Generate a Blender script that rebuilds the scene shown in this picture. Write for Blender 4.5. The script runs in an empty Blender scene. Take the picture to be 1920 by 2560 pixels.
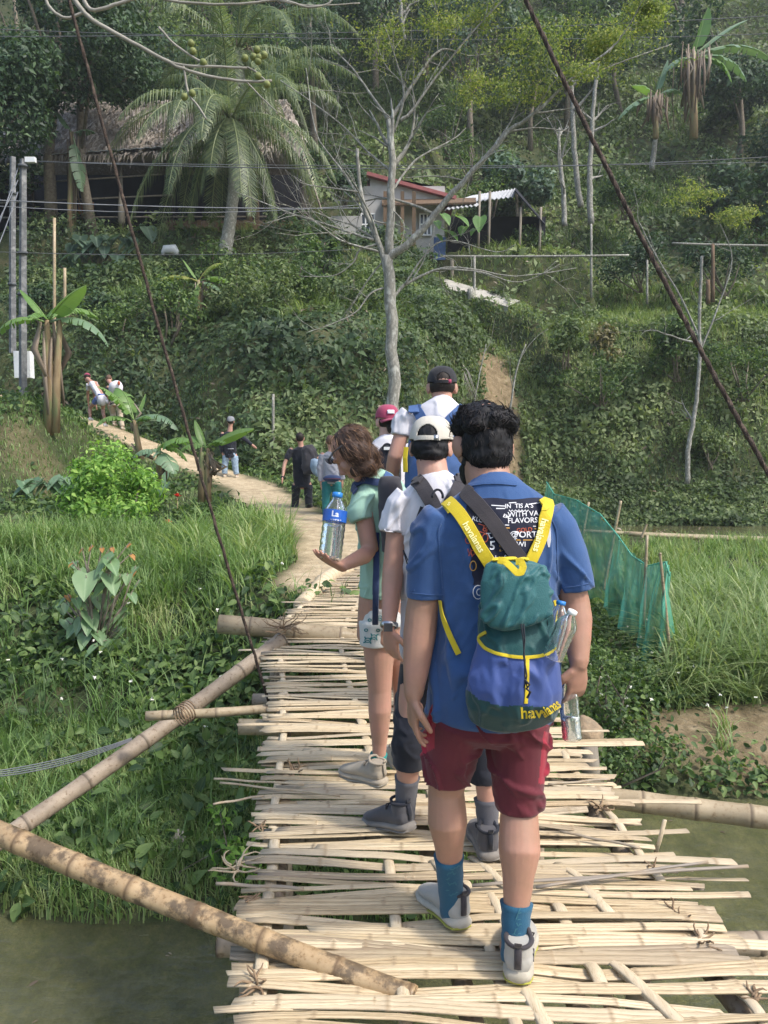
import bpy, bmesh, math, random
import numpy as np
from mathutils import Vector, Matrix, noise, Euler
from mathutils.bvhtree import BVHTree

sc = bpy.context.scene
COL = sc.collection
R = math.radians

# ------------------------------------------------------------------ camera, light, exposure
F = 1950.0; CAMZ = 1.66; PITCH = math.atan(180/F)
cam = bpy.data.cameras.new('camera'); camo = bpy.data.objects.new('camera', cam)
COL.objects.link(camo); sc.camera = camo
camo.location = (0, 0, CAMZ); camo.rotation_euler = (R(90)-PITCH, 0, 0)
cam.sensor_fit = 'VERTICAL'; cam.sensor_height = 36; cam.lens = F/2560*36
cam.clip_start = 0.05; cam.clip_end = 600

SUN_EL, SUN_AZ = 52, 118          # azimuth clockwise from +Y (view direction): right and a little behind
world = bpy.data.worlds.new('World'); sc.world = world; world.use_nodes = True
wn = world.node_tree.nodes; wl = world.node_tree.links
sky = wn.new('ShaderNodeTexSky'); sky.sky_type = 'NISHITA'; sky.sun_disc = False
sky.sun_elevation = R(SUN_EL); sky.sun_rotation = R(SUN_AZ); sky.dust_density = 3.0; sky.air_density = 1.2
wl.new(sky.outputs[0], wn['Background'].inputs[0]); wn['Background'].inputs[1].default_value = 0.15
sl = bpy.data.lights.new('sun', 'SUN'); so = bpy.data.objects.new('sun', sl); COL.objects.link(so)
sl.energy = 2.15; sl.angle = R(5.0); sl.color = (1.0, 0.95, 0.87)
_d = Vector((math.sin(R(SUN_AZ))*math.cos(R(SUN_EL)), math.cos(R(SUN_AZ))*math.cos(R(SUN_EL)), math.sin(R(SUN_EL))))
so.rotation_euler = _d.to_track_quat('Z', 'Y').to_euler(); so.location = (8, -8, 20)
sc.view_settings.view_transform = 'Standard'; sc.view_settings.look = 'None'
sc.view_settings.gamma = 1.0; sc.view_settings.use_curve_mapping = False
sc.view_settings.exposure = 0.93
sc.render.engine = 'CYCLES'
try:
    sc.cycles.max_bounces = 8; sc.cycles.diffuse_bounces = 3; sc.cycles.glossy_bounces = 3
    sc.cycles.transmission_bounces = 8; sc.cycles.transparent_max_bounces = 24
    sc.cycles.volume_bounces = 1; sc.cycles.use_denoising = True
except Exception:
    pass

_fw = Vector((0, math.cos(PITCH), -math.sin(PITCH))); _up = Vector((0, math.sin(PITCH), math.cos(PITCH)))
def ray(px, py):
    return _fw + Vector((1, 0, 0))*((px-960)/F) + _up*((1280-py)/F)
def P(px, py, Y):
    """point at distance Y along the ground axis that stands at this place of the photograph"""
    d = ray(px, py); return Vector((0, 0, CAMZ)) + d*(Y/d.y)
def G(px, py, z):
    d = ray(px, py); return Vector((0, 0, CAMZ)) + d*((z-CAMZ)/d.z)

# ------------------------------------------------------------------ mesh building
class MB:
    def __init__(s):
        s.v = []; s.f = []; s.d = []; s.n = 0; s.m = []
    def add(s, verts, faces, data=None, mi=0):
        o = s.n; verts = [tuple(v) for v in verts]
        s.v += verts; s.n += len(verts)
        s.f += [tuple(i+o for i in f) for f in faces]; s.m += [mi]*len(faces)
        if data is None: data = [(0, 0, .5, 0)]*len(verts)
        elif isinstance(data, tuple): data = [data]*len(verts)
        s.d += list(data)
        return s
    def rings(s, rings, cap=True, data=None, mi=0, closed=True):
        n = len(rings[0]); vs = []; fs = []; ds = []
        for k, r in enumerate(rings):
            vs += list(r)
            if data is not None: ds += [data[k]]*n if not isinstance(data, tuple) else [data]*n
        for k in range(len(rings)-1):
            for i in range(n if closed else n-1):
                j = (i+1) % n
                fs.append((k*n+i, k*n+j, (k+1)*n+j, (k+1)*n+i))
        if cap:
            fs.append(tuple(reversed(range(n)))); fs.append(tuple((len(rings)-1)*n+i for i in range(n)))
        return s.add(vs, fs, ds or None, mi)
    def tube(s, pts, rad, n=8, round_ends=False, up=None, flat=1.0, data=None, mi=0, cap=True, tint=.5):
        pts = [Vector(p) for p in pts]
        if not hasattr(rad, '__len__'): rad = [rad]*len(pts)
        rad = list(rad)
        if round_ends:
            t0 = (pts[0]-pts[1]).normalized(); t1 = (pts[-1]-pts[-2]).normalized()
            a0, a1, r0, r1 = pts[0], pts[-1], rad[0], rad[-1]
            f0 = r0 if not isinstance(r0, tuple) else min(r0); f1 = r1 if not isinstance(r1, tuple) else min(r1)
            sc_ = lambda r, k: r*k if not isinstance(r, tuple) else (r[0]*k, r[1]*k)
            pts = [a0+t0*f0*.98, a0+t0*f0*.75] + pts + [a1+t1*f1*.75, a1+t1*f1*.98]
            rad = [sc_(r0, .25), sc_(r0, .68)] + rad + [sc_(r1, .68), sc_(r1, .25)]
        rings = []; U = None; L = 0; dd = []
        for k, p in enumerate(pts):
            t = (pts[min(k+1, len(pts)-1)] - pts[max(k-1, 0)])
            t = t.normalized() if t.length > 1e-9 else Vector((0, 0, 1))
            if U is None:
                U = Vector(up) if up is not None else (Vector((0, 0, 1)) if abs(t.z) < .9 else Vector((0, 1, 0)))
            U = (U - t*U.dot(t));
            U = U.normalized() if U.length > 1e-6 else t.orthogonal().normalized()
            V = t.cross(U)
            r = rad[k]; ra, rb = r if isinstance(r, tuple) else (r, r*flat)
            rings.append([p + V*(math.cos(2*math.pi*i/n)*ra) + U*(math.sin(2*math.pi*i/n)*rb) for i in range(n)])
            if k: L += (pts[k]-pts[k-1]).length
            dd.append((L, 0, tint, 0))
        return s.rings(rings, cap, data if data is not None else dd, mi)
    def ell(s, c, r, M=None, nu=16, nv=10, mi=0, data=None):
        c = Vector(c); vs = []; fs = []
        for j in range(1, nv):
            th = math.pi*j/nv
            for i in range(nu):
                a = 2*math.pi*i/nu
                v = Vector((r[0]*math.sin(th)*math.cos(a), r[1]*math.sin(th)*math.sin(a), r[2]*math.cos(th)))
                vs.append(c + (M @ v if M else v))
        for e in (1, -1):
            v = Vector((0, 0, r[2]*e)); vs.append(c + (M @ v if M else v))
        T = (nv-1)*nu
        for j in range(nv-2):
            for i in range(nu):
                k = (i+1) % nu; fs.append((j*nu+i, (j+1)*nu+i, (j+1)*nu+k, j*nu+k))
        for i in range(nu):
            k = (i+1) % nu; fs.append((T, i, k)); fs.append((T+1, (nv-2)*nu+k, (nv-2)*nu+i))
        return s.add(vs, fs, data, mi)
    def box(s, c, h, M=None, mi=0, data=None):
        c = Vector(c); vs = []
        for x in (-1, 1):
            for y in (-1, 1):
                for z in (-1, 1):
                    v = Vector((x*h[0], y*h[1], z*h[2])); vs.append(c + (M @ v if M else v))
        return s.add(vs, [(0, 1, 3, 2), (4, 6, 7, 5), (0, 4, 5, 1), (2, 3, 7, 6), (0, 2, 6, 4), (1, 5, 7, 3)], data, mi)
    def xform(s, M, start=0):
        s.v[start:] = [tuple(M @ Vector(v)) for v in s.v[start:]]
    def mesh(s, name, mats, smooth=True):
        me = bpy.data.meshes.new(name); me.from_pydata(s.v, [], s.f)
        a = me.attributes.new('data', 'FLOAT_COLOR', 'POINT'); a.data.foreach_set('color', np.array(s.d, dtype=np.float32).ravel())
        if not isinstance(mats, (list, tuple)): mats = [mats]
        for m in mats: me.materials.append(m)
        if len(mats) > 1: me.polygons.foreach_set('material_index', np.array(s.m, dtype=np.int32))
        me.polygons.foreach_set('use_smooth', np.full(len(me.polygons), bool(smooth)))
        me.update(); return me
    def obj(s, name, mats, parent=None, smooth=True):
        return put(name, s.mesh(name, mats, smooth), parent)

def put(name, me, parent=None):
    o = bpy.data.objects.new(name, me); COL.objects.link(o)
    if parent is not None:
        o.parent = parent; o.matrix_parent_inverse = world_of(parent).inverted()
    return o
def world_of(o):
    M = o.matrix_basis.copy()
    if o.parent: M = world_of(o.parent) @ o.matrix_parent_inverse @ M
    return M
def thing(name, label, cat, loc=(0, 0, 0), group=None, rz=0):
    o = bpy.data.objects.new(name, None); COL.objects.link(o); o.location = loc; o.rotation_euler.z = rz
    o.empty_display_size = .1
    return tag(o, label, cat, group)
def tag(o, label=None, cat=None, group=None, kind=None):
    if label: o['label'] = label
    if cat: o['category'] = cat
    if group: o['group'] = group
    if kind: o['kind'] = kind
    return o
def np_mesh(name, V, Fq, data, mat, kind=None, parent=None, smooth=True):
    """fast mesh from arrays; Fq (n,4) quads; data (nv,4)"""
    me = bpy.data.meshes.new(name); nv, nf = len(V), len(Fq); k = Fq.shape[1]
    me.vertices.add(nv); me.vertices.foreach_set('co', np.asarray(V, np.float32).ravel())
    me.loops.add(nf*k); me.loops.foreach_set('vertex_index', np.asarray(Fq, np.int32).ravel())
    me.polygons.add(nf); me.polygons.foreach_set('loop_start', np.arange(0, nf*k, k, dtype=np.int32))
    me.polygons.foreach_set('use_smooth', np.full(nf, smooth))
    me.update(calc_edges=True)
    a = me.attributes.new('data', 'FLOAT_COLOR', 'POINT'); a.data.foreach_set('color', np.asarray(data, np.float32).ravel())
    me.materials.append(mat)
    o = put(name, me, parent)
    if kind: o['kind'] = kind
    return o
def copy_tree(o, parent=None):
    c = o.copy(); COL.objects.link(c)
    if parent is not None:
        c.parent = parent; c.matrix_parent_inverse = o.matrix_parent_inverse.copy()
    for ch in list(o.children):
        copy_tree(ch, c)
    return c

def solid(mb, voxel, smooth=3, fac=.5):
    """voxel union of the closed shapes in mb -> mesh (no object)"""
    me = bpy.data.meshes.new('tmp'); me.from_pydata(mb.v, [], mb.f); me.update()
    o = bpy.data.objects.new('tmp', me); COL.objects.link(o)
    m = o.modifiers.new('r', 'REMESH'); m.mode = 'VOXEL'; m.voxel_size = voxel; m.use_smooth_shade = True
    if smooth:
        s = o.modifiers.new('s', 'SMOOTH'); s.factor = fac; s.iterations = smooth
    bpy.context.view_layer.update(); dg = bpy.context.evaluated_depsgraph_get()
    out = bpy.data.meshes.new_from_object(o.evaluated_get(dg))
    bpy.data.objects.remove(o); bpy.data.meshes.remove(me)
    return out
def co(me):
    a = np.empty(len(me.vertices)*3, np.float32); me.vertices.foreach_get('co', a); return a.reshape(-1, 3)
def nrm(me):
    a = np.empty(len(me.vertices)*3, np.float32); me.vertices.foreach_get('normal', a); return a.reshape(-1, 3)
def setco(me, a):
    me.vertices.foreach_set('co', np.asarray(a, np.float32).ravel()); me.update()
def finish(me, name, mats, parent=None, matfn=None):
    me.name = name; me.materials.clear()
    if not isinstance(mats, (list, tuple)): mats = [mats]
    for m in mats: me.materials.append(m)
    n = len(me.polygons); me.polygons.foreach_set('use_smooth', np.full(n, True))
    if matfn is not None:
        c = np.empty(n*3, np.float32); me.polygons.foreach_get('center', c)
        me.polygons.foreach_set('material_index', matfn(c.reshape(-1, 3)).astype(np.int32))
    else: me.polygons.foreach_set('material_index', np.zeros(n, np.int32))
    me.update(); return put(name, me, parent)
def bvh(me): return BVHTree.FromPolygons([v.co.copy() for v in me.vertices], [tuple(p.vertices) for p in me.polygons])

# numpy value noise
_rs = np.random.RandomState(7); _T = _rs.rand(64, 64, 64).astype(np.float32)
def vnoise(p, s=1.0, o=0.0):
    q = np.asarray(p, np.float64)*s + o + 1000; i = np.floor(q).astype(int); f = q-i; f = f*f*(3-2*f)
    r = 0
    for a in (0, 1):
        for b in (0, 1):
            for c in (0, 1):
                w = (f[:, 0] if a else 1-f[:, 0])*(f[:, 1] if b else 1-f[:, 1])*(f[:, 2] if c else 1-f[:, 2])
                r = r + w*_T[(i[:, 0]+a) % 64, (i[:, 1]+b) % 64, (i[:, 2]+c) % 64]
    return r
def fnoise(p, s=1.0, oct=3, o=0.0):
    r = 0; a = .5; t = 0
    for k in range(oct):
        r = r + a*vnoise(p, s*2**k, o+k*17.3); t += a; a *= .5
    return r/t
def sstep(a, b, x):
    t = np.clip((x-a)/(b-a), 0, 1); return t*t*(3-2*t)

# ------------------------------------------------------------------ materials
def nodes(name):
    m = bpy.data.materials.new(name); m.use_nodes = True
    nt = m.node_tree; b = nt.nodes['Principled BSDF']; return m, nt, b
def ramp(nt, fac, stops):
    r = nt.nodes.new('ShaderNodeValToRGB'); nt.links.new(fac, r.inputs[0])
    e = r.color_ramp.elements
    e[0].position, e[0].color = stops[0][0], (*stops[0][1], 1); e[1].position, e[1].color = stops[-1][0], (*stops[-1][1], 1)
    for p, c in stops[1:-1]:
        x = e.new(p); x.color = (*c, 1)
    return r.outputs[0]
def nz(nt, scale, detail=4, rough=.55, coord='Object', stretch=None):
    tc = nt.nodes.new('ShaderNodeTexCoord'); n = nt.nodes.new('ShaderNodeTexNoise')
    n.inputs['Scale'].default_value = scale; n.inputs['Detail'].default_value = detail; n.inputs['Roughness'].default_value = rough
    v = tc.outputs[coord]
    if stretch:
        mp = nt.nodes.new('ShaderNodeMapping'); mp.inputs['Scale'].default_value = stretch; nt.links.new(v, mp.inputs[0]); v = mp.outputs[0]
    nt.links.new(v, n.inputs['Vector']); return n.outputs['Fac']
def mixc(nt, fac, a, b, mode='MIX'):
    m = nt.nodes.new('ShaderNodeMix'); m.data_type = 'RGBA'; m.blend_type = mode
    for s, v in ((m.inputs[0], fac), (m.inputs[6], a), (m.inputs[7], b)):
        if isinstance(v, (int, float)): s.default_value = v
        elif isinstance(v, tuple): s.default_value = (*v[:3], 1)
        else: nt.links.new(v, s)
    return m.outputs[2]
def mth(nt, op, a, b=0.0, c=None, clamp=False):
    m = nt.nodes.new('ShaderNodeMath'); m.operation = op; m.use_clamp = clamp
    for s, v in zip(m.inputs, (a, b, c) if c is not None else (a, b)):
        if isinstance(v, (int, float)): s.default_value = v
        else: nt.links.new(v, s)
    return m.outputs[0]
def attr(nt):
    a = nt.nodes.new('ShaderNodeAttribute'); a.attribute_name = 'data'
    s = nt.nodes.new('ShaderNodeSeparateColor'); nt.links.new(a.outputs['Color'], s.inputs[0])
    return s.outputs[0], s.outputs[1], s.outputs[2], a.outputs['Alpha']
def bump(nt, b, h, strength=.3, dist=.01):
    n = nt.nodes.new('ShaderNodeBump'); n.inputs['Strength'].default_value = strength; n.inputs['Distance'].default_value = dist
    nt.links.new(h, n.inputs['Height']); nt.links.new(n.outputs[0], b.inputs['Normal'])
def pm(name, c1, c2=None, scale=8, rough=.7, bmp=.2, bdist=.004, bscale=None, spec=.3, stretch=None, metal=0, c3=None, lo=.35, hi=.65):
    m, nt, b = nodes(name)
    b.inputs['Roughness'].default_value = rough; b.inputs['Specular IOR Level'].default_value = spec; b.inputs['Metallic'].default_value = metal
    c2 = c2 or tuple(x*.8 for x in c1)
    f = nz(nt, scale, 5, .6, stretch=stretch)
    stops = [(lo, c1), (hi, c2)] if c3 is None else [(lo, c1), (.5, c2), (hi, c3)]
    nt.links.new(ramp(nt, f, stops), b.inputs['Base Color'])
    if bmp: bump(nt, b, nz(nt, bscale or scale*4, 4, .6, stretch=stretch), bmp, bdist)
    return m
def leafm(name, stops, transl=.35, rough=.55, spec=.35, nscale=.8, hue=None):
    """foliage: colour runs over the leaf's own random value, varied over patches"""
    m, nt, b = nodes(name); u, v, t, w = attr(nt)
    n = nz(nt, nscale, 3, .6)
    f = mth(nt, 'ADD', mth(nt, 'MULTIPLY', t, .7), mth(nt, 'MULTIPLY', n, .45), clamp=True)
    c = ramp(nt, f, stops)
    c = mixc(nt, mth(nt, 'MULTIPLY', mth(nt, 'POWER', w, 10), .45), c, tuple(min(.6, q*1.3+.08) for q in stops[-1][1]))
    nt.links.new(c, b.inputs['Base Color']); b.inputs['Roughness'].default_value = rough; b.inputs['Specular IOR Level'].default_value = spec
    tr = nt.nodes.new('ShaderNodeBsdfTranslucent')
    nt.links.new(mixc(nt, 1.0, c, (1.25, 1.35, .6), 'MULTIPLY'), tr.inputs[0])
    mx = nt.nodes.new('ShaderNodeMixShader'); mx.inputs[0].default_value = transl
    nt.links.new(b.outputs[0], mx.inputs[1]); nt.links.new(tr.outputs[0], mx.inputs[2])
    nt.links.new(mx.outputs[0], nt.nodes['Material Output'].inputs[0]); return m

M = {}
def greens(k=1.0, y=0.0):
    return [(.15, (.020*k, .042*k, .018*k)), (.45, (.045*k+y*.4, .090*k, .030*k)), (.7, (.085*k+y, .150*k, .045*k)), (1.0, (.16*k+y, .23*k, .075*k))]
M['leaf_dark'] = leafm('leaf_dark', [(.15, (0.014, 0.032, 0.018)), (.5, (0.034, 0.069, 0.034)), (.8, (0.063, 0.115, 0.052)), (1, (0.115, 0.184, 0.081))], .25)
M['leaf_fern'] = leafm('leaf_fern', [(.12, (.022, .042, .022)), (.42, (.058, .100, .045)), (.72, (.110, .165, .065)), (1, (.22, .27, .12))], .3)
M['leaf_mid'] = leafm('leaf_mid', greens(1.12, .006), .32)
M['leaf_bright'] = leafm('leaf_bright', [(.15, (.06, .13, .03)), (.45, (.15, .30, .06)), (.75, (.26, .44, .09)), (1, (.40, .56, .15))], .42)
M['leaf_yellow'] = leafm('leaf_yellow', [(.2, (.10, .15, .04)), (.6, (.21, .27, .08)), (1, (.42, .40, .13))], .45)
M['leaf_blue'] = leafm('leaf_blue', [(.2, (.04, .075, .05)), (.6, (.09, .15, .10)), (1, (.20, .28, .20))], .3, .5)
M['leaf_olive'] = leafm('leaf_olive', [(.12, (.034, .056, .024)), (.42, (.080, .125, .045)), (.75, (.150, .205, .080)), (1, (.27, .32, .15))], .32)
M['grass'] = leafm('grass', [(.1, (.048, .094, .032)), (.45, (.120, .205, .066)), (.75, (.20, .31, .105)), (1, (.33, .37, .17))], .4, .5)
M['grass_pale'] = leafm('grass_pale', [(.1, (0.062, 0.106, 0.037)), (.5, (0.150, 0.225, 0.081)), (.8, (0.275, 0.350, 0.150)), (1, (0.475, 0.500, 0.275))], .35, .45)
M['grass_dry'] = leafm('grass_dry', [(.1, (.08, .07, .03)), (.5, (.16, .15, .07)), (1, (.34, .29, .16))], .3)
M['banana_leaf'] = leafm('banana_leaf', [(.1, (.06, .13, .03)), (.5, (.12, .24, .06)), (1, (.26, .38, .13))], .4, .38, .5)
M['banana_blue'] = leafm('banana_blue', [(.1, (.05, .11, .06)), (.5, (.12, .21, .12)), (1, (.26, .36, .22))], .3, .38, .5)
M['palm_leaf'] = leafm('palm_leaf', [(.1, (.045, .078, .042)), (.5, (.115, .165, .085)), (1, (.27, .31, .15))], .3, .4, .5)
M['big_leaf'] = leafm('big_leaf', [(.1, (.08, .14, .07)), (.5, (.15, .25, .12)), (1, (.26, .36, .20))], .3, .4, .5)
M['dead_leaf'] = leafm('dead_leaf', [(.1, (.09, .065, .045)), (.6, (.20, .15, .11)), (1, (.36, .30, .24))], .2)
M['red_leaf'] = leafm('red_leaf', [(.1, (.30, .12, .04)), (1, (.55, .28, .10))], .4)
M['straw'] = leafm('straw', [(.1, (.19, .16, .135)), (.6, (.33, .285, .245)), (1, (.50, .45, .40))], .1)
M['flower_red'] = pm('flower_red', (.65, .06, .03), (.5, .03, .02))
M['flower_yellow'] = pm('flower_yellow', (.8, .66, .06), (.8, .5, .04))
M['flower_white'] = pm('flower_white', (.75, .75, .68), (.6, .6, .5))
M['bark_pale'] = pm('bark_pale', (.34, .33, .29), (.17, .165, .145), 14, .85, .5, .01, 60, stretch=(1, 1, .45), c3=(.42, .42, .38))
M['bark_brown'] = pm('bark_brown', (.12, .10, .075), (.22, .19, .15), 10, .9, .5, .01, 50)
M['twig'] = pm('twig', (.34, .32, .28), (.22, .21, .18), 9, .8, .2)
M['pseudostem'] = pm('pseudostem', (.22, .26, .12), (.28, .21, .12), 7, .7, .3, .01, 30, stretch=(1, 1, .15), c3=(.16, .11, .06))
M['earth'] = pm('earth', (.16, .12, .075), (.09, .075, .045), 1.3, .95, .6, .05, 9, spec=.1, c3=(.20, .145, .085))
M['concrete'] = pm('concrete', (.42, .40, .36), (.33, .31, .28), 3, .9, .25, .01, 30)
M['pole_concrete'] = pm('pole_concrete', (.20, .205, .21), (.12, .125, .13), 5, .85, .4, .01, 40, c3=(.28, .28, .28))
M['wire'] = pm('wire', (.09, .10, .11), (.06, .065, .07), 3, .6, 0)
M['wire_pale'] = pm('wire_pale', (.17, .18, .20), (.12, .13, .15), 3, .6, 0)
M['rust'] = pm('rust', (.075, .050, .038), (.040, .030, .025), 30, .85, .8, .01, 120, c3=(.125, .09, .07))
M['white_paint'] = pm('white_paint', (.78, .79, .80), (.66, .67, .68), 4, .5, .05)
# ------------------------------------------------------------------ terrain
random.seed(5)
RNG = np.random.RandomState(11)
LP_Y = [-3, 0, 4.2, 4.5, 4.72, 5.35, 6.3, 7.4, 8.6, 10, 14, 18, 22, 30, 200]
LP_Z = [-1.9, -1.9, -1.75, -1.28, -1.08, -.98, -.85, -.50, -.02, .10, .19, .42, .6, 1.0, 1.0]
RP_Y = [-3, 0, 5.6, 6.4, 6.8, 7.6, 9, 12, 16, 22, 24.0, 25.0, 26.2, 26.9, 27.6, 29.5, 200]
RP_Z = [-1.9, -1.9, -1.7, -1.30, -1.08, -.95, -.9, -.95, -1.0, -1.05, -1.25, -1.7, -1.7, -1.3, -.55, .1, .1]
WATER = -1.3
PATH = [(-.55, 8.3, .16), (-.42, 9.6, .15), (-.85, 12.5, .2), (-2.1, 15.5, .31), (-3.0, 18.0, .5), (-4.1, 20.0, .72), (-6.0, 21.6, 1.3), (-8.4, 23.0, 2.05), (-11, 24.3, 2.8), (-15, 26, 3.6)]
PA = np.array(PATH)
def path_near(x, y):
    best = np.full(x.shape, 1e9); zz = np.zeros(x.shape)
    for a, b in zip(PA[:-1], PA[1:]):
        d = b[:2]-a[:2]; L = (d**2).sum()
        t = np.clip(((x-a[0])*d[0]+(y-a[1])*d[1])/L, 0, 1)
        dist = np.hypot(x-a[0]-t*d[0], y-a[1]-t*d[1]); z = a[2]+t*(b[2]-a[2])
        m = dist < best; best = np.where(m, dist, best); zz = np.where(m, z, zz)
    return best, zz
FX = [-40, -12, -9, -6.2, -4, -2, 0, 2.2, 4, 6, 9, 30]; FY = [27, 25.6, 24.6, 23.2, 21.6, 21.6, 22.5, 24.5, 27.5, 28.6, 29, 29]
# rise behind the foot line
HL_T = [0, .6, 2, 3.5, 5, 7, 10, 11.5, 17, 20, 26, 38, 60, 120]; HL_Z = [0, .8, 3.0, 4.6, 5.2, 5.7, 6.9, 8.2, 9.4, 11.3, 17, 30, 54, 90]
HR_T = [0, .5, 1.6, 2.8, 3.8, 7.5, 9, 12, 20, 34, 60, 120]; HR_Z = [0, 1.0, 3.2, 4.7, 5.2, 6.2, 7.8, 10.4, 17, 31, 57, 93]
def terrain(x, y, detail=True):
    x = np.asarray(x, float); y = np.asarray(y, float)
    p = np.stack([x, y, np.zeros_like(x)], -1).reshape(-1, 3)
    n1 = fnoise(p, .35, 3).reshape(x.shape)-.5; n2 = fnoise(p, 1.6, 3, 9.).reshape(x.shape)-.5
    edge = np.interp(y, [4, 6, 8.6, 12, 20], [1.0, 1.0, 1.6, 1.9, 3.0])
    w = sstep(edge-.5, edge+1.2, x)
    yy = y + n1*.9*sstep(3, 5, y)
    base = np.interp(yy, LP_Y, LP_Z)*(1-w) + np.interp(yy, RP_Y, RP_Z)*w
    # left mound
    mx = sstep(-6.9, -8.3, x)*sstep(15.3, 18.3, y)
    base = base + mx*(np.interp(y, [15, 18, 20, 24], [1.6, 2.2, 1.9, 1.2]))
    foot = np.interp(x, FX, FY) + n1*1.2
    t = y-foot
    wr = sstep(-4.0, 6.0, x)
    rise = np.interp(t, HL_T, HL_Z)*(1-wr) + np.interp(t, HR_T, HR_Z)*wr
    rise = rise + 1.1*sstep(5.5, 9, x)*sstep(0, 3.5, t)*(1-sstep(6, 12, t))
    h = base + np.where(t > 0, rise, 0)
    # platforms under the buildings
    for (cx, cy, rx, ry, z) in ((-10.5, 37.5, 7.5, 4.0, 10.35), (1.8, 38.8, 4.2, 2.6, 10.3), (6.6, 38.6, 2.4, 2.2, 10.2)):
        k = np.clip(np.maximum(np.abs(x-cx)/rx, np.abs(y-cy)/ry), 0, 3)
        m = 1-sstep(.95, 1.35, k); h = h*(1-m)+z*m
    # concrete lane
    lx = np.clip((x-1.0)/4.0, -.25, 1.3); ly = 36.8-lx*3.4; lz = 9.2-lx*1.9+np.clip(y-ly, -1.2, 1.2)*.4
    m = (1-sstep(.9, 2.0, np.abs(y-ly)))*sstep(-.4, .2, x)*(1-sstep(6.0, 7.0, x)); h = h*(1-m)+lz*m
    amp = .10+.35*sstep(20, 40, y)
    if detail: h = h + n2*amp*.9*(1-sstep(-1.5, -1.2, -h*0-2)*0) + n1*.25*sstep(18, 30, y)
    d, z = path_near(x, y); m = 1-sstep(.6, 1.7, d); h = h*(1-m) + z*m
    return h
def tz(x, y): return float(terrain(np.array([x]), np.array([y]))[0])

xs = np.unique(np.concatenate([np.linspace(-120, -30, 30), np.linspace(-30, -12, 60), np.linspace(-12, 12, 240), np.linspace(12, 30, 60), np.linspace(30, 120, 30)]))
ys = np.unique(np.concatenate([np.linspace(-30, 3, 14), np.linspace(3, 14, 120), np.linspace(14, 45, 220), np.linspace(45, 160, 110)]))
X, Y = np.meshgrid(xs, ys); Z = terrain(X, Y)
nx, ny = len(xs), len(ys)
idx = np.arange(nx*ny).reshape(ny, nx)
Fq = np.stack([idx[:-1, :-1], idx[:-1, 1:], idx[1:, 1:], idx[1:, :-1]], -1).reshape(-1, 4)
V = np.stack([X, Y, Z], -1).reshape(-1, 3)
D = np.zeros((len(V), 4)); pd, _ = path_near(V[:, 0], V[:, 1])
D[:, 0] = 1-sstep(.40, .85, pd+ (fnoise(V, 1.4, 3)-.5)*.7)          # trodden earth
# bare clay cut in the bank, bare mud by the water and the trampled foot of the mound
def blob(cx, cy, rx, ry): return 1-sstep(.5, 1.1, np.hypot((V[:, 0]-cx)/rx, (V[:, 1]-cy)/ry)+(fnoise(V, .9, 3, 4.)-.5)*.8)
clay = np.maximum.reduce([blob(4.2, 28.8, 1.0, 3.0), blob(3.6, 7.0, 1.5, .8)*.9, blob(-7.5, 17.0, 2.0, .8)*.3, blob(.5, 28, .6, 2)*.7])
D[:, 1] = clay
def earth_ground():
    m, nt, b = nodes('ground_earth'); u, v, t, w = attr(nt)
    n = nz(nt, 1.6, 6, .62); base = ramp(nt, n, [(.3, (.028, .040, .018)), (.5, (.055, .068, .030)), (.7, (.095, .090, .048))])
    n2 = nz(nt, 5, 6, .65)
    trod = ramp(nt, n2, [(.3, (.30, .235, .15)), (.55, (.46, .37, .245)), (.75, (.54, .45, .32))])
    clay_c = ramp(nt, n2, [(.3, (.13, .095, .055)), (.55, (.235, .18, .11)), (.75, (.33, .27, .18))])
    c = mixc(nt, v, base, clay_c)
    tc = nt.nodes.new('ShaderNodeNewGeometry'); sp = nt.nodes.new('ShaderNodeSeparateXYZ'); nt.links.new(tc.outputs['Position'], sp.inputs[0])
    bed = ramp(nt, nz(nt, 4.5, 8, .78), [(.32, (.02, .02, .008)), (.47, (.085, .08, .035)), (.58, (.17, .155, .075)), (.75, (.38, .34, .2))])
    c = mixc(nt, mth(nt, 'LESS_THAN', sp.outputs[2], WATER-.02), c, bed); c = mixc(nt, u, c, trod)
    nt.links.new(c, b.inputs['Base Color']); b.inputs['Roughness'].default_value = .95; b.inputs['Specular IOR Level'].default_value = .15
    bump(nt, b, nz(nt, 14, 6, .7), .7, .06); return m
M['ground'] = earth_ground()
g = np_mesh('ground', V, Fq, D, M['ground'], 'structure'); g['label'] = 'earth banks and wooded hillside with a trodden path'
GB = {}

def water_mat():
    m, nt, b = nodes('water')
    b.inputs['Roughness'].default_value = .03
    b.inputs['Transmission Weight'].default_value = .88; b.inputs['IOR'].default_value = 1.33
    n = nz(nt, 2.2, 3, .5); nn = nz(nt, 9, 3, .5, stretch=(1, 2.2, 1))
    bump(nt, b, mth(nt, 'ADD', n, mth(nt, 'MULTIPLY', nn, .5)), .22, .05)
    c = ramp(nt, nz(nt, 3.5, 5, .65), [(.35, (.44, .47, .24)), (.6, (.60, .61, .36))]); nt.links.new(c, b.inputs['Base Color'])
    return m
M['water'] = water_mat()
mb = MB()
gx = np.linspace(-40, 40, 5)
for i in range(4): mb.add([(gx[i], -20, WATER), (gx[i+1], -20, WATER), (gx[i+1], 33, WATER), (gx[i], 33, WATER)], [(0, 1, 2, 3)])
o = mb.obj('water', M['water'], smooth=False); tag(o, 'murky olive stream water under the bridge', kind='structure')

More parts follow.
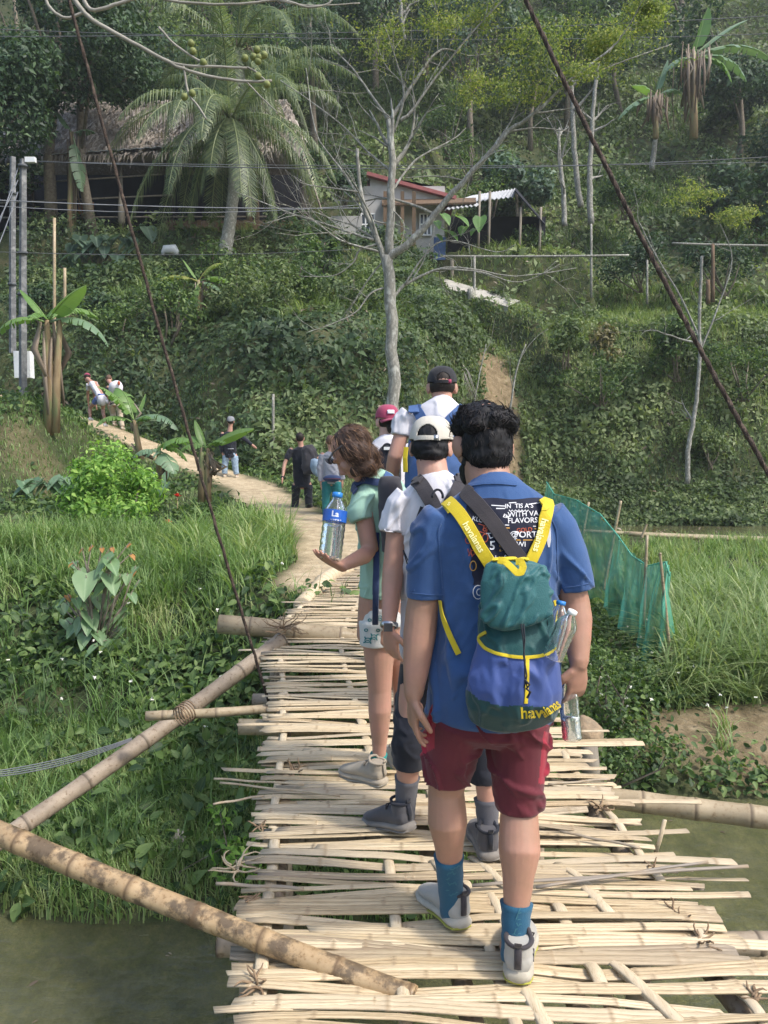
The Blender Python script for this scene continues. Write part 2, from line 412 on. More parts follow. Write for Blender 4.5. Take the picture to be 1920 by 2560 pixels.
# ------------------------------------------------------------------ leaf and grass scatter
def rot_frames(nrm_, spin):
    """unit normals -> tangent pairs spun by spin"""
    a = np.where(np.abs(nrm_[:, 2:3]) < .9, np.array([[0, 0, 1.]]), np.array([[1., 0, 0]]))
    t = np.cross(nrm_, a); t /= np.linalg.norm(t, axis=1, keepdims=True)+1e-9
    b = np.cross(nrm_, t); c, s = np.cos(spin)[:, None], np.sin(spin)[:, None]
    return t*c+b*s, -t*s+b*c
def leaves(Pp, size, nr, rng, tint, aspect=.5, fold=.25, droop=.0, u=None):
    """pointed folded leaves (6 verts, 4 tri/2 quads); Pp base points, nr facing"""
    n = len(Pp); sp = rng.rand(n)*6.283
    t, b = rot_frames(nr, sp)
    if u is not None: t = u; b = np.cross(nr, t); b /= np.linalg.norm(b, axis=1, keepdims=True)+1e-9
    L = size[:, None]; W = L*aspect*.5
    mid = Pp+t*L*.5+nr*L*.04; tip = Pp+t*L-nr*L*(.15+droop)
    l = Pp+t*L*.42+b*W+nr*L*fold*.5; r = Pp+t*L*.42-b*W+nr*L*fold*.5
    V = np.stack([Pp, l, tip, r, mid], 1).reshape(-1, 3)
    k = np.arange(n)[:, None]*5
    Fq = np.concatenate([k+np.array([[0, 4, 2, 1]]), k+np.array([[0, 3, 2, 4]])], 0)
    D = np.zeros((n, 5, 4)); D[:, :, 2] = tint[:, None]
    return V, Fq, D.reshape(-1, 4)
def fine_leaves(Pp, size, nr, rng, tint, aspect=.55, fold=.22):
    n = len(Pp); t, b = rot_frames(nr, rng.rand(n)*6.283); L = size[:, None]; W = L*aspect*.5; vs = []
    for f, w in ((0, .05), (.16, .72), (.42, 1.0), (.72, .66), (1.0, .03)):
        c = Pp+t*L*f-nr*L*.22*f*f; e = nr*W*w*fold*2; vs += [c+b*W*w+e, c, c-b*W*w+e]
    V = np.stack(vs, 1).reshape(-1, 3); k = np.arange(n)[:, None]*15
    Fq = np.concatenate([k+np.array([[3*i+j, 3*i+j+1, 3*i+j+4, 3*i+j+3]]) for i in range(4) for j in (0, 1)], 0)
    D = np.zeros((n, 15, 4)); D[:, :, 2] = tint[:, None]; D[:, 1::3, 3] = .9
    return V, Fq, D.reshape(-1, 4)
def blades(Pp, h, rng, tint, width=.012, bend=.5, seg=3):
    n = len(Pp); a = rng.rand(n)*6.283; dx = np.stack([np.cos(a), np.sin(a), 0*a], 1); sd = np.stack([-np.sin(a), np.cos(a), 0*a], 1)
    bd = bend*(.4+rng.rand(n)*1.2)
    W = width*(.6+rng.rand(n)*.8); V = []; hh = h
    for k in range(seg+1):
        s = k/seg; up = hh*(s-.28*bd*s**2.2*1.3); out = hh*bd*.75*s**2
        c = Pp+dx*out[:, None]; c[:, 2] += up - (bd > 1)*0
        w = W*(1-s**1.6*.92)*.5
        V += [c+sd*w[:, None], c-sd*w[:, None]]
    V = np.stack(V, 1); m = 2*(seg+1); k0 = np.arange(n)[:, None]*m
    Fq = np.concatenate([k0+np.array([[2*k, 2*k+1, 2*k+3, 2*k+2]]) for k in range(seg)], 0)
    D = np.zeros((n, m, 4)); D[:, :, 2] = tint[:, None]
    return V.reshape(-1, 3), Fq, D.reshape(-1, 4)
def joinvf(parts):
    Vs, Fs, Ds = [], [], []; o = 0
    for v, f, d in parts: Vs.append(v); Fs.append(f+o); Ds.append(d); o += len(v)
    return np.concatenate(Vs), np.concatenate(Fs), np.concatenate(Ds)
def in_view(x, y, z=None, pad=180):
    """keeps scattered growth to what the place around the view can show, with a margin for side steps"""
    px = 960+x/np.maximum(y, .5)*F; return (px > -pad-260) & (px < 1920+pad+260) & (y > .3)
def scatter(x0, x1, y0, y1, n, rng, mask=None):
    x = x0+(x1-x0)*rng.rand(n); y = y0+(y1-y0)*rng.rand(n)
    k = in_view(x, y); x, y = x[k], y[k]
    d, _ = path_near(x, y); k = d > .62+rng.rand(len(x))*.4; x, y = x[k], y[k]
    cut = np.hypot((x-4.2)/.95, (y-28.9)/2.3)+(fnoise(np.stack([x, y, 0*x], 1), 1.5, 2)-.5)*.5 < .9; k = ~cut | (rng.rand(len(x)) < .05); x, y = x[k], y[k]
    z = terrain(x, y); k = z > WATER-.01; x, y, z = x[k], y[k], z[k]
    if mask is not None:
        k = rng.rand(len(x)) < mask(x, y, z); x, y, z = x[k], y[k], z[k]
    e = .12; gx_ = (terrain(x+e, y)-terrain(x-e, y))/(2*e); gy_ = (terrain(x, y+e)-terrain(x, y-e))/(2*e)
    N = np.stack([-gx_, -gy_, np.ones_like(gx_)], 1); N /= np.linalg.norm(N, axis=1, keepdims=True)
    return np.stack([x, y, z], 1), N
def stuff(name, label, parts, mat):
    V, Fq, D = joinvf(parts); o = np_mesh(name, V, Fq, D, mat, 'stuff'); o['label'] = label; return o
def patch(Pq, rng, s=.45, o=0.):
    a = fnoise(Pq, s, 3, o); b = fnoise(Pq, s*3.5, 2, o+3)
    return np.clip(.45*rng.rand(len(Pq))+1.9*(a-.5)+.9*(b-.5)+.28, 0, 1), np.clip(.55+1.5*fnoise(Pq, s*1.3, 2, o+9)**1.5+.2, .5, 1.9)
def jitn(N, rng, a): 
    q = N+rng.normal(0, a, N.shape); return q/np.linalg.norm(q, axis=1, keepdims=True)
def clump(Pp, rng, scale=1.3, o=0.): return fnoise(Pp*np.array([1, 1, 1.]), scale, 2, o)

r_ = np.random.RandomState
def house_free(x, y, z):
    a = (x > -18.3) & (x < -3.2) & (y > 34.2) & (y < 41); b = (x > -1.9) & (x < 5.6) & (y > 36.6) & (y < 41); c = (x > 4.0) & (x < 8.4) & (y > 37) & (y < 41)
    lx = np.clip((x-1.0)/4.0, -.25, 1.3); ly = 36.8-lx*3.4; l = (y-ly < .6) & (y-ly > -.8) & (x > .5) & (x < 5.0)
    return np.where(a | b | c | l, 0., 1.)
cl = lambda Pq, a, b, s=1.3, o=0.: sstep(a, b, fnoise(Pq, s, 2, o))
def clay_free(x, y):
    return np.where((np.hypot((x-4.2)/.85, (y-28.8)/2.6) < .85) | (np.hypot((x-3.6)/1.3, (y-7.0)/.65) < .8), .12, 1.0)

# --- near left slope: broad leaves, blades
rg = r_(1)
Pq, N = scatter(-6.5, .9, 4.45, 9.6, 30000, rg, lambda x, y, z: (sstep(.30, .6, fnoise(np.stack([x, y, z], 1), 1.2, 2))*.95+.05)*(.35+.65*sstep(5.7, 6.4, y)))
sz = .05+.09*rg.rand(len(Pq))
Pq[:, 2] += rg.rand(len(Pq))*.14
stuff('undergrowth', 'dark green broadleaf undergrowth on the left river bank', [fine_leaves(Pq, sz, jitn(N, rg, .6), rg, rg.rand(len(Pq)), .6)], M['leaf_mid'])
Pq, N = scatter(-6.5, 1.1, 4.4, 9.8, 26000, rg, lambda x, y, z: (.12+.88*(1-sstep(.42, .6, fnoise(np.stack([x, y, z], 1), 1.2, 2))))*(.25+.75*sstep(.36, .52, fnoise(np.stack([x, y, z], 1), 2.2, 2, 14.))))
h = (.13+.32*rg.rand(len(Pq))**1.5)*(.7+.8*clump(Pq, rg, 1.5, 3.))
stuff('bank_grass', 'long fine grass on the left river bank', [blades(Pq, h, rg, patch(Pq, rg, .9, 2.)[0], .013, .8, 4)], M['grass'])
# short bright turf on the low bench by the water
Pq, N = scatter(-5, .3, 4.4, 6.6, 44000, rg)
stuff('turf', 'short bright turf on the low ledge by the water', [blades(Pq, .07+.13*rg.rand(len(Pq)), rg, np.clip(patch(Pq, rg, 1.2, 4.)[0]+.15, 0, 1), .009, .7, 3)], M['grass'])
fl = r_(8); nf = 110; fx_ = np.concatenate([-4+3.6*fl.rand(60), 1.2+2.6*fl.rand(50)]); fy_ = np.concatenate([2.4+2.2*fl.rand(60), 2.8+3.2*fl.rand(50)]); Pf = np.stack([fx_, fy_, np.full(nf, WATER+.006)], 1)
stuff('floating_leaves', 'small fallen leaves and straw drifting on the stream', [fine_leaves(Pf, .02+.05*fl.rand(nf)**2, np.tile([[0, .02, 1.]], (nf, 1)), fl, fl.rand(nf), .4, .02)], M['dead_leaf'])
# --- tall bright grass of the left meadow
Pq, N = scatter(-9.5, .2, 8.3, 11.6, 30000, rg, lambda x, y, z: np.where((x > -1.9+.0*y) & (y > 9.3), sstep(-.3-.16*(y-8.5), -.9-.16*(y-8.5), x), 1)*sstep(.28, .5, fnoise(np.stack([x, y, z], 1), 1.0, 2, 5.)))
h = (.24+.36*rg.rand(len(Pq)))*(.5+.9*clump(Pq, rg, .9, 8.))
stuff('tall_grass', 'tall bright green grass on the left meadow', [blades(Pq, h, rg, .25+.75*rg.rand(len(Pq)), .019, .75, 4)], M['grass'])
Pq, N = scatter(-14, 3.2, 9.5, 23.5, 36000, rg)
stuff('meadow', 'short dry grass on the garden ground', [blades(Pq, .05+.10*rg.rand(len(Pq)), rg, rg.rand(len(Pq)), .016, .7, 2)], M['grass_pale'])
Pq, N = scatter(-9, -1.0, 13.0, 23.5, 15000, rg, lambda x, y, z: sstep(.40, .6, fnoise(np.stack([x, y, z], 1), .7, 2, 2.)))
Pq[:, 2] += rg.rand(len(Pq))*.22
stuff('weeds', 'low broadleaf weeds beside the path', [leaves(Pq, .09+.10*rg.rand(len(Pq)), jitn(N, rg, .6), rg, rg.rand(len(Pq)), .6)], M['leaf_mid'])
# mound on the left
Pq, N = scatter(-13, -5.2, 15.3, 25, 30000, rg, lambda x, y, z: np.where(z > 1.9, 1, .7))
stuff('mound_grass', 'short grass covering the mound by the banana plant', [blades(Pq, .07+.14*rg.rand(len(Pq)), rg, .2+.6*rg.rand(len(Pq)), .02, .7, 2)], M['grass'])
# --- right side spit
Pq, N = scatter(.7, 5.6, 5.9, 12, 30000, rg, lambda x, y, z: (.3+.7*sstep(.35, .55, fnoise(np.stack([x, y, z], 1), 1.3, 2, 7.)))*clay_free(x, y)*np.where(x < 3.4, 1, .35))
Pq[:, 2] += rg.rand(len(Pq))*.16
stuff('creeper_cover', 'low leafy creepers on the bank right of the bridge', [fine_leaves(Pq, .04+.055*rg.rand(len(Pq)), jitn(N, rg, .65), rg, rg.rand(len(Pq)), .6)], M['leaf_mid'])
def rgrass(x0, x1, y0, y1, n, hh, wd, m, name, label, bend=1.0, mask=None, seg=5, t0=.1):
    # tufts: blades fan out of shared roots
    Pq, N = scatter(x0, x1, y0, y1, n, rg, mask)
    k = 22; Q = np.repeat(Pq, k, 0)+np.concatenate([rg.normal(0, .05, (len(Pq)*k, 2)), np.zeros((len(Pq)*k, 1))], 1)
    H = np.repeat(.6+.6*rg.rand(len(Pq)), k)*hh*(.55+.6*rg.rand(len(Q)))
    stuff(name, label, [blades(Q, H, rg, np.clip(np.repeat(rg.rand(len(Pq))*.5, k)+t0+.5*rg.rand(len(Q)), 0, 1), wd, bend, seg)], m)
rgrass(2.6, 8.5, 7.6, 12.0, 1150, .85, .022, M['grass_pale'], 'reed_grass', 'tall arching grass clumps right of the green net', 1.15, lambda x, y, z: np.where(x/y > .375, 1., 0.))
rgrass(1.6, 7.5, 6.6, 9.0, 420, .42, .014, M['grass_pale'], 'arching_grass', 'knee high arching grass on the right bank', 1.1, lambda x, y, z: clay_free(x, y)*np.where(x/y > .372, 1., 0.), 4)
rgrass(-2.7, -.75, 8.9, 12.6, 90, .78, .022, M['grass'], 'grass_tuft', 'tall bright grass tufts left of the path at the bridge end', .9, lambda x, y, z: np.where(x/y < -.078, 1., 0.), 5, .35)
rgrass(2.2, 14, 11.5, 20, 800, .5, .02, M['grass'], 'meadow_grass', 'bright grass field before the far stream', .7, None, 3, .35)
# ledge in front of the right bank
Pq, N = scatter(-.5, 16, 24.5, 30.5, 22000, rg)
stuff('ledge_grass', 'pale grass on the ledge under the right bank', [blades(Pq, .15+.28*rg.rand(len(Pq)), rg, rg.rand(len(Pq)), .022, .9, 2)], M['grass_pale'])
Pq, N = scatter(2.5, 14, 26.3, 28.6, 12000, rg); Pq[:, 2] += .15*rg.rand(len(Pq))
stuff('water_edge_plants', 'leafy plants hanging over the far water edge', [leaves(Pq, .10+.12*rg.rand(len(Pq)), jitn(N, rg, .5), rg, rg.rand(len(Pq)), .6)], M['leaf_olive'])
# --- banks: ivy and shrubs
def bank(x, y, z): return clay_free(x, y)*house_free(x, y, z)*(.35+.65*sstep(.36, .55, fnoise(np.stack([x, y, z], 1), .55, 3, 12.)))
Pq, N = scatter(-15, 2.0, 21.5, 34.5, 90000, rg, lambda x, y, z: bank(x, y, z)*sstep(.0, .6, y-np.interp(x, FX, FY)+.3))
lift = (rg.rand(len(Pq))**1.5)*.9*sstep(.42, .62, fnoise(Pq, .5, 2, 21.)); Pq = Pq+N*lift[:, None]
stuff('bank_ferns', 'dark ferns and creepers hanging on the bank above the path', [leaves(Pq, (.07+.15*rg.rand(len(Pq)))*patch(Pq, rg)[1], jitn(N, rg, .6), rg, patch(Pq, rg)[0], .45, .2, .2)], M['leaf_fern'])
Pq, N = scatter(-.5, 18, 26.0, 34.5, 90000, rg, lambda x, y, z: bank(x, y, z))
lift = (rg.rand(len(Pq))**1.5)*.5*sstep(.42, .62, fnoise(Pq, .6, 2, 21.)); Pq = Pq+N*lift[:, None]
stuff('bank_creepers', 'ivy like creepers covering the right bank', [leaves(Pq, (.07+.13*rg.rand(len(Pq)))*patch(Pq, rg, .5, 5.)[1], jitn(N, rg, .6), rg, patch(Pq, rg, .5, 5.)[0], .55, .2, .15)], M['leaf_olive'])
Pq, N = scatter(-1.5, 18, 30.0, 37.5, 26000, rg, house_free)
stuff('terrace_grass', 'pale rough grass on the terrace above the right bank', [blades(Pq, .18+.35*rg.rand(len(Pq))*clump(Pq, rg, .8, 2.)*1.6, rg, .45+.55*rg.rand(len(Pq)), .028, .9, 2)], M['grass_pale'])
Pq, N = scatter(-3, 18, 28.0, 40, 9000, rg, lambda x, y, z: bank(x, y, z)*.8)
Pt, Nt = scatter(-14, 18, 22, 40, 2600, rg, lambda x, y, z: house_free(x, y, z)*sstep(.0, .6, y-np.interp(x, FX, FY)+.3)*sstep(.45, .6, fnoise(np.stack([x, y, z], 1), .7, 2, 41.)))
Qt = np.repeat(Pt, 16, 0)+rg.normal(0, .06, (len(Pt)*16, 3)); stuff('bank_tufts', 'pale arching grass tufts hanging on the banks', [blades(Qt, np.repeat(.3+.6*rg.rand(len(Pt)), 16)*(.6+.5*rg.rand(len(Qt))), rg, np.clip(np.repeat(rg.rand(len(Pt)), 16)*.6+.4*rg.rand(len(Qt)), 0, 1), .026, 1.2, 3)], M['grass_pale'])
Pq2, N2 = scatter(-14, 18, 22, 45, 6500, rg, lambda x, y, z: house_free(x, y, z)*sstep(.5, .62, fnoise(np.stack([x, y, z], 1), .6, 3, 51.))); Pq2 = Pq2+N2*.12
stuff('dead_leaf_litter', 'brown dead leaves and twigs lying on the banks', [leaves(Pq2, .10+.16*rg.rand(len(Pq2)), jitn(N2, rg, .6), rg, rg.rand(len(Pq2)), .3)], M['dead_leaf'])
stuff('dry_stems', 'dry grass tufts on the right bank', [blades(Pq, .2+.4*rg.rand(len(Pq)), rg, rg.rand(len(Pq)), .02, 1.1, 2)], M['grass_dry'])
# --- hillside
Pq, N = scatter(-26, 34, 33.5, 72, 120000, rg, lambda x, y, z: house_free(x, y, z)*(.3+.7*sstep(.35, .55, fnoise(np.stack([x, y, z], 1), .3, 3, 2.))))
lift = (rg.rand(len(Pq))**1.5)*1.0*sstep(.42, .62, fnoise(Pq, .35, 2, 31.)); Pq = Pq+N*lift[:, None]
stuff('hill_shrubs', 'low shrubs and weeds covering the hillside', [leaves(Pq, (.13+.24*rg.rand(len(Pq)))*patch(Pq, rg, .3, 7.)[1], jitn(N, rg, .6), rg, patch(Pq, rg, .3, 7.)[0], .5)], M['leaf_olive'])
Pq, N = scatter(-8, 24, 36, 60, 30000, rg, lambda x, y, z: house_free(x, y, z)*sstep(.45, .6, fnoise(np.stack([x, y, z], 1), .25, 3, 6.)))
stuff('hill_grass', 'grassy patches on the hillside', [blades(Pq, .4+.6*rg.rand(len(Pq)), rg, rg.rand(len(Pq)), .06, .9, 2)], M['leaf_mid'])
# ------------------------------------------------------------------ bamboo
def bamboo_mat(name, stops, grey, knot=(.20, .13, .08), sc_=22, stretch=(1, 1, 1), rough=.45, blotch=None, bl=(.52, .62)):
    m, nt, b = nodes(name); u, v, t, w = attr(nt)
    f = mth(nt, 'ADD', mth(nt, 'MULTIPLY', nz(nt, sc_, 5, .6, stretch=stretch), .62), mth(nt, 'MULTIPLY', t, .38))
    c = ramp(nt, f, stops)
    if blotch:
        c = mixc(nt, ramp(nt, nz(nt, 9, 6, .7), [(bl[0], (0, 0, 0)), (bl[1], (1, 1, 1))]), c, blotch)
    fib = nz(nt, sc_*5, 3, .7, stretch=stretch); c = mixc(nt, 1.0, c, ramp(nt, fib, [(.30, (.55, .47, .38)), (.44, (.94, .92, .90)), (.6, (1, 1, 1))]), 'MULTIPLY')
    c = mixc(nt, mth(nt, 'MULTIPLY', ramp(nt, nz(nt, 2.3, 4, .6), [(.48, (0, 0, 0)), (.70, (1, 1, 1))]), .16), c, grey)
    c = mixc(nt, v, c, grey)
    c = mixc(nt, w, c, knot)
    nt.links.new(c, b.inputs['Base Color']); b.inputs['Roughness'].default_value = rough; b.inputs['Specular IOR Level'].default_value = .35
    bump(nt, b, nz(nt, sc_*2.5, 4, .6, stretch=stretch), .35, .003); return m
M['slat'] = bamboo_mat('split_bamboo', [(.18, (.30, .21, .12)), (.38, (.46, .36, .22)), (.55, (.58, .47, .31)), (.8, (.66, .56, .39))], (.20, .175, .15), (.30, .22, .135), 11, (.35, 9, 9))
M['warp'] = bamboo_mat('bamboo_strip', [(.25, (.36, .28, .17)), (.5, (.50, .41, .275)), (.75, (.60, .51, .37))], (.30, .26, .22), (.40, .30, .18), 11, (9, .35, 9))
M['culm_old'] = bamboo_mat('old_bamboo', [(.25, (.17, .135, .10)), (.5, (.29, .235, .175)), (.75, (.42, .35, .26))], (.12, .10, .09), (.09, .07, .05), 8, (1, 1, 1), .6)
M['culm_spot'] = bamboo_mat('spotted_bamboo', [(.25, (.25, .17, .09)), (.5, (.40, .285, .16)), (.75, (.56, .43, .27))], (.15, .12, .09), (.14, .09, .05), 10, (1, 1, 1), .42, blotch=(.13, .095, .06), bl=(.46, .56))
M['culm_pale'] = bamboo_mat('pale_bamboo', [(.25, (.24, .19, .12)), (.5, (.36, .29, .19)), (.75, (.48, .40, .27))], (.2, .17, .14), (.16, .12, .08), 7, (1, 1, 1), .4)
M['rope'] = pm('rope', (.27, .19, .12), (.17, .115, .07), 30, .9, .5, .005)
M['wood_grey'] = pm('wood_grey', (.26, .23, .19), (.16, .14, .11), 8, .9, .5, .01, 40, stretch=(1, 1, .3))

def culm(mb, pts, r0, r1=None, space=.27, n=14, rng=random, open0=False, open1=False, off=None, tint=.5, wob=.0):
    """bamboo culm along pts with raised nodes"""
    pts = [Vector(p) for p in pts]; r1 = r1 or r0
    L = [0]
    for a, b in zip(pts, pts[1:]): L.append(L[-1]+(b-a).length)
    T = L[-1]; off = rng.random()*space if off is None else off
    def at(s):
        for i in range(len(pts)-1):
            if s <= L[i+1] or i == len(pts)-2:
                return pts[i].lerp(pts[i+1], (s-L[i])/(L[i+1]-L[i]))
    st = [(0, 1, 0)]; s = off
    while s < T:
        for ds, k, w in ((-.022, 1, 0), (-.008, 1.06, .15), (0, 1.01, 1), (.006, 1.07, .6), (.020, 1.01, 0)):
            if 0 < s+ds < T: st.append((s+ds, k, w))
        if s+space*.5 < T: st.append((s+space*.5, .975, 0))
        s += space*(.9+.2*rng.random())
    st.append((T, 1, 0)); st.sort()
    P_ = []; R_ = []; D_ = []
    for s, k, w in st:
        p = at(s); P_.append(p); r = (r0+(r1-r0)*s/T)*k; R_.append((r*(1+wob*math.sin(s*9)), r)); D_.append((s, 0, tint, w))
    mb.tube(P_, R_, n, data=D_)
    for e, flag in ((0, open0), (-1, open1)):
        if flag:
            c = pts[e]; d = (pts[1]-pts[0]).normalized() if e == 0 else (pts[-2]-pts[-1]).normalized()
            r = r0 if e == 0 else r1
            mb.tube([c-d*.002, c-d*.0025], [r*.99, r*.76], n, data=(0, 0, .9, 0), cap=False)
            mb.tube([c-d*.003, c+d*.001], [r*.77, r*.70], n, data=(0, 1, 0, 1))  # dark disc closing the end, coloured as the shade inside a hollow
def kn(p0, p1, n=6, sag=0):
    p0, p1 = Vector(p0), Vector(p1); return [p0.lerp(p1, i/n)+Vector((0, 0, -sag*4*(i/n)*(1-i/n))) for i in range(n+1)]

LX_Y = [1.0, 1.6, 2.24, 2.9, 4.15, 5.1, 5.8, 6.5, 7.4, 8.6, 9.2]; LX = [-.35, -.38, -.42, -.47, -.60, -.76, -.86, -.86, -.72, -.50, -.42]
RX_Y = [1.0, 1.6, 2.4, 3.2, 4.5, 6, 9.2]; RX = [1.26, 1.19, 1.11, 1.04, .92, .80, .72]
DZ_Y = [0, 3.2, 4.5, 6, 9.2]; DZ = [0, 0, .06, .12, .165]
lx = lambda y: float(np.interp(y, LX_Y, LX)); rx = lambda y: float(np.interp(y, RX_Y, RX)); dz = lambda y: float(np.interp(y, DZ_Y, DZ))
bridge = thing('bamboo_bridge', 'narrow footbridge of woven split bamboo slats leading over the stream', 'bridge', (.35, 2, 0))
rb = random.Random(3)
WF = [.035, .315, .50, .70, .965]      # warp strips across the deck
def wx(j, y): return lx(y)+(rx(y)-lx(y))*(WF[j]+.012*math.sin(y*1.7+j*2.1)) + (0.05*(y-2.4) if j == 2 else 0)*0
k = 0; y = 1.62; slats = []
while y < 8.85:
    slats.append(y); y += (.0330 if y < 4.5 else .031)*(.72+.5*rb.random()) + (.025 if rb.random() < .05 else 0)
def over(k, j): return -1 if (k//2+2*j) % 5 == 0 or (rb.random() < .03) else 1
OV = [[over(k, j) for j in range(5)] for k in range(len(slats))]
for k, y0 in enumerate(slats):
    a, b = lx(y0), rx(y0)
    e0 = a-.01-.07*rb.random(); e1 = b+.02+.10*rb.random()
    q = rb.random()
    if q < .08: e0 -= .05+.20*rb.random()*(1 if y0 > 2.6 else .2)
    if q > .88: e1 += .10+.25*rb.random()
    if q > .4 and q < .5: e0 += .3*rb.random()
    if q > .5 and q < .6: e1 -= .4*rb.random()
    w = (.030+.030*rb.random()**1.2)*(1 if y0 < 4.5 else .72); th = .0045+.003*rb.random(); g1 = -.25+.18*rb.random(); g2 = .05+.2*rb.random(); gd = .35+.6*rb.random(); grp = k//3; ga = .010+.007*rb.random()
    yaw = rb.gauss(0, .021); roll = rb.gauss(0, .12)
    tint = min(1, max(0, rb.gauss(.5, .34))); bow = rb.gauss(0, .013); ph = rb.random()*6
    node0 = rb.random()*.35; nsp = .30+.1*rb.random(); grey = max(0, rb.random()*1.5-1.05)
    ns = 24 if y0 < 4.5 else 16
    xs_ = [e0+(e1-e0)*i/ns for i in range(ns+1)]
    for i_ in range(8):
        xn = e0+node0+i_*nsp
        if xn < e1-.03: xs_ += [xn-.012, xn, xn+.012]
    xs_.sort(); mb = MB(); rings = []; dat = []
    wj = [wx(j, y0) for j in range(5)]
    for x in xs_:
        z = 1.35*np.interp(x, [e0]+wj+[e1], [OV[k][0]*.3]+[OV[k][j]*.5 for j in range(5)]+[OV[k][4]*.3])
        yy = y0 + yaw*(x-(a+b)/2) + bow*math.sin((x-a)*3.2+ph) + ga*math.sin((x-a)/(b-a)*6.6+grp*math.pi+1.5*math.sin(grp*1.7))
        # slats bunch where they dive under a strip
        isn = min([abs(x-(e0+node0+i_*nsp)) for i_ in range(8)]) < .003
        kk = 1.10 if isn else 1.0
        ww = w*kk*(1+.06*math.sin(x*5+ph)); hh = th*(1.35 if isn else 1)
        c = Vector((x, yy, dz(y0)+.012+z*.017+rb.gauss(0, .0004)))
        cr, sr = math.cos(roll), math.sin(roll)
        sec = [(-ww*.5, 0), (-ww*.36, hh*.75), (0, hh*1.1), (ww*.36, hh*.75), (ww*.5, 0), (0, -hh*.25)] if y0 > 4.2 else [(-ww*.5, 0), (-ww*.40, hh*.7), (ww*(g1-.03), hh*1.0), (ww*g1, hh*gd), (ww*(g1+.03), hh*1.05), (ww*(g2-.03), hh*1.05), (ww*g2, hh*gd), (ww*(g2+.03), hh), (ww*.41, hh*.7), (ww*.5, 0), (0, -hh*.25)]
        rings.append([c+Vector((0, p*cr-q_*sr, p*sr+q_*cr)) for p, q_ in sec])
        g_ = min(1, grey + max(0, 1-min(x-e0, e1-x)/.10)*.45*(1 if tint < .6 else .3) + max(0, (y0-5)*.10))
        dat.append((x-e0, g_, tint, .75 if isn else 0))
    # slanted, split ends
    for rr, sgn in ((rings[0], -1), (rings[-1], 1)):
        sl_ = rb.gauss(0, .012)
        for p in rr: p.x += sl_*(p.y-rr[2].y)*30
    mb.rings(rings, True, dat)
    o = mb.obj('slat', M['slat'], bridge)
# warp strips
for j in range(5):
    ys_ = [slats[0]-.03]; zs_ = [0]
    for k, y0 in enumerate(slats):
        ys_.append(y0); zs_.append(-OV[k][j])
    # break into overlapping lengths
    breaks = [0]
    while breaks[-1] < len(ys_)-1: breaks.append(min(len(ys_)-1, breaks[-1]+rb.randint(34, 60)))
    for bi, (i0, i1) in enumerate(zip(breaks, breaks[1:])):
        i0 = max(0, i0-3); mb = MB(); rings = []; dat = []
        w = .036+.012*rb.random(); sh = rb.gauss(0, .008); tint = .5+.5*rb.random()
        for i in range(i0, i1+1):
            yv = ys_[i]; z = (zs_[max(i-1, 0)]+2*zs_[i]+zs_[min(i+1, len(zs_)-1)])/4
            c = Vector((wx(j, yv)+sh, yv, dz(yv)+.015+z*.012+(.004 if bi % 2 else 0)))
            sec = [(-w*.5, -.001), (-w*.4, .004), (-w*.15, .0075), (w*.15, .0075), (w*.4, .004), (w*.5, -.001), (0, -.003)]
            rings.append([c+Vector((p, 0, q_)) for p, q_ in sec]); dat.append((yv, 0 if yv < 5 else .15, tint, 0))
        mb.rings(rings, True, dat); mb.obj('woven_strip', M['warp'], bridge)
# short loose strips that show between the slats
for (px, py, dx, dy, w) in ((1110, 2190, .035, -.10, .04), (1230, 2190, .06, -.13, .045), (1445, 2200, .05, -.11, .045), (1470, 2235, .05, -.14, .05), (1090, 2000, .03, -.11, .04), (1240, 2270, .02, -.12, .04), (1585, 2460, .05, -.12, .05), (1650, 2520, .06, -.14, .05), (1335, 2520, .03, -.13, .05), (1230, 2130, .05, -.12, .04)):
    p = G(px, py, .012); a = Vector((p.x+dx, p.y+dy, dz(p.y)+.018)); b = Vector((p.x-dx, p.y-dy, dz(p.y)+.018)); mb = MB()
    rings = []; dat = []
    for i in range(7):
        c = a.lerp(b, i/6)+Vector((0, 0, .012*math.sin(i/6*math.pi)-.004)); rings.append([c+Vector((q1*w, 0, q2)) for q1, q2 in ((-.5, 0), (-.3, .006), (0, .008), (.3, .006), (.5, 0), (0, -.002))]); dat.append((i*.04, 0, .8, 0))
    mb.rings(rings, True, dat); mb.obj('loose_strip', M['warp'], bridge)
# under structure: long beams, cross beams, legs
def beam(pts, r, mat='culm_old', name='beam', **kw):
    mb = MB(); culm(mb, pts, r, rng=rb, **kw); return mb.obj(name, M[mat], bridge)
yb = [1.4, 2.4, 3.2, 4.2, 5.2, 6.4, 7.4, 8.6]
beam([(lx(v)+.06, v, dz(v)-.045) for v in yb], .036); beam([(rx(v)-.06, v, dz(v)-.045) for v in yb], .036)
beam([((lx(v)+rx(v))/2-.1, v, dz(v)-.045) for v in yb], .034); beam([((lx(v)*.35+rx(v)*.65), v, dz(v)-.045) for v in yb], .034)
for v, e0, e1 in ((2.62, -.12, .30), (3.35, 0, 0), (5.0, -.1, .1), (5.75, 0, .1), (7.4, 0, 0)):
    beam([(lx(v)+e0-.02, v, dz(v)-.125), (rx(v)+e1+.02, v, dz(v)-.125)], .042, open0=True, open1=True)
beam([P(598, 1817, 4.45)+Vector((0, 0, 0)), (rx(4.45), 4.5, dz(4.5)-.13)], .047, 'culm_pale', open0=True)
for (x, v, zt) in ((-.50, 2.75, -.1), (.95, 2.75, -.1), (-.60, 4.4, -.1), (.90, 4.4, -.1), (-.84, 5.9, -.1), (1.06, 5.9, .05), (.85, 7.6, 0)):
    beam([(x, v, zt), (x+rb.gauss(0, .03), v+rb.gauss(0, .03), -2.0 if v < 6 else -1.2)], .045, name='leg')
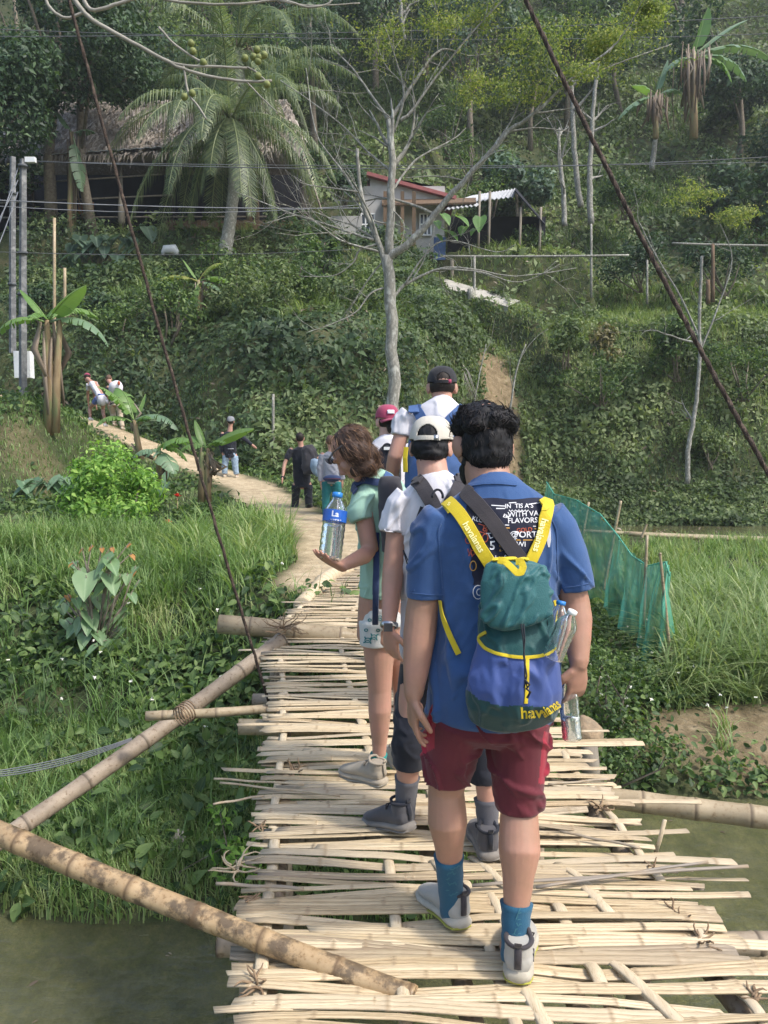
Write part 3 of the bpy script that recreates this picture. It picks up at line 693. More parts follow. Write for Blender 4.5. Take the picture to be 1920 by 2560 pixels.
# big bent bamboo edging the far end
mb = MB(); pts = [P(755, 1515, 7.2), P(790, 1478, 7.7), P(812, 1450, 8.1), P(838, 1432, 8.5), P(870, 1424, 8.8)]
mb2 = []
for i in range(len(pts)-1):
    for q in range(4): mb2.append(pts[i].lerp(pts[i+1], q/4))
mb2.append(pts[-1]); culm(mb, mb2, .082, .075, space=.11, n=18, rng=rb, tint=.9); mb.obj('curved_edge_log', M['warp'], bridge)
# lashings
def lash(c, ax, r, n=5, name='lashing', parent=bridge, wd=.012):
    mb = MB(); ax = Vector(ax).normalized(); U = ax.orthogonal().normalized(); W = ax.cross(U); c = Vector(c); pts = []
    for i in range(n*14+1):
        a = i/14*2*math.pi; pts.append(c+ax*(i/(n*14)-.5)*wd*n+ (U*math.cos(a)+W*math.sin(a))*(r+.002*math.sin(i*1.7)))
    mb.tube(pts, .0045, 5); mb.obj(name, M['rope'], parent)
def bow(c, s, name='tie', parent=bridge, seed=1, n=9, mat='rope'):
    q = random.Random(seed); mb = MB(); c = Vector(c)
    for i in range(n):
        a = q.random()*6.28; p = c+Vector((q.gauss(0, .2), q.gauss(0, .2), 0))*s; pts = [p]
        d = Vector((math.cos(a), math.sin(a), .4*q.random()))
        for k_ in range(5):
            d = (d+Vector((q.gauss(0, .35), q.gauss(0, .35), q.gauss(0, .3)))).normalized(); p = p+d*s*.28; pts.append(p)
        mb.tube(pts, [.005, .0045, .004, .0035, .003, .0015], 5)
    mb.obj(name, M[mat], parent)
for i, (px, py, s, n) in enumerate(((648, 2060, .06, 12), (620, 2245, .07, 12), (640, 2460, .09, 12), (1690, 2275, .07, 10), (1745, 2350, .09, 10), (1500, 2020, .09, 18), (1625, 2160, .06, 10), (735, 1935, .10, 12), (1885, 2490, .07, 9), (800, 1520, .10, 8))):
    p = G(px, py, .03); bow((p.x, p.y, dz(p.y)+.022), s*.55, seed=i, n=n//2+3)
bow(G(600, 2160, .02), .085, 'frayed_fibre', seed=44, n=12, mat='warp')

# --- poles lying against the bridge, each a thing of its own
def pole(label, pts, r0, r1, mat, **kw):
    mb = MB(); culm(mb, pts, r0, r1, rng=rb, **kw); o = mb.obj('bamboo_pole', M[mat]); tag(o, label, 'pole', 'bamboo poles and rails of the bridge'); return o
a, b = P(-60, 2058, 2.72), P(1035, 2495, 2.20)
pts = kn(a, b, 12, .012); pole('thick spotted yellow bamboo pole slanting down onto the deck nearest the camera', pts, .041, .035, 'culm_spot', n=24, space=.25, off=.20, open1=True)
p1 = Vector((lx(5.75)-.02, 5.75, .03)); p0 = P(-140, 2195, 3.9)
pole('long grey brown bamboo pole rising from lower left to the deck edge', kn(p0, P(706, 1598, 5.75), 12, .03), .049, .057, 'culm_old', n=20, space=.42)
pole('thick cut bamboo stub with a hollow end sticking out left of the far deck', [P(548, 1560, 5.95), P(700, 1572, 5.95), (rx(6)-.2, 6.0, .0)], .074, .072, 'culm_pale', n=20, space=.36, open0=True, tint=.3)
pole('thin bamboo rod tied across the long grey pole', [P(365, 1790, 4.55), P(520, 1783, 4.6), P(700, 1770, 4.7), (rx(4.7), 4.75, dz(4.7)-.06)], .029, .026, 'culm_pale', n=14, space=.30, open0=True)
pole('pale bamboo pole leaving the deck to the right over the water', [(.2, 3.95, -.05), P(1490, 1990, 3.95), P(1700, 2018, 3.85), P(2060, 2062, 3.65)], .052, .056, 'culm_pale', n=20, space=.235, off=.2)
pole('bamboo rail end poking out at the lower right of the deck', [(.4, 2.75, -.075), P(1880, 2385, 2.62), P(2040, 2395, 2.6)], .040, .042, 'culm_pale', n=16)
lash(P(462, 1783, 4.5), (p1-p0), .060, 5, parent=None, wd=.018)
bpy.data.objects['lashing']['label'] = 'brown rope lashing round the crossing of two bamboo poles'; bpy.data.objects['lashing']['category'] = 'rope'
# end knot mass where poles meet the deck
bow(P(712, 1570, 5.7), .13, 'rope_bundle', seed=9, n=26)
# upright white split stick on the right edge
mb = MB(); a = P(1632, 2155, 3.05); b = P(1662, 2050, 3.0); mb.tube([a, a.lerp(b, .5)+Vector((.003, 0, 0)), b], [(.009, .004)]*3, 6, data=[(0, 0, .9, 0)]*3); mb.obj('upright_splinter', M['warp'], bridge)
# loose long slats
for (p_, q_, w_, g_) in (((1180, 2215), (1870, 2165), .020, .9), ((1340, 2220), (1770, 2155), .016, .95), ((540, 2210), (760, 2222), .02, .7), ((535, 1948), (760, 1962), .014, .2), ((533, 2012), (660, 1990), .013, .5), ((1350, 1870), (1490, 1856), .012, .4), ((1370, 1962), (1525, 1948), .014, .6), ((1400, 2080), (1600, 2120), .016, .7), ((550, 1958), (850, 1990), .014, .3)):
    a = G(*p_, .05); b = G(*q_, .06); mb = MB(); rings = []; dat = []
    for i in range(13):
        c = a.lerp(b, i/12)+Vector((0, 0, .002*math.sin(i*.9))); 
        rings.append([c+Vector((0, u_*w_, v_)) for u_, v_ in ((-.5, 0), (-.3, .005), (.0, .008), (.3, .005), (.5, 0), (0, -.002))]); dat.append((i*.04, g_, .5, .6 if i % 5 == 2 else 0))
    mb.rings(rings, True, dat); mb.obj('loose_slat', M['slat'], bridge)
# posts and rock at the right of the bridge
mb = MB(); mb.tube([P(1478, 1965, 5.0), P(1476, 1905, 5.0), P(1472, 1850, 5.05)], [.065, .06, .055], 10); o = mb.obj('wooden_post', M['wood_grey']); tag(o, 'short weathered post standing beside the right edge of the deck', 'post')
mb = MB(); mb.ell(P(1462, 1835, 5.35), (.14, .12, .10), nu=28, nv=18); mb.ell(P(1440, 1860, 5.4), (.10, .10, .10), nu=20, nv=14); me = mb.mesh('rock', M['clay_rock'] if 'clay_rock' in M else pm('clay_rock', (.30, .22, .14), (.20, .16, .11), 9, .9, .6, .02))
c = co(me); c += nrm(me)*((fnoise(c, 7, 3)-.5)*.16)[:, None]; setco(me, c); o = put('rock', me); tag(o, 'brown rock behind the held bottle at the deck edge', 'rock')

# steel cables
def cable(label, a, b, r, mat, n=40, wob=.006, group='rusty steel cables bracing the bridge'):
    mb = MB(); q = random.Random(8); a, b = Vector(a), Vector(b); pts = []; rad = []
    d = (b-a).normalized(); U = d.orthogonal().normalized(); W = d.cross(U)
    for i in range(n+1):
        pts.append(a.lerp(b, i/n)+Vector((0, 0, -.09*4*(i/n)*(1-i/n)))+U*q.gauss(0, wob*.3)); rad.append(r*(1+q.gauss(0, .09)))
    mb.tube(pts, rad, 8)
    for ph in (0, 2.1, 4.2):     # twisted strands
        hp = []
        for i in range(n*5+1):
            f = i/(n*5); k_ = f*n; c = pts[min(int(k_), n-1)].lerp(pts[min(int(k_), n-1)+1], k_-min(int(k_), n-1)); an = f*n*2.2+ph
            hp.append(c+(U*math.cos(an)+W*math.sin(an))*r*.85)
        mb.tube(hp, r*.42, 5)
    o = mb.obj('steel_cable', M[mat]); tag(o, label, 'cable', group)
cable('thin rusty cable running from the upper left down to the deck edge', P(152, -80, 4.6), P(671, 1752, 4.9), .0085, 'rust')
cable('thick twisted rusty cable crossing the upper right corner of the view', P(1278, -80, 5.2), P(2010, 1340, 4.4), .0125, 'rust', wob=.012)
mb = MB()
for i in range(4): mb.tube(kn(P(-60, 1934+i*4, 4.6), P(330, 1845+i*2, 4.9), 8, .03+.006*i), .0038, 5)
o = mb.obj('wire_bundle', M['wire_pale']); tag(o, 'bundle of grey wires running low over the left bank', 'wires')
# ------------------------------------------------------------------ buildings and trees
rp = random.Random(21)
M['thatch'] = pm('thatch', (.36, .30, .26), (.22, .18, .155), 6, .95, .8, .04, 40, c3=(.42, .36, .31))
M['dark_wood'] = pm('dark_wood', (.045, .035, .03), (.025, .02, .018), 6, .8, .3)
M['brown_wood'] = pm('brown_wood', (.17, .11, .07), (.10, .07, .045), 6, .8, .3, stretch=(1, 1, .2))
M['near_black'] = pm('near_black', (.018, .020, .028), (.012, .013, .018), 3, .9, .2)  # on the house walls, near-black paints in the shade of the open interior
M['plaster'] = pm('plaster', (.46, .45, .44), (.36, .355, .35), 1.5, .9, .2, .01, 20)
M['red_roof'] = pm('red_roof', (.34, .11, .11), (.24, .085, .08), 4, .6, .1)
M['zinc'] = pm('zinc', (.45, .46, .48), (.32, .33, .35), 3, .5, .1, metal=.2)
M['blue_sheet'] = pm('blue_sheet', (.05, .10, .25), (.03, .06, .15), 4, .5, .2)
M['glass_dark'] = pm('glass_dark', (.02, .025, .03), None, 2, .1, 0, spec=.6)
M['red_plastic'] = pm('red_plastic', (.55, .05, .04), None, 3, .4, 0)
M['cloth_orange'] = pm('cloth_orange', (.35, .13, .05), None, 6, .9, .2)

def boxo(name, x0, x1, y0, y1, z0, z1, mat, parent):
    mb = MB(); mb.box(((x0+x1)/2, (y0+y1)/2, (z0+z1)/2), (abs(x1-x0)/2, abs(y1-y0)/2, abs(z1-z0)/2)); return mb.obj(name, M[mat], parent, smooth=False)
def slab(name, pts, th, mat, parent, wave=0, nw=0):
    """sheet through four corners, corrugated if asked"""
    a, b, c, d = [Vector(p) for p in pts]; mb = MB(); n = nw or 1; V_ = []
    up = (b-a).cross(d-a).normalized(); up = up if up.z > 0 else -up
    for i in range(n+1):
        for q in (0, 1):
            p = (a.lerp(b, i/n) if q == 0 else d.lerp(c, i/n)) + up*(wave if i % 2 else 0)
            V_ += [p, p-up*th]
    Fc = []
    for i in range(n):
        k = i*4; Fc += [(k, k+2, k+6, k+4), (k+1, k+5, k+7, k+3), (k, k+4, k+5, k+1), (k+2, k+3, k+7, k+6)]
    Fc += [(0, 1, 3, 2), (n*4, n*4+2, n*4+3, n*4+1)]
    mb.add(V_, Fc); return mb.obj(name, M[mat], parent, smooth=False)

hut = thing('stilt_house', 'dark open fronted house under a broad thatched roof behind the coconut palm', 'house', (-10.3, 35, 10.4))
boxo('floor', -17.5, -3.6, 34.4, 40.5, 10.2, 10.45, 'dark_wood', hut)
boxo('back_wall', -17.5, -3.6, 40.2, 40.4, 10.45, 14.8, 'near_black', hut); boxo('side_wall', -17.6, -17.5, 34.6, 40.2, 10.45, 14.0, 'near_black', hut); boxo('side_wall', -3.6, -3.5, 34.6, 40.2, 10.45, 14.0, 'dark_wood', hut)
ea, eb = P(40, 447, 34.2), P(800, 430, 34.2); ea = Vector((-17.6, 34.0, 13.45)); eb = Vector((-3.2, 34.0, 13.75)); ra = Vector((-16.0, 38.6, 17.6)); rb_ = Vector((-4.6, 38.6, 17.7))
roof = slab('roof', [ea, eb, rb_, ra], .25, 'thatch', hut)
slab('roof', [(-17.6, 43, 13.5), (-3.2, 43, 13.6), rb_, ra], .25, 'thatch', hut)
rg = np.random.RandomState(4); n = 9000
u_ = rg.rand(n); v_ = rg.rand(n); A = np.array(ea); B = np.array(eb); C_ = np.array(rb_); D_ = np.array(ra)
Pq = (A*(1-u_)[:, None]+B*u_[:, None])*(1-v_)[:, None] + (D_*(1-u_)[:, None]+C_*u_[:, None])*v_[:, None]
Nn = np.tile(np.array([[0, -.67, .74]]), (n, 1)); Tt = np.tile(np.array([[0, -.74, -.67]]), (n, 1))+rg.normal(0, .25, (n, 3)); Tt /= np.linalg.norm(Tt, axis=1, keepdims=True)
V_, F_, DD = leaves(Pq+Nn*.06, .35+.5*rg.rand(n), Nn, rg, rg.rand(n), .12, .1, .0, u=Tt)
np_mesh('thatch', V_, F_, DD, M['straw'], 'stuff', roof)
slab('eave_sheet', [(-16.6, 33.8, 13.38), (-7.4, 33.8, 13.95), (-7.4, 34.5, 14.15), (-16.6, 34.5, 13.6)], .03, 'zinc', hut, .04, 40)
for px, w, m in ((82, .06, 'dark_wood'), (120, .09, 'brown_wood'), (134, .05, 'wood_grey'), (178, .16, 'brown_wood'), (304, .06, 'wood_grey'), (430, .08, 'dark_wood'), (536, .10, 'dark_wood'), (622, .14, 'brown_wood'), (640, .12, 'brown_wood')):
    x = P(px, 500, 34.6).x; mb = MB(); mb.tube([(x, 34.6, 10.3), (x+.02, 34.6, 12), (x, 34.6, 13.7)], [w*1.1, w, w*.9], 9); mb.obj('post', M[m], hut)
for z, x0, x1, dzz in ((12.75, -16.6, -9.5, .45), (11.95, -16.8, -9, .35), (11.2, -16.5, -5, .05)):
    mb = MB(); mb.tube([(x0, 34.55, z-dzz/2), (x1, 34.55, z+dzz/2)], .035, 6); mb.obj('rail', M['wood_grey'], hut)
for i in range(30):
    x = -9.4+i*.2; boxo('board', x, x+.18, 34.35, 34.40+.01*(i % 3), 10.35, 11.0+.03*(i % 2), 'brown_wood', hut)
slab('lean_to_sheet', [P(430, 592, 34), P(500, 578, 34.4), P(510, 556, 35), P(452, 566, 34.8)], .02, 'zinc', hut, .05, 12)
def lump(name, c, r, mat, label, cat, amp=.15, sq=1.0):
    mb = MB(); mb.ell(c, r, nu=18, nv=12); me = mb.mesh(name, M[mat]); q = co(me); q += nrm(me)*((fnoise(q, 2.5/max(r), 3)-.5)*amp*max(r))[:, None]*2; setco(me, q); o = put(name, me); return tag(o, label, cat)
mb = MB(); c = P(378, 594, 34.0); mb.tube([c+Vector((0, 0, -.16)), c+Vector((0, 0, .13)), c+Vector((0, 0, .15))], [.17, .22, .235], 18); o = mb.obj('basin', M['red_plastic']); tag(o, 'red plastic basin at the edge of the thatched house', 'basin')
mb = MB(); c = P(425, 625, 32.6); mb.tube([c+Vector((-.25, 0, -.1)), c+Vector((-.2, 0, 0)), c+Vector((.2, 0, .03)), c+Vector((.25, 0, -.08))], [.12, .19, .19, .13], 18, round_ends=True); o = mb.obj('sack', M['white_paint']); tag(o, 'white sack lying in the bushes below the thatched house', 'sack')
mb = MB()
for i in range(5): mb.add([P(195+i*8, 506+(i % 2)*2, 36), P(203+i*8, 506, 36), P(203+i*8, 536+(i % 2)*5, 36), P(195+i*8, 536, 36)], [(0, 1, 2, 3)])
me = mb.mesh('cloth', M['cloth_orange']); o = put('hanging_cloth', me); md = o.modifiers.new('s', 'SOLIDIFY'); md.thickness = .03; tag(o, 'orange cloth hanging inside the dark house', 'cloth')
mb = MB(); c = P(303, 520, 34.0); mb.tube([c+Vector((0, 0, .9)), c+Vector((0, 0, .75)), c, c+Vector((0, 0, -.55)), c+Vector((0, 0, -.75))], [.02, .06, .13, .15, .05], 12); mb.tube([c+Vector((0, 0, -.7)), c+Vector((0, 0, -1.7))], .025, 6); o = mb.obj('closed_umbrella', M['wood_grey']); tag(o, 'closed grey sunshade standing before the thatched house', 'umbrella')

# --- plastered house with a red edged roof
hs = thing('village_house', 'grey plastered house with a red roof edge behind the bare tree', 'house', (1.0, 38, 10.3))
def hx(px, Y=37.2): return P(px, 500, Y).x
boxo('wall', hx(905), hx(1112), 37.3, 40.3, 10.2, 13.35, 'plaster', hs)
a, b = P(925, 436, 37.4), P(1112, 488, 37.4); mb = MB()
mb.add([(a.x, 37.35, 13.3), (b.x, 37.35, 13.3), (b.x, 37.35, b.z), (a.x, 37.35, a.z), (a.x, 40.2, 13.3), (b.x, 40.2, 13.3), (b.x, 40.2, b.z), (a.x, 40.2, a.z)], [(0, 1, 2, 3), (5, 4, 7, 6), (4, 0, 3, 7), (1, 5, 6, 2), (3, 2, 6, 7), (0, 4, 5, 1)]); mb.obj('gable', M['plaster'], hs, smooth=False)
a, b = P(918, 428, 37.0), P(1142, 489, 37.0); slab('roof', [a, b, (b.x, 40.6, b.z), (a.x, 40.6, a.z)], .16, 'red_roof', hs)
boxo('low_wall', hx(828, 36.9), hx(905, 36.9), 36.9, 37.2, 10.0, 11.9, 'plaster', hs)
slab('porch_roof', [P(955, 512, 36.2), P(1190, 505, 36.2), P(1190, 494, 37.3), P(955, 500, 37.3)], .08, 'brown_wood', hs)
for px in (963, 1006, 1035): boxo('post', hx(px, 36.3)-.08, hx(px, 36.3)+.08, 36.25, 36.4, 10.0, 12.8, 'brown_wood', hs)
for (p0, p1) in ((903, 936), (1050, 1078)):
    x0, x1 = hx(p0), hx(p1); zt, zb = P(0, 535, 37.2).z, P(0, 588, 37.2).z
    fr = boxo('window', x0, x1, 37.22, 37.30, zb, zt, 'glass_dark', hs)
    for q in (0, .33, .66, 1):
        xx = x0+(x1-x0)*q; boxo('bar', xx-.03, xx+.03, 37.16, 37.23, zb-.03, zt+.03, 'white_paint', fr)
    for q in (0, .5, 1): zz = zb+(zt-zb)*q; boxo('bar', x0-.03, x1+.03, 37.15, 37.20, zz-.03, zz+.03, 'white_paint', fr)
sh = thing('shed', 'open shed roofed with white corrugated sheets beside the grey house', 'shed', (5.3, 38, 10))
slab('roof_sheet', [P(1110, 514, 36.6), P(1282, 494, 36.6), P(1290, 473, 38.6), P(1180, 492, 38.6)], .03, 'zinc', sh, .07, 30)
slab('roof_sheet', [P(1112, 526, 36.0), P(1190, 516, 36.0), P(1200, 508, 36.8), P(1120, 516, 36.8)], .03, 'zinc', sh, .07, 14)
slab('roof_sheet', [P(1288, 476, 36.4), P(1362, 560, 36.4), P(1362, 556, 39), P(1290, 470, 39)], .05, 'near_black', sh)
boxo('back_wall', hx(1120, 38.8), hx(1365, 38.8), 38.8, 38.95, 9.9, 12.4, 'near_black', sh)
for px in (1196, 1222, 1300, 1350): x = P(px, 500, 36.6).x; mb = MB(); mb.tube([(x, 36.6, 9.5), (x+.05, 36.6, 12.9 if px < 1300 else 12.2)], .06, 8); mb.obj('post', M['wood_grey'], sh)
boxo('blue_sheet', hx(1085, 36.7), hx(1115, 36.7), 36.7, 36.8, 9.9, 10.9, 'blue_sheet', sh)

# --- concrete lane, stakes and rails on the terrace
mb = MB(); N_ = 14; vs = []
for i in range(N_+1):
    f = i/N_; x = .6+4.8*f; y = 36.8-3.4*(x-1)/4; z = 9.2-1.9*(x-1)/4+.22; k_ = 1+.10*math.sin(i*1.9)
    vs += [(x+.32*k_, y+.56*k_, z+.20), (x-.32*k_, y-.56*k_, z-.25), (x-.27*k_, y-.46*k_, z-.9), (x+.27*k_, y+.46*k_, z-.6)]
fs = []
for i in range(N_):
    k = i*4; fs += [(k, k+1, k+5, k+4), (k+1, k+2, k+6, k+5), (k+3, k, k+4, k+7)]
mb.add(vs, fs); o = mb.obj('path', M['concrete'], smooth=False); tag(o, 'pale concrete lane climbing to the grey house', kind='structure')
def stake(px, py0, py1, Y, r, label, mat='wood_grey', name='stake', group='stakes on the terrace', lean=0):
    a = P(px, py0, Y); b = P(px+lean, py1, Y); mb = MB(); mb.tube(kn(a, b, 4, 0), [r, r*.96, r*.92, r*.9, r*.85], 8); o = mb.obj(name, M[mat]); tag(o, label, 'post', group); return o
stake(1177, 785, 722, 33.6, .17, 'short thick pale post standing on the concrete lane', 'bark_pale', 'post')
stake(1186, 790, 640, 33.8, .06, 'thin stake right behind the thick pale post on the lane', 'bark_pale')
stake(1055, 735, 645, 36.0, .04, 'thin stake at the upper left end of the concrete lane')
stake(1130, 745, 650, 36.3, .10, 'grey stake under the rail above the lane')
stake(1478, 745, 560, 35.0, .06, 'tall thin stake right of the middle of the terrace rail', 'bark_pale')
stake(1618, 760, 650, 34.0, .05, 'thin stake below the right end of the terrace rail', 'bark_pale')
stake(1782, 755, 610, 33.5, .09, 'reddish forked stake at the right of the terrace', 'brown_wood')
stake(1770, 760, 700, 33.5, .10, 'split reddish stump at the right of the terrace', 'brown_wood', 'stump', None)
for lab, a, b in (('long pale bamboo rail hung level over the terrace', P(1100, 640, 34.6), P(1572, 638, 34.6)), ('pale bamboo rail at the right edge of the terrace', P(1680, 608, 33.6), P(1990, 614, 33.6))):
    mb = MB(); mb.tube(kn(a, b, 8, .03), .045, 8); o = mb.obj('rail', M['bark_pale']); tag(o, lab, 'rail', 'bamboo rails over the terrace')

# --- electricity poles and wires
def epole(px, y0, y1, Y, w, label, segs):
    t = thing('electricity_pole', label, 'pole', P(px, y0, Y), 'electricity poles on the mound'); a = P(px, y0, Y); b = P(px+2, y1, Y)
    mb = MB(); mb.tube([a-Vector((0, 0, .4)), a.lerp(b, .5), b], [(w, w*.8), (w*.92, w*.75), (w*.8, w*.7)], 4, up=(0, 1, 0)); mb.obj('shaft', M['pole_concrete'], t, smooth=False)
    for s_ in segs:
        c = a.lerp(b, s_); mb = MB(); mb.tube([c+Vector((0, 0, -.03)), c+Vector((0, 0, .03))], w*1.12, 10); mb.obj('band', M['wire'], t)
    return t
ep = epole(56, 975, 398, 19.4, .105, 'tall grey concrete electricity pole standing on the mound', (.32, .42, .6, .97)); epole(30, 845, 392, 21.5, .10, 'second electricity pole leaning close behind the tall grey one', (.3, .8))
mb = MB(); c = P(64, 400, 19.4); mb.box(c+Vector((.12, 0, .0)), (.12, .05, .06)); mb.obj('insulator', M['white_paint'], ep, smooth=False)
mb = MB(); c = P(60, 912, 19.8); mb.box(c, (.20, .12, .33)); o = mb.obj('meter_box', M['white_paint'], smooth=False); tag(o, 'white meter box mounted behind the tall electricity pole', 'box')
stake(136, 1000, 545, 22.5, .05, 'thin tall bare bamboo stake behind the banana plant', 'culm_pale', 'stake', 'thin stakes on the left bank')
stake(162, 810, 670, 22.5, .05, 'shorter bamboo stake right of the tall thin one', 'culm_pale', 'stake', 'thin stakes on the left bank')
def wire(a, b, sag, r, label, mat='wire', Y=None):
    mb = MB(); mb.tube(kn(a, b, 20, sag), r, 5); o = mb.obj('wire', M[mat]); tag(o, label, 'wire', 'overhead electric wires')
wire(P(58, 402, 19.4), P(2200, 372, 24), .35, .013, 'overhead wire from the pole top across the picture above the house roofs')
wire(P(58, 404, 19.4), P(2200, 398, 26), .15, .010, 'overhead wire just under the topmost wire from the pole')
wire(P(-200, 490, 18), P(900, 520, 24), .1, .014, 'wire drooping in front of the dark house', 'wire_pale')
wire(P(-200, 500, 18), P(900, 512, 24), .25, .010, 'thinner wire crossing the wire before the dark house', 'wire_pale')
wire(P(-200, 92, 17), P(2200, 22, 24), .2, .010, 'high overhead wire crossing the palm crown')
wire(P(-200, 65, 17), P(2200, 70, 25), .3, .009, 'second high overhead wire near the top of the picture')
wire(P(-200, 622, 18), P(1000, 615, 26), .2, .008, 'low wire over the bushes under the dark house')
for i, (x, y) in enumerate(((-60, 700), (-60, 640), (-60, 740))):
    wire(P(45, 420+i*30, 19.4), P(x, y, 16), .1, .012, ('steep', 'middle', 'lowest')[i]+' wire falling from the pole to the left edge', 'wire_pale')

# ------------------------------------------------------------------ branches
def branch(mb, p, d, L, r, depth, rng, curl=.25, up=.1, kids=3, tips=None, seg=7, n=6, shrink=.62):
    pts = [Vector(p)]; rad = [r]; d = Vector(d).normalized(); q = Vector(p)
    for i in range(seg):
        d = (d+Vector((rng.gauss(0, curl), rng.gauss(0, curl), rng.gauss(0, curl)+up))*.5).normalized()
        q = q+d*L/seg; pts.append(q); rad.append(r*(1-.75*(i+1)/seg))
        if depth > 0 and i >= 1 and rng.random() < kids/seg:
            dd = (d+Vector((rng.gauss(0, .7), rng.gauss(0, .7), rng.gauss(.15, .6)))).normalized()
            branch(mb, q, dd, L*shrink*(.6+.5*rng.random()), rad[-1]*.62, depth-1, rng, curl, up, kids, tips, max(4, seg-1), max(4, n-1), shrink)
    mb.tube(pts, rad, n)
    if tips is not None: tips.append(pts[-1]); tips.append(pts[len(pts)//2])
def limb(mb, px, Y, r0, r1, rng, twigs=4, TL=1.0, depth=1, n=8, tips=None, dY=0):
    """main limb given by picture points at distance Y (drifting by dY)"""
    K = [P(x, y, Y+dY*i/max(1, len(px)-1)) for i, (x, y) in enumerate(px)]; pts = []
    for i in range(len(K)-1):
        p0, p1, p2, p3 = K[max(i-1, 0)], K[i], K[i+1], K[min(i+2, len(K)-1)]
        for q in range(5):
            t = q/5; pts.append(.5*((2*p1)+(p2-p0)*t+(2*p0-5*p1+4*p2-p3)*t*t+(3*p1-p0-3*p2+p3)*t**3)+Vector((rng.gauss(0, r0*.12), 0, rng.gauss(0, r0*.12))))
    pts.append(K[-1]); m = len(pts); rad = [r0+(r1-r0)*(i/(m-1))**.8 for i in range(m)]
    mb.tube(pts, rad, n)
    for i in range(twigs):
        k = int((.25+.7*rng.random())*(m-1)); t = (pts[min(k+1, m-1)]-pts[k-1]).normalized()
        d = (t*.8+Vector((rng.gauss(0, .6), rng.gauss(0, .35), rng.gauss(.25, .5)))).normalized()
        branch(mb, pts[k], d, TL*(.5+.8*rng.random()), max(rad[k]*.5, r1), depth, rng, .3, .05, 3, tips, 7, 5)
    return pts
def crown_mesh(name, centers, n, lsize, rng, mat, parent, spread=.5, flat=1.0, aspect=.45, droop=.1, shell=False):
    Cc = np.array([list(c[:3]) for c in centers]); rad = np.array([c[3] if len(c) > 3 else spread for c in centers])
    w = rad**2; k = rng.choice(len(Cc), n, p=w/w.sum())
    v = rng.normal(0, 1, (n, 3)); v /= np.linalg.norm(v, axis=1, keepdims=True)
    q = rng.rand(n)**(.28 if shell else .5); Pq = Cc[k]+v*(rad[k]*q)[:, None]*np.array([1, 1, flat])
    keep = fnoise(Pq, 1.1/np.mean(rad), 3, 3.)+.12*rng.rand(n) > .47; Pq = Pq[keep]; v = v[keep]
    Nn = v*.7+rng.normal(0, .45, v.shape)+np.array([0, 0, .35]); Nn /= np.linalg.norm(Nn, axis=1, keepdims=True)
    V_, F_, D_ = leaves(Pq, lsize*(.6+.8*rng.rand(len(Pq))), Nn, rng, rng.rand(len(Pq)), aspect, .2, droop)
    return np_mesh(name, V_, F_, D_, M[mat], None, parent)
def tree(label, base, H, cr, mat, n=2600, lsize=.28, seed=0, bark='bark_brown', trunk_r=None, cz=.72, flat=.85, name='tree', group='forest trees on the hillside', cat='tree', blobs=11):
    q = random.Random(seed); rg_ = np.random.RandomState(seed+100); base = Vector(base)
    t = thing(name, label, cat, base, group); mb = MB(); r = trunk_r or H*.018
    top = base+Vector((q.gauss(0, .05)*H, q.gauss(0, .05)*H, H*.78)); pts = [base-Vector((0, 0, .3)), base.lerp(top, .35)+Vector((q.gauss(0, .02)*H, 0, 0)), base.lerp(top, .7), top]
    mb.tube(pts, [r*1.3, r, r*.75, r*.35], 8)
    cs = []
    for i in range(blobs):
        a = q.random()*6.283; e = (q.random()*2-1)*.9; rr = cr*(.35+.55*q.random())
        c = base+Vector((0, 0, H*cz))+Vector((math.cos(a)*rr, math.sin(a)*rr, e*cr*flat*.8)); cs.append((c.x, c.y, c.z, cr*(.30+.28*q.random())))
        if i < 6: mb.tube([pts[1].lerp(pts[2], q.random()), (pts[2]+c)/2+Vector((0, 0, -.1*cr)), c], [r*.4, r*.28, r*.1], 5)
    mb.obj('trunk', M[bark], t); crown_mesh('crown', cs, n, lsize, rg_, mat, t, flat=.8, shell=True); return t
def tlabel(col, extra): return f'{col} tree {extra}'

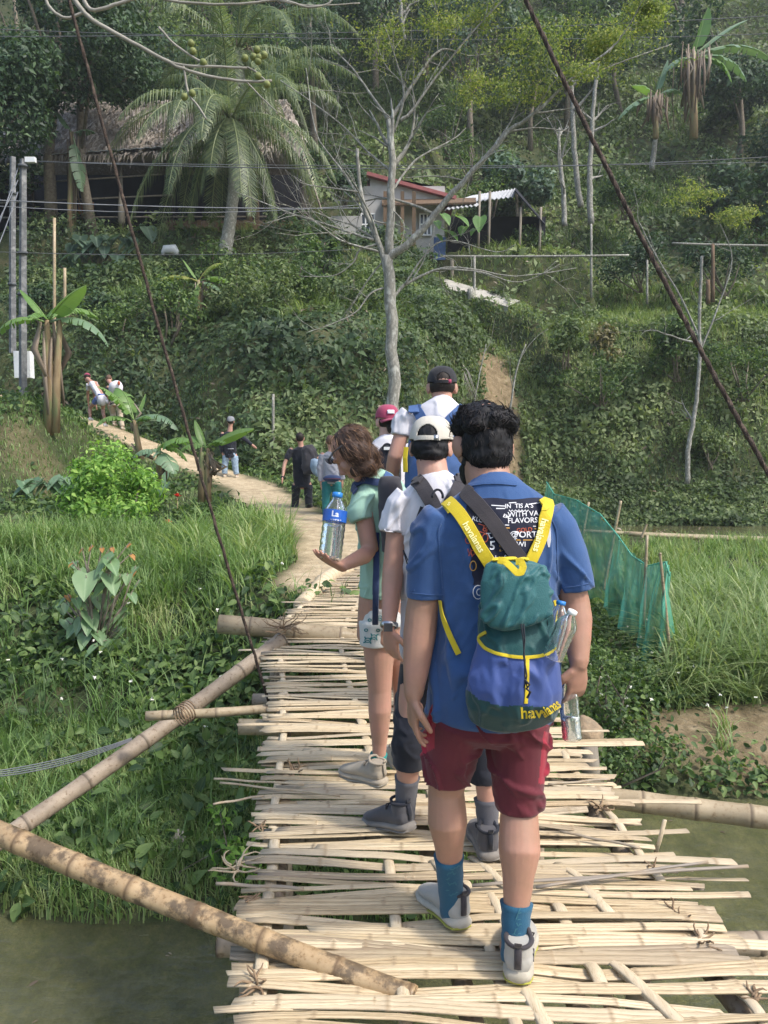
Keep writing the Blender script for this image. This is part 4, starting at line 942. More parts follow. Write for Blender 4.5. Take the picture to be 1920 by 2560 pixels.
# forest on the hill: each one told by what it stands beside
kinds = [('leaf_dark', 'dark green'), ('leaf_mid', 'mid green'), ('leaf_olive', 'olive green'), ('leaf_blue', 'greyish green')]
FT = [ # px, py(base), Y, H, crown r, kind, n, where
 (-30, 560, 31, 10.0, 3.0, 0, 9500, 'overhanging the left end of the thatched roof'), (230, 430, 33.6, 10.8, 2.7, 0, 6200, 'whose crown touches the thatched roof left of the palm'), (120, 300, 34, 13, 3.2, 0, 5600, 'cut by the upper left edge'),
 (330, 230, 46, 9, 3.4, 0, 3400, 'directly behind the thatched roof ridge'), (160, 180, 48, 9, 3.6, 1, 3000, 'behind the dark tree at the upper left'), (480, 180, 50, 9, 3.6, 2, 3000, 'behind the palm crown on its left'),
 (640, 260, 47, 9, 3.3, 1, 3200, 'behind the palm crown on its right'), (790, 270, 48, 10, 3.5, 0, 3800, 'dark mass left of the bare tree top'), (940, 200, 52, 10, 3.6, 0, 3800, 'behind the top of the bare tree'),
 (1060, 210, 54, 11, 3.4, 0, 3600, 'right of the bare tree top'), (1180, 230, 50, 10, 3.0, 3, 3400, 'blue dark mass left of the thick cable'), (1290, 330, 43, 5.2, 1.7, 3, 3600, 'small and grey leaved crossed by the thick cable'),
 (1420, 170, 54, 9, 3.4, 1, 3000, 'behind the acacia sprays right of the cable'), (1560, 150, 56, 9, 3.4, 0, 3000, 'behind the upper banana plants'), (1850, 200, 50, 10, 3.8, 0, 4200, 'dark mass in the upper right corner'),
 (1980, 330, 46, 9, 3.5, 0, 3600, 'cut by the right edge beside the banana plant'), (1880, 520, 42, 4.2, 2.0, 0, 3000, 'low and round at the right edge of the slope'), (700, 120, 58, 12, 4, 1, 2600, 'high up behind the palm'),
 (1240, 60, 62, 12, 4, 2, 2400, 'high up at the top middle'), (1700, 40, 62, 12, 4, 1, 2400, 'high up above the banana plants'), (60, 60, 56, 12, 4, 0, 2400, 'high up in the upper left corner'), (380, 20, 60, 12, 4.2, 1, 2400, 'high up left of the palm crown'),
 (980, 20, 64, 12, 4.2, 0, 2400, 'high up above the bare tree'), (1480, 10, 66, 12, 4.2, 2, 2400, 'high up right of the cable top'), (560, 60, 56, 11, 3.8, 0, 2600, 'behind the tips of the palm fronds'), (850, 60, 60, 12, 4.2, 0, 2600, 'between palm and bare tree at the top'),
 (1130, 60, 58, 11, 3.6, 0, 2600, 'left of the cable top'), (1330, 120, 52, 8, 2.6, 1, 2600, 'small one just right of the cable')]
for i, (px, py, Y, H, cr, k, n, w) in enumerate(FT):
    x = P(px, py, Y).x; z = tz(x, Y)
    t = tree(f'{kinds[k][1]} tree {w}', (x, Y, z-.2), H, cr*1.12, kinds[k][0], int(n*1.8), .22 if Y < 40 else .32, 300+i)
# further crowns close the top of the slope
for i in range(16):
    x = -34+i*4.6; Y = 68+4*(i % 3); 
    t = tree(f'dark {["round", "broad", "slim", "ragged"][i % 4]} tree on the ridge behind the '+['far left corner', 'left margin', 'dark tree at the upper left', 'thatched house', 'palm on its left', 'palm crown', 'palm on its right', 'bare tree on its left', 'bare tree top', 'bare tree on its right', 'cable top', 'acacia sprays', 'small grey leaved tree', 'upper banana plants', 'upper right corner', 'far right corner'][i], (x, Y, tz(x, Y)-1), 13, 5.0, kinds[i % 3][0], 1300, .6, 500+i, group='trees along the ridge')

# --- bushes on and above the banks
def bush(label, px, py, Y, r, mat, n, ls=.12, seed=0, flat=.8, name='bush', group='bushes on the banks', cat='bush', stems=True, z=None):
    c = P(px, py, Y); q = random.Random(seed); rg_ = np.random.RandomState(seed); t = thing(name, label, cat, (c.x, Y, c.z-r*.8), group)
    cs = [(c.x+q.gauss(0, .42)*r, Y+q.gauss(0, .35)*r, c.z+q.gauss(0, .38)*r*flat, r*(.32+.3*q.random())) for _ in range(10)]
    if stems:
        mb = MB(); b0 = Vector((c.x, Y, c.z-r*1.1))
        for k in cs[:6]: mb.tube([b0+Vector((q.gauss(0, .1)*r, 0, 0)), (b0+Vector(k[:3]))/2+Vector((q.gauss(0, .1), 0, 0)), Vector(k[:3])], [r*.03, r*.022, r*.01], 5)
        mb.obj('stem', M['bark_brown'], t)
    crown_mesh('foliage', cs, n, ls, rg_, mat, t, flat=flat); return t
BU = [(720, 690, 27.5, 1.6, 'leaf_mid', 3600, 'leafy upright bush left of the bare trunk'), (600, 720, 27.0, 1.5, 'leaf_olive', 3000, 'olive bush under the small banana plant'), (880, 740, 28.0, 1.3, 'leaf_olive', 3200, 'brownish bush touching the bare trunk'),
 (420, 760, 26.5, 1.5, 'leaf_mid', 2600, 'bush left of the cable on the dark bank'), (300, 800, 26.5, 1.5, 'leaf_mid', 2600, 'bush above the two bending walkers'), (520, 670, 29.5, 1.2, 'leaf_mid', 2400, 'bush in front of the palm trunk'),
 (270, 770, 28, 1.0, 'leaf_dark', 2400, 'dark bush under the big round leaves'), (90, 760, 28, 1.0, 'leaf_dark', 2400, 'dark bush left under the thatched house'), (800, 640, 31.5, .9, 'leaf_mid', 1800, 'dark bush hiding the left corner of the grey house'),
 (862, 450, 36.5, 1.1, 'leaf_dark', 2600, 'dark green shrub against the grey gable'), (1050, 1110, 25, 1.0, 'leaf_mid', 1500, 'bush behind the walkers at the foot of the bank'), (760, 1010, 23.5, .9, 'leaf_olive', 1600, 'brown green heap of twigs left of the maroon cap'),
 (880, 940, 25.0, 1.1, 'leaf_olive', 1800, 'low scrub behind the black cap'), (1420, 850, 30.0, 1.0, 'leaf_olive', 1800, 'drooping scrub right of the bare clay cut'), (1500, 930, 29.5, 1.3, 'leaf_mid', 2200, 'ivy mound in the middle of the right bank'),
 (1700, 860, 30, 1.3, 'leaf_mid', 2200, 'ivy mound behind the crooked pale trunk'), (1860, 900, 29.5, 1.4, 'leaf_mid', 2400, 'leafy mound at the right edge of the bank'), (1780, 1100, 28.8, 1.0, 'leaf_olive', 1800, 'brownish scrub right of the pale trunk foot'),
 (1140, 1030, 26.6, .6, 'leaf_mid', 1500, 'bush at the foot of the clay cut'), (1600, 640, 37, 1.5, 'leaf_dark', 2400, 'dark bush above the long rail'), (1820, 640, 36, 1.7, 'leaf_dark', 2600, 'dark bush behind the right hand rail'), (1330, 600, 37.5, 1.0, 'leaf_mid', 1600, 'small bush in front of the shed'),
 (1230, 470, 41, 1.3, 'leaf_mid', 1600, 'bush behind the white roof sheets'), (1560, 480, 42, 1.3, 'leaf_mid', 1600, 'bush on the slope crossed by the thick cable'), (1500, 860, 31.5, .9, 'grass_dry', 1200, 'dry thatch of dead stems on the bank rim'), (1120, 300, 46, 2, 'leaf_mid', 2400, 'light bush on the slope right of the bare tree'),
 (640, 1200, 21.5, .55, 'leaf_mid', 900, 'low bush on the path edge under the jacket walker'), (1180, 380, 45, 1.6, 'leaf_mid', 1800, 'grassy bush above the red roof'), (1800, 420, 44, 1.8, 'leaf_dark', 2200, 'dark bush right of the upper banana plants')]
for i, (px, py, Y, r, m, n, lab) in enumerate(BU): bush(lab, px, py, Y, r, m, n, .15 if Y < 30 else .2, 700+i)
for i, (px, py, Y) in enumerate(((1740, 490, 27), (1850, 530, 27), (1400, 40, 30))):
    bush(('upper', 'lower', 'high')[i]+' spray of yellow green acacia leaves at the right', px, py, Y, 1.3, 'leaf_yellow', 1100, .10, 800+i, .22, 'acacia_spray', 'yellow acacia sprays', 'branch', False) if i < 2 else None
# bright garden bush
bush('bright green rounded garden bush in the meadow', 300, 1240, 12.6, .90, 'leaf_bright', 9000, .095, 901, .85, 'garden_bush', None)
bush('low green bush right of the bright garden bush', 470, 1290, 13.6, .62, 'leaf_mid', 2000, .08, 902, .6, 'garden_bush', None)
bush('leafy riverside shrub hanging beside the left deck edge', 545, 2130, 4.75, .26, 'leaf_bright', 420, .055, 903, 1.1, 'shrub', None)
bush('brown tangled roots and weeds under the left deck edge', 560, 2230, 4.9, .30, 'leaf_olive', 700, .045, 904, .9, 'shrub', None)
bush('bright green creeper right beside the deck edge near the held bottle', 1540, 1720, 6.9, .42, 'leaf_mid', 1300, .05, 905, .9, 'shrub', None)
bush('dark creeper low on the right of the deck', 1530, 1870, 6.2, .35, 'leaf_mid', 1200, .05, 906, .8, 'shrub', None)

# ------------------------------------------------------------------ the bare tree
q = random.Random(77); rgb = np.random.RandomState(77)
bt = thing('bare_tree', 'tall pale bare tree with forked limbs standing behind the walkers', 'tree', (P(985, 1330, 13).x, 13, .1))
mb = MB(); tr = limb(mb, [(992, 1345), (984, 1010), (978, 800), (970, 640)], 13, .112, .090, q, 0, n=14); limb(mb, [(970, 640), (978, 500), (980, 380), (972, 300)], 13, .075, .045, q, 3, 1.0, 1, n=10); mb.obj('trunk', M['bark_pale'], bt)
tips = []
LB = [([(965, 650), (1030, 600), (1099, 520), (1162, 451), (1272, 330), (1336, 284), (1411, 214), (1533, 116)], .075, .015, 5, 1.5, -.8),
 ([(1336, 284), (1400, 275), (1440, 268)], .02, .006, 2, .6, 0), ([(1272, 330), (1345, 320), (1430, 330)], .022, .005, 2, .8, 0), ([(1411, 214), (1540, 160), (1680, 110)], .02, .006, 3, .8, .3), ([(1450, 190), (1540, 100), (1600, 50)], .02, .006, 3, .8, .3),
 ([(975, 300), (1035, 208), (1093, 130), (1145, 128)], .04, .010, 5, 1.2, .5), ([(1000, 300), (1029, 278), (1100, 180), (1191, 69), (1267, -10)], .03, .008, 5, 1.2, 0), ([(972, 300), (930, 240), (880, 170), (830, 120)], .03, .006, 5, 1.2, .4),
 ([(965, 665), (940, 590), (905, 500), (893, 372)], .055, .025, 4, 1.2, 0), ([(905, 500), (850, 420), (790, 330), (765, 170)], .024, .006, 5, 1.2, .3), ([(935, 600), (840, 570), (720, 530), (590, 480)], .026, .005, 6, 1.2, .3),
 ([(950, 630), (850, 600), (760, 540), (660, 560)], .022, .005, 6, 1.0, -.3), ([(900, 480), (830, 470), (760, 460), (735, 440)], .016, .005, 3, .7, 0), ([(972, 760), (1012, 712), (1100, 672), (1180, 672), (1290, 690), (1440, 670)], .032, .006, 7, 1.1, .4),
 ([(1100, 672), (1200, 680), (1300, 705), (1400, 660)], .018, .004, 4, .9, .2), ([(1012, 712), (1060, 640), (1120, 600), (1240, 630), (1290, 610)], .018, .004, 3, .8, -.3), ([(958, 720), (925, 735), (890, 780), (830, 810), (765, 832)], .018, .005, 4, .6, -.3),
 ([(960, 650), (920, 700), (880, 760), (850, 800)], .016, .004, 3, .6, .2), ([(945, 610), (900, 625), (880, 660), (830, 690), (750, 690)], .02, .005, 3, .6, 0), ([(978, 480), (1040, 400), (1130, 350), (1165, 320)], .024, .006, 4, 1.0, .5), ([(980, 430), (920, 380), (840, 300), (700, 200)], .024, .006, 6, 1.3, .6),
 ([(975, 520), (1010, 560), (1000, 620)], .012, .004, 2, .4, -.4), ([(985, 330), (1010, 240), (990, 150), (960, 60)], .022, .006, 5, 1.2, 0), ([(1162, 451), (1090, 440), (1010, 445)], .015, .005, 2, .5, 0)]
for px, r0, r1, tw, TL, dY in LB:
    mb = MB(); tp = tips if (px[-1][1] < 140 and px[-1][0] > 1000) or px[0][0] > 1400 else None
    limb(mb, px, 13, r0, r1, q, tw, TL, 2, tips=tp, dY=dY); mb.obj('limb', M['bark_pale'], bt)
cs = [(p.x, p.y, p.z, .34) for p in tips if P(1000, 260, p.y).z < p.z]
for (px, py, r) in ((1130, 30, .5), (1210, 60, .45), (1090, 85, .35), (1050, 60, .3), (1420, 60, .5), (1500, 90, .55), (1560, 60, .5), (1620, 110, .5), (1390, 130, .45), (1470, 170, .5), (1540, 190, .45), (1630, 40, .5), (1330, 70, .3), (1160, 120, .35), (870, 60, .3), (1700, 150, .3)):
    c = P(px, py, 13+q.gauss(0, .4)); cs.append((c.x, c.y, c.z, r))
    mb_ = None
crown_mesh('crown', cs, 26000, .046, rgb, 'leaf_yellow', bt, flat=.30)

# right hand crooked pale trunk and thin pale trunks on the hill
def thin(label, px, Y, r0, r1, tw=4, mat='bark_pale', TL=1.5, name='thin_tree', crown=None, grp='thin pale trees on the slope'):
    q_ = random.Random(int(px[0][0])); t = thing(name, label, 'tree', P(*px[0], Y), grp); mb = MB(); limb(mb, px, Y, r0, r1, q_, tw, TL, 1, n=8); mb.obj('trunk', M[mat], t)
    if crown: crown_mesh('crown', [tuple(P(a, b, Y))+(r,) for a, b, r in crown[0]], crown[1], crown[2], np.random.RandomState(5), crown[3], t, flat=.5)
thin('crooked pale trunk rising from the ledge on the right', [(1718, 1210), (1722, 1110), (1738, 1030), (1750, 880), (1748, 800), (1755, 640)], 27.3, .10, .05, 2)
thin('forked thin stems left of the crooked pale trunk', [(1755, 860), (1700, 740), (1640, 640), (1600, 560)], 27.3, .045, .02, 2)
thin('thin stem leaning right above the crooked trunk', [(1750, 880), (1790, 780), (1830, 650), (1800, 560)], 27.5, .04, .015, 2)
thin('pale slender trunk just right of the thick cable', [(1478, 560), (1474, 450), (1476, 380), (1485, 250), (1500, 130)], 40, .17, .08, 4)
thin('pale slender trunk left of the thick cable', [(1412, 565), (1408, 470), (1400, 390), (1398, 320)], 40, .15, .06, 5, TL=2)
thin('grey trunk between the two pale slender ones', [(1452, 520), (1440, 420), (1432, 300), (1430, 200)], 41, .17, .10, 3)
thin('grey trunk with dead leaves under the small banana plant', [(1630, 425), (1640, 340), (1650, 280)], 41, .15, .1, 1)
thin('pale trunk high in the dark forest', [(1195, 200), (1190, 110), (1188, 20)], 50, .15, .1, 3)
thin('pale trunk at the top left of the bare tree', [(1012, 100), (1005, 50), (1000, -20)], 50, .12, .1, 3)
thin('dead leaning stick against the clay cut', [(1185, 1010), (1200, 930), (1215, 860)], 27.4, .03, .015, 1, grp='sticks by the clay cut')
thin('taller stick standing over the clay cut', [(1275, 1030), (1290, 930), (1315, 860)], 27.0, .04, .02, 2, grp='sticks by the clay cut')
stake(683, 1120, 985, 22.3, .045, 'pale stake left of the maroon cap at the foot of the bank', 'bark_pale', 'stake', 'thin stakes on the left bank')
mb = MB(); q_ = random.Random(4)
for i in range(9): mb.tube([P(1110+i*4, 870+i*3, 27.5), P(1140+i*4, 930+q_.gauss(0, 4), 27.2), P(1160+i*5, 990+i*3, 27)], [.02, .015, .006], 5)
o = mb.obj('dead_frond', M['twig']); tag(o, 'bundle of dry grey fronds hanging above the black cap', 'branch')

# foreground twig with round green fruit, top left
ft = thing('fruiting_branch', 'pale leafless branch with round green fruit hanging in at the top left', 'branch', P(300, 40, 5.2)); q_ = random.Random(15)
M['fruit'] = pm('fruit', (.14, .17, .055), (.20, .22, .08), 30, .6, .3)
for px, r0, r1 in (([(160, -40), (205, 25), (250, 62), (350, 115), (440, 165), (520, 190), (610, 203), (680, 202)], .017, .008), ([(370, 128), (440, 160), (520, 166), (618, 170)], .010, .008), ([(110, -20), (125, 20), (165, 45), (210, 30)], .010, .010), ([(205, -30), (225, 24), (300, 8), (350, -10)], .014, .010),
                   ([(350, -10), (480, 8), (600, 10), (700, 0), (760, 16), (810, 14), (830, 0)], .009, .006), ([(700, 2), (780, 14), (900, 8)], .006, .004), ([(397, 68), (430, 105), (478, 140), (510, 158)], .008, .007), ([(460, 165), (470, 230), (495, 265), (516, 298)], .008, .006), ([(612, 200), (655, 245), (695, 282)], .006, .003), ([(618, 168), (640, 180), (668, 205)], .007, .005)):
    mb = MB(); limb(mb, px, 5.2, r0, r1, q_, 0, n=8); mb.obj('twig', M['twig'], ft)
for px, py in ((477, 108), (482, 128), (508, 156), (612, 145), (642, 124), (634, 142), (648, 144), (660, 137), (645, 153), (667, 211), (645, 190), (461, 242), (480, 233)):
    mb = MB(); mb.ell(P(px, py, 5.2), (.024, .024, .023), nu=14, nv=9); mb.obj('fruit', M['fruit'], ft)

# ------------------------------------------------------------------ palms
def frond(parent, c, az, el, L, seed, mat='palm_leaf', lw=.042, ll=1.05, hang=1.0):
    """one feathered frond: arching rachis with hanging leaflets"""
    q_ = np.random.RandomState(seed); d = np.array([math.cos(az)*math.cos(el), math.sin(az)*math.cos(el), math.sin(el)]); c = np.array(c); n = 26
    pts = []; p = c.copy(); dd = d.copy()
    for i in range(n+1):
        pts.append(p.copy()); p = p+dd*L/n; dd = dd+np.array([0, 0, -(.055+.05*(i/n))*(1.1-.25*abs(el))]); dd /= np.linalg.norm(dd)
    pts = np.array(pts); V_, F_, D_ = [], [], []; k = 0
    side = np.cross(d, [0, 0, 1]); side /= np.linalg.norm(side)+1e-6
    for i in range(3, n*3):
        f = i/(n*3); j = f*n; a = pts[int(j)]*(1-j % 1)+pts[min(int(j)+1, n)]*(j % 1); t = pts[min(int(j)+1, n)]-pts[int(j)]; t /= np.linalg.norm(t)+1e-9
        for s in (-1, 1):
            l = ll*math.sin(math.pi*min(1, .18+.80*f))**.6*(.8+.35*q_.rand()); o = side*s*(.75+.2*q_.rand())+t*(.55+.2*q_.rand())+np.array([0, 0, .15]); o /= np.linalg.norm(o)
            m = a+o*l*.45+np.array([0, 0, -.10*l*hang]); e = a+o*l*(.8-.25*hang)+np.array([0, 0, -.62*l*hang*(.7+.5*q_.rand())])
            w = t*lw*.5; V_ += [a+w*.6, a-w*.6, m-w, m+w, e]; F_ += [(k, k+1, k+2, k+3), (k+3, k+2, k+4, k+4)]; tt = q_.rand(); D_ += [(0, 0, tt, 0)]*5; k += 5
    mb = MB(); mb.add(V_, [f if f[2] != f[3] else f[:3] for f in F_], D_)
    mb.tube([Vector(x) for x in pts[::2]], [.04*(1-i/14)+.008 for i in range(len(pts[::2]))], 5, data=(0, 0, 1.0, 0)); return mb.obj('frond', M[mat], parent)
def palm(label, base, crown, n, L, seed, r=.2, els=None):
    t = thing('coconut_palm', label, 'palm', base, 'coconut palms'); base = Vector(base); c = Vector(crown); mb = MB(); K = 26; pts = []; rd = []
    for i in range(K+1):
        f = i/K; pts.append(base.lerp(c, f)+Vector((math.sin(f*3.1)*.25, 0, 0))); rd.append(r*(1.25-.45*f+.35*max(0, .12-f)*5)*(1.05 if i % 2 else .97))
    mb.tube(pts, rd, 12); mb.obj('trunk', M['bark_pale'], t); q_ = random.Random(seed); c = pts[-1]
    for i in range(n):
        az = i*2.399+q_.random()*.3; el = (1.25-2.25*(i/n)**.85) if els is None else els[i % len(els)]
        frond(t, c+Vector((math.cos(az)*.15, math.sin(az)*.15, .1)), az, el+q_.gauss(0, .18), L*(.78+.34*q_.random())*(1 if el > -.5 else .72), seed*50+i)
    for i in range(5):
        a = q_.random()*6.28; mb = MB(); mb.ell(c+Vector((math.cos(a)*.35, math.sin(a)*.35, -.25-.2*q_.random())), (.14, .14, .18), nu=10, nv=7); mb.obj('coconut', M['fruit'], t)
    mb = MB()
    for i in range(14):
        a = q_.random()*6.28; p = c+Vector((math.cos(a)*.2, math.sin(a)*.2, 0)); mb.tube([p, p+Vector((math.cos(a)*.4, math.sin(a)*.4, .2)), p+Vector((math.cos(a)*.7, math.sin(a)*.7, -.4*q_.random()))], [.03, .02, .008], 4)
    mb.obj('dry_husk', M['dead_leaf'], t); return t
palm('coconut palm with long drooping fronds in front of the thatched house', P(560, 640, 31.5), P(575, 305, 31.5), 32, 5.5, 3, .21)
palm('taller palm right behind the first with fronds reaching the top edge', P(600, 420, 34.5), P(590, 130, 34.5), 22, 5.8, 4, .2)

# ------------------------------------------------------------------ banana plants
def bleaf(parent, base, d, L, W, droop, seed, mat='banana_leaf', rag=.5, name='leaf', pet=.18, fold=.35):
    q_ = random.Random(seed); base = Vector(base); d = Vector(d).normalized(); n = 18; p = base.copy(); dd = d.copy(); pts = []
    for i in range(n+1):
        pts.append(p.copy()); p = p+dd*L/n; dd = (dd+Vector((0, 0, -droop*.16*(.4+i/n)))).normalized()
    side = d.cross(Vector((0, 0, 1)));
    side = side.normalized() if side.length > .05 else Vector((1, 0, 0))
    mb = MB(); t0 = .45+.3*q_.random()
    k0 = int(n*pet)
    for s in (-1, 1):
        sub = 3; M_ = (n-k0)*sub; i = 0
        while i < M_:
            run = q_.randint(2, 9) if rag > .3 else q_.randint(10, 20); run = min(run, M_-i); extra = q_.gauss(0, .22*rag); vs = []; fs = []; ds = []
            for j in range(run+1):
                f = (i+j)/M_; g = k0+(f*(n-k0)); a = pts[int(min(g, n-1))].lerp(pts[min(int(g)+1, n)], g-int(min(g, n-1))) if g < n else pts[n]
                t = (pts[min(int(g)+1, n)]-pts[max(int(g)-1, 0)]).normalized(); w = W*.5*math.sin(math.pi*min(.985, .10+.90*f)**.75)**.6
                up = side.cross(t).normalized(); up = up if up.z > 0 else -up
                if 0 < j < run or rag < .3: sh = 0
                else: sh = (.012 if j == 0 else -.012)*L
                o = (side*s*math.cos(fold+extra)-up*math.sin(fold+extra)); m_ = a+o*w*.55+t*sh*.4+up*w*.05+t*.05*w; e = a+o*w*(.97+.05*q_.random())-Vector((0, 0, 1))*w*.22*(droop+.3)+t*sh+t*.14*w
                vs += [a, m_, e]; ds += [(0, 0, t0, 0), (0, 0, t0+.08*q_.random(), 0), (0, 0, t0+.12*q_.random()-.1, 0)]
            for j in range(run):
                k = j*3; fs += [(k, k+1, k+4, k+3), (k+1, k+2, k+5, k+4)]
            mb.add(vs, fs, ds); i += run
    mb.tube(pts, [.028*L/2*(1-.85*i/n)+.004 for i in range(n+1)], 6, data=(0, 0, .95, 0)); return mb.obj(name, M[mat], parent)
def banana(label, foot, top, Y, r, lv, seed=1, dead=0, stems=None, mat='banana_leaf', stemmat='pseudostem', grp='banana plants'):
    a = P(*foot, Y); b = P(*top, Y); t = thing('banana_plant', label, 'banana plant', a, grp); q_ = random.Random(seed)
    for (f2, t2, rr) in [(foot, top, r)]+(stems or []):
        a2, b2 = P(*f2, Y), P(*t2, Y); mb = MB(); rr *= .6 if dead > 30 else 1; mb.tube([a2-Vector((0, 0, .3)), a2.lerp(b2, .4)+Vector((q_.gauss(0, .03), 0, 0)), a2.lerp(b2, .8), b2], [rr*1.15, rr, rr*.75, rr*.45], 12); mb.obj('stem', M[stemmat], t)
    for i, sp in enumerate(lv):
        (x, y), (x2, y2), wd, droop, dy = sp[:5]; m = sp[5] if len(sp) > 5 else mat; p0 = P(x, y, Y); p1 = P(x2, y2, Y+dy); L = (p1-p0).length*(1+.12*droop)
        d = (p1-p0).normalized()+Vector((0, 0, droop*.55)); bleaf(t, p0, d, L, wd, droop, seed*31+i, m, .5 if droop > .4 else .25)
    if dead:
        mb = MB()
        for i in range(dead):
            p = b+Vector((q_.gauss(0, r*1.2), q_.gauss(0, r*1.2), q_.gauss(0, .15)-.1)); L = (b-a).length*(.35+.5*q_.random()); w = .03+.06*q_.random(); pts = [p, p+Vector((q_.gauss(0, .1), 0, -L*.5)), p+Vector((q_.gauss(0, .14), q_.gauss(0, .08), -L))]
            mb.tube(pts, [(w*.4, .01), (w, .02), (w*.5, .008)], 5, data=(0, 0, q_.random(), 0))
        mb.obj('dead_leaves', M['dead_leaf'], t)
    return t
banana('large banana plant with three broad leaves on the mound by the electricity pole', (118, 1055), (118, 800), 18.2, .11,
 [((120, 800), (205, 705), .62, .25, -.3), ((118, 800), (55, 720), .30, .2, .3), ((112, 805), (-30, 818), .38, .9, -.2), ((125, 805), (285, 830), .48, .9, .1, 'banana_blue'), ((118, 800), (75, 775), .45, .5, -.8), ((120, 800), (160, 750), .5, .3, .8), ((126, 800), (240, 760), .35, .7, .8)], 2, 8, [((138, 1050), (150, 800), .09)])
banana('banana plant with a torn blue green leaf hanging over the path', (352, 1110), (335, 1050), 15.0, .055,
 [((335, 1052), (262, 955), .36, .5, -.2), ((335, 1052), (300, 950), .42, .75, .3), ((338, 1050), (452, 1045), .34, .8, -.1, 'banana_blue'), ((330, 1055), (235, 1040), .26, .8, -.3), ((338, 1050), (362, 985), .15, .1, .2), ((340, 1060), (375, 1030), .2, .6, -.3)], 5, 4)
banana('low banana plant with two wide leaves at the left path edge', (395, 1175), (398, 1110), 14.2, .05,
 [((398, 1125), (360, 1135), .2, .9, -.2, 'banana_blue'), ((385, 1130), (470, 1078), .55, .5, -.2), ((390, 1125), (440, 1170), .42, .6, -.5, 'banana_blue'), ((400, 1120), (475, 1140), .26, .9, .2), ((392, 1128), (330, 1130), .26, .7, -.2, 'banana_blue')], 6, 3)
banana('banana plant with one broad leaf in front of the walker in the black jacket', (520, 1215), (520, 1120), 14.6, .055,
 [((520, 1120), (625, 1055), .50, .35, -.2), ((518, 1120), (470, 1080), .26, .3, .2), ((515, 1125), (490, 1050), .2, .2, .2), ((520, 1125), (540, 1185), .16, 1.0, .0, 'dead_leaf'), ((515, 1120), (450, 1110), .25, .7, -.2), ((520, 1120), (560, 1090), .26, .5, -.4)], 7, 10, [((502, 1215), (505, 1130), .06)])
banana('small banana plant with a yellowing leaf among the bushes', (497, 790), (497, 700), 27.2, .10,
 [((497, 705), (372, 690), .42, .6, -.2, 'leaf_yellow'), ((497, 702), (545, 645), .42, .6, .1, 'leaf_yellow'), ((495, 705), (460, 648), .22, .2, .1), ((500, 705), (560, 725), .38, .5, -.2, 'banana_blue'), ((500, 702), (600, 700), .5, .7, .2), ((497, 705), (480, 770), .34, .8, -.3)], 8, 6)
banana('tall banana plant with a skirt of dead leaves in the upper right', (1735, 330), (1735, 130), 40, .30,
 [((1735, 140), (1768, 20), .95, .1, .3), ((1740, 140), (1930, 110), .8, .5, .5, 'banana_blue'), ((1738, 145), (1880, 175), .8, .8, -.3, 'banana_blue'), ((1735, 145), (1650, 175), .8, .7, -.3, 'banana_blue'), ((1735, 140), (1860, 40), .6, .2, .6, 'banana_blue'), ((1733, 145), (1840, 190), .5, 1., -.6)], 9, 46)
banana('banana plant with two pale leaves left of the tall one on the slope', (1640, 330), (1640, 235), 40, .22,
 [((1640, 240), (1540, 285), .8, .5, -.4, 'banana_blue'), ((1640, 235), (1585, 205), .7, .4, .2), ((1640, 238), (1665, 150), .5, .3, .3, 'banana_blue'), ((1645, 240), (1700, 215), .5, .6, .3, 'banana_blue')], 10, 40)
banana('slim banana plant hanging beside the thatched roof', (178, 640), (180, 330), 33.4, .13,
 [((182, 340), (205, 470), .7, .6, -.3, 'banana_blue'), ((180, 335), (140, 270), .5, .3, .2, 'banana_blue'), ((180, 335), (235, 320), .5, .5, .3, 'banana_blue')], 12, 8)

# ------------------------------------------------------------------ plants with large leaves
def bigleaf(parent, p, d, L, W, seed, mat='big_leaf', heart=True):
    q_ = random.Random(seed); p = Vector(p); d = Vector(d).normalized(); s = d.cross(Vector((0, 0, 1)))
    s = s.normalized() if s.length > .05 else Vector((1, 0, 0)); u = s.cross(d); t0 = q_.random(); vs = []; ds = []; rows = 7
    for i in range(rows+1):
        f = i/rows; w = W*.5*math.sin(math.pi*min(1, f*.93+.07)**.62)**.8; a = p+d*L*f-Vector((0, 0, 1))*L*.28*f*f
        for j in (-1, -.5, 0, .5, 1): vs.append(a+s*w*j+u*(abs(j)*w*.28-.0)-d*(L*.10*abs(j) if i == 0 and heart else 0)); ds.append((0, 0, min(1, max(0, t0*.6+.1+.12*math.sin(f*9+j*4))), 1-abs(j)))
    fs = [(i*5+j, i*5+j+1, (i+1)*5+j+1, (i+1)*5+j) for i in range(rows) for j in range(4)]
    mb = MB(); mb.add(vs, fs, ds); return mb.obj('leaf', M[mat], parent)
def bigplant(label, foot, Y, Hh, spots, W, seed, mat='big_leaf', name='broadleaf_plant', grp=None, cat='plant'):
    a = P(*foot, Y); t = thing(name, label, cat, a, grp); q_ = random.Random(seed); mb = MB()
    for i, (px, py, s) in enumerate(spots):
        c = P(px, py, Y+q_.gauss(0, .12)*Hh); ang = q_.random()*6.28; d = Vector((math.cos(ang)*.8, -.5-.4*q_.random(), -.75+.4*q_.random()))
        mb.tube([a+Vector((q_.gauss(0, .02), 0, 0)), (a+c)/2+Vector((q_.gauss(0, .04), 0, .08*Hh)), c+Vector((0, 0, .03))], [.012, .009, .004], 5)
        bigleaf(t, c-d*W*s*.3, d, W*s*1.25, W*s, seed*77+i, mat if s > .3 or q_.random() < .6 else 'red_leaf')
    mb.obj('stem', M['bark_brown'], t)
q_ = random.Random(31); sp = []
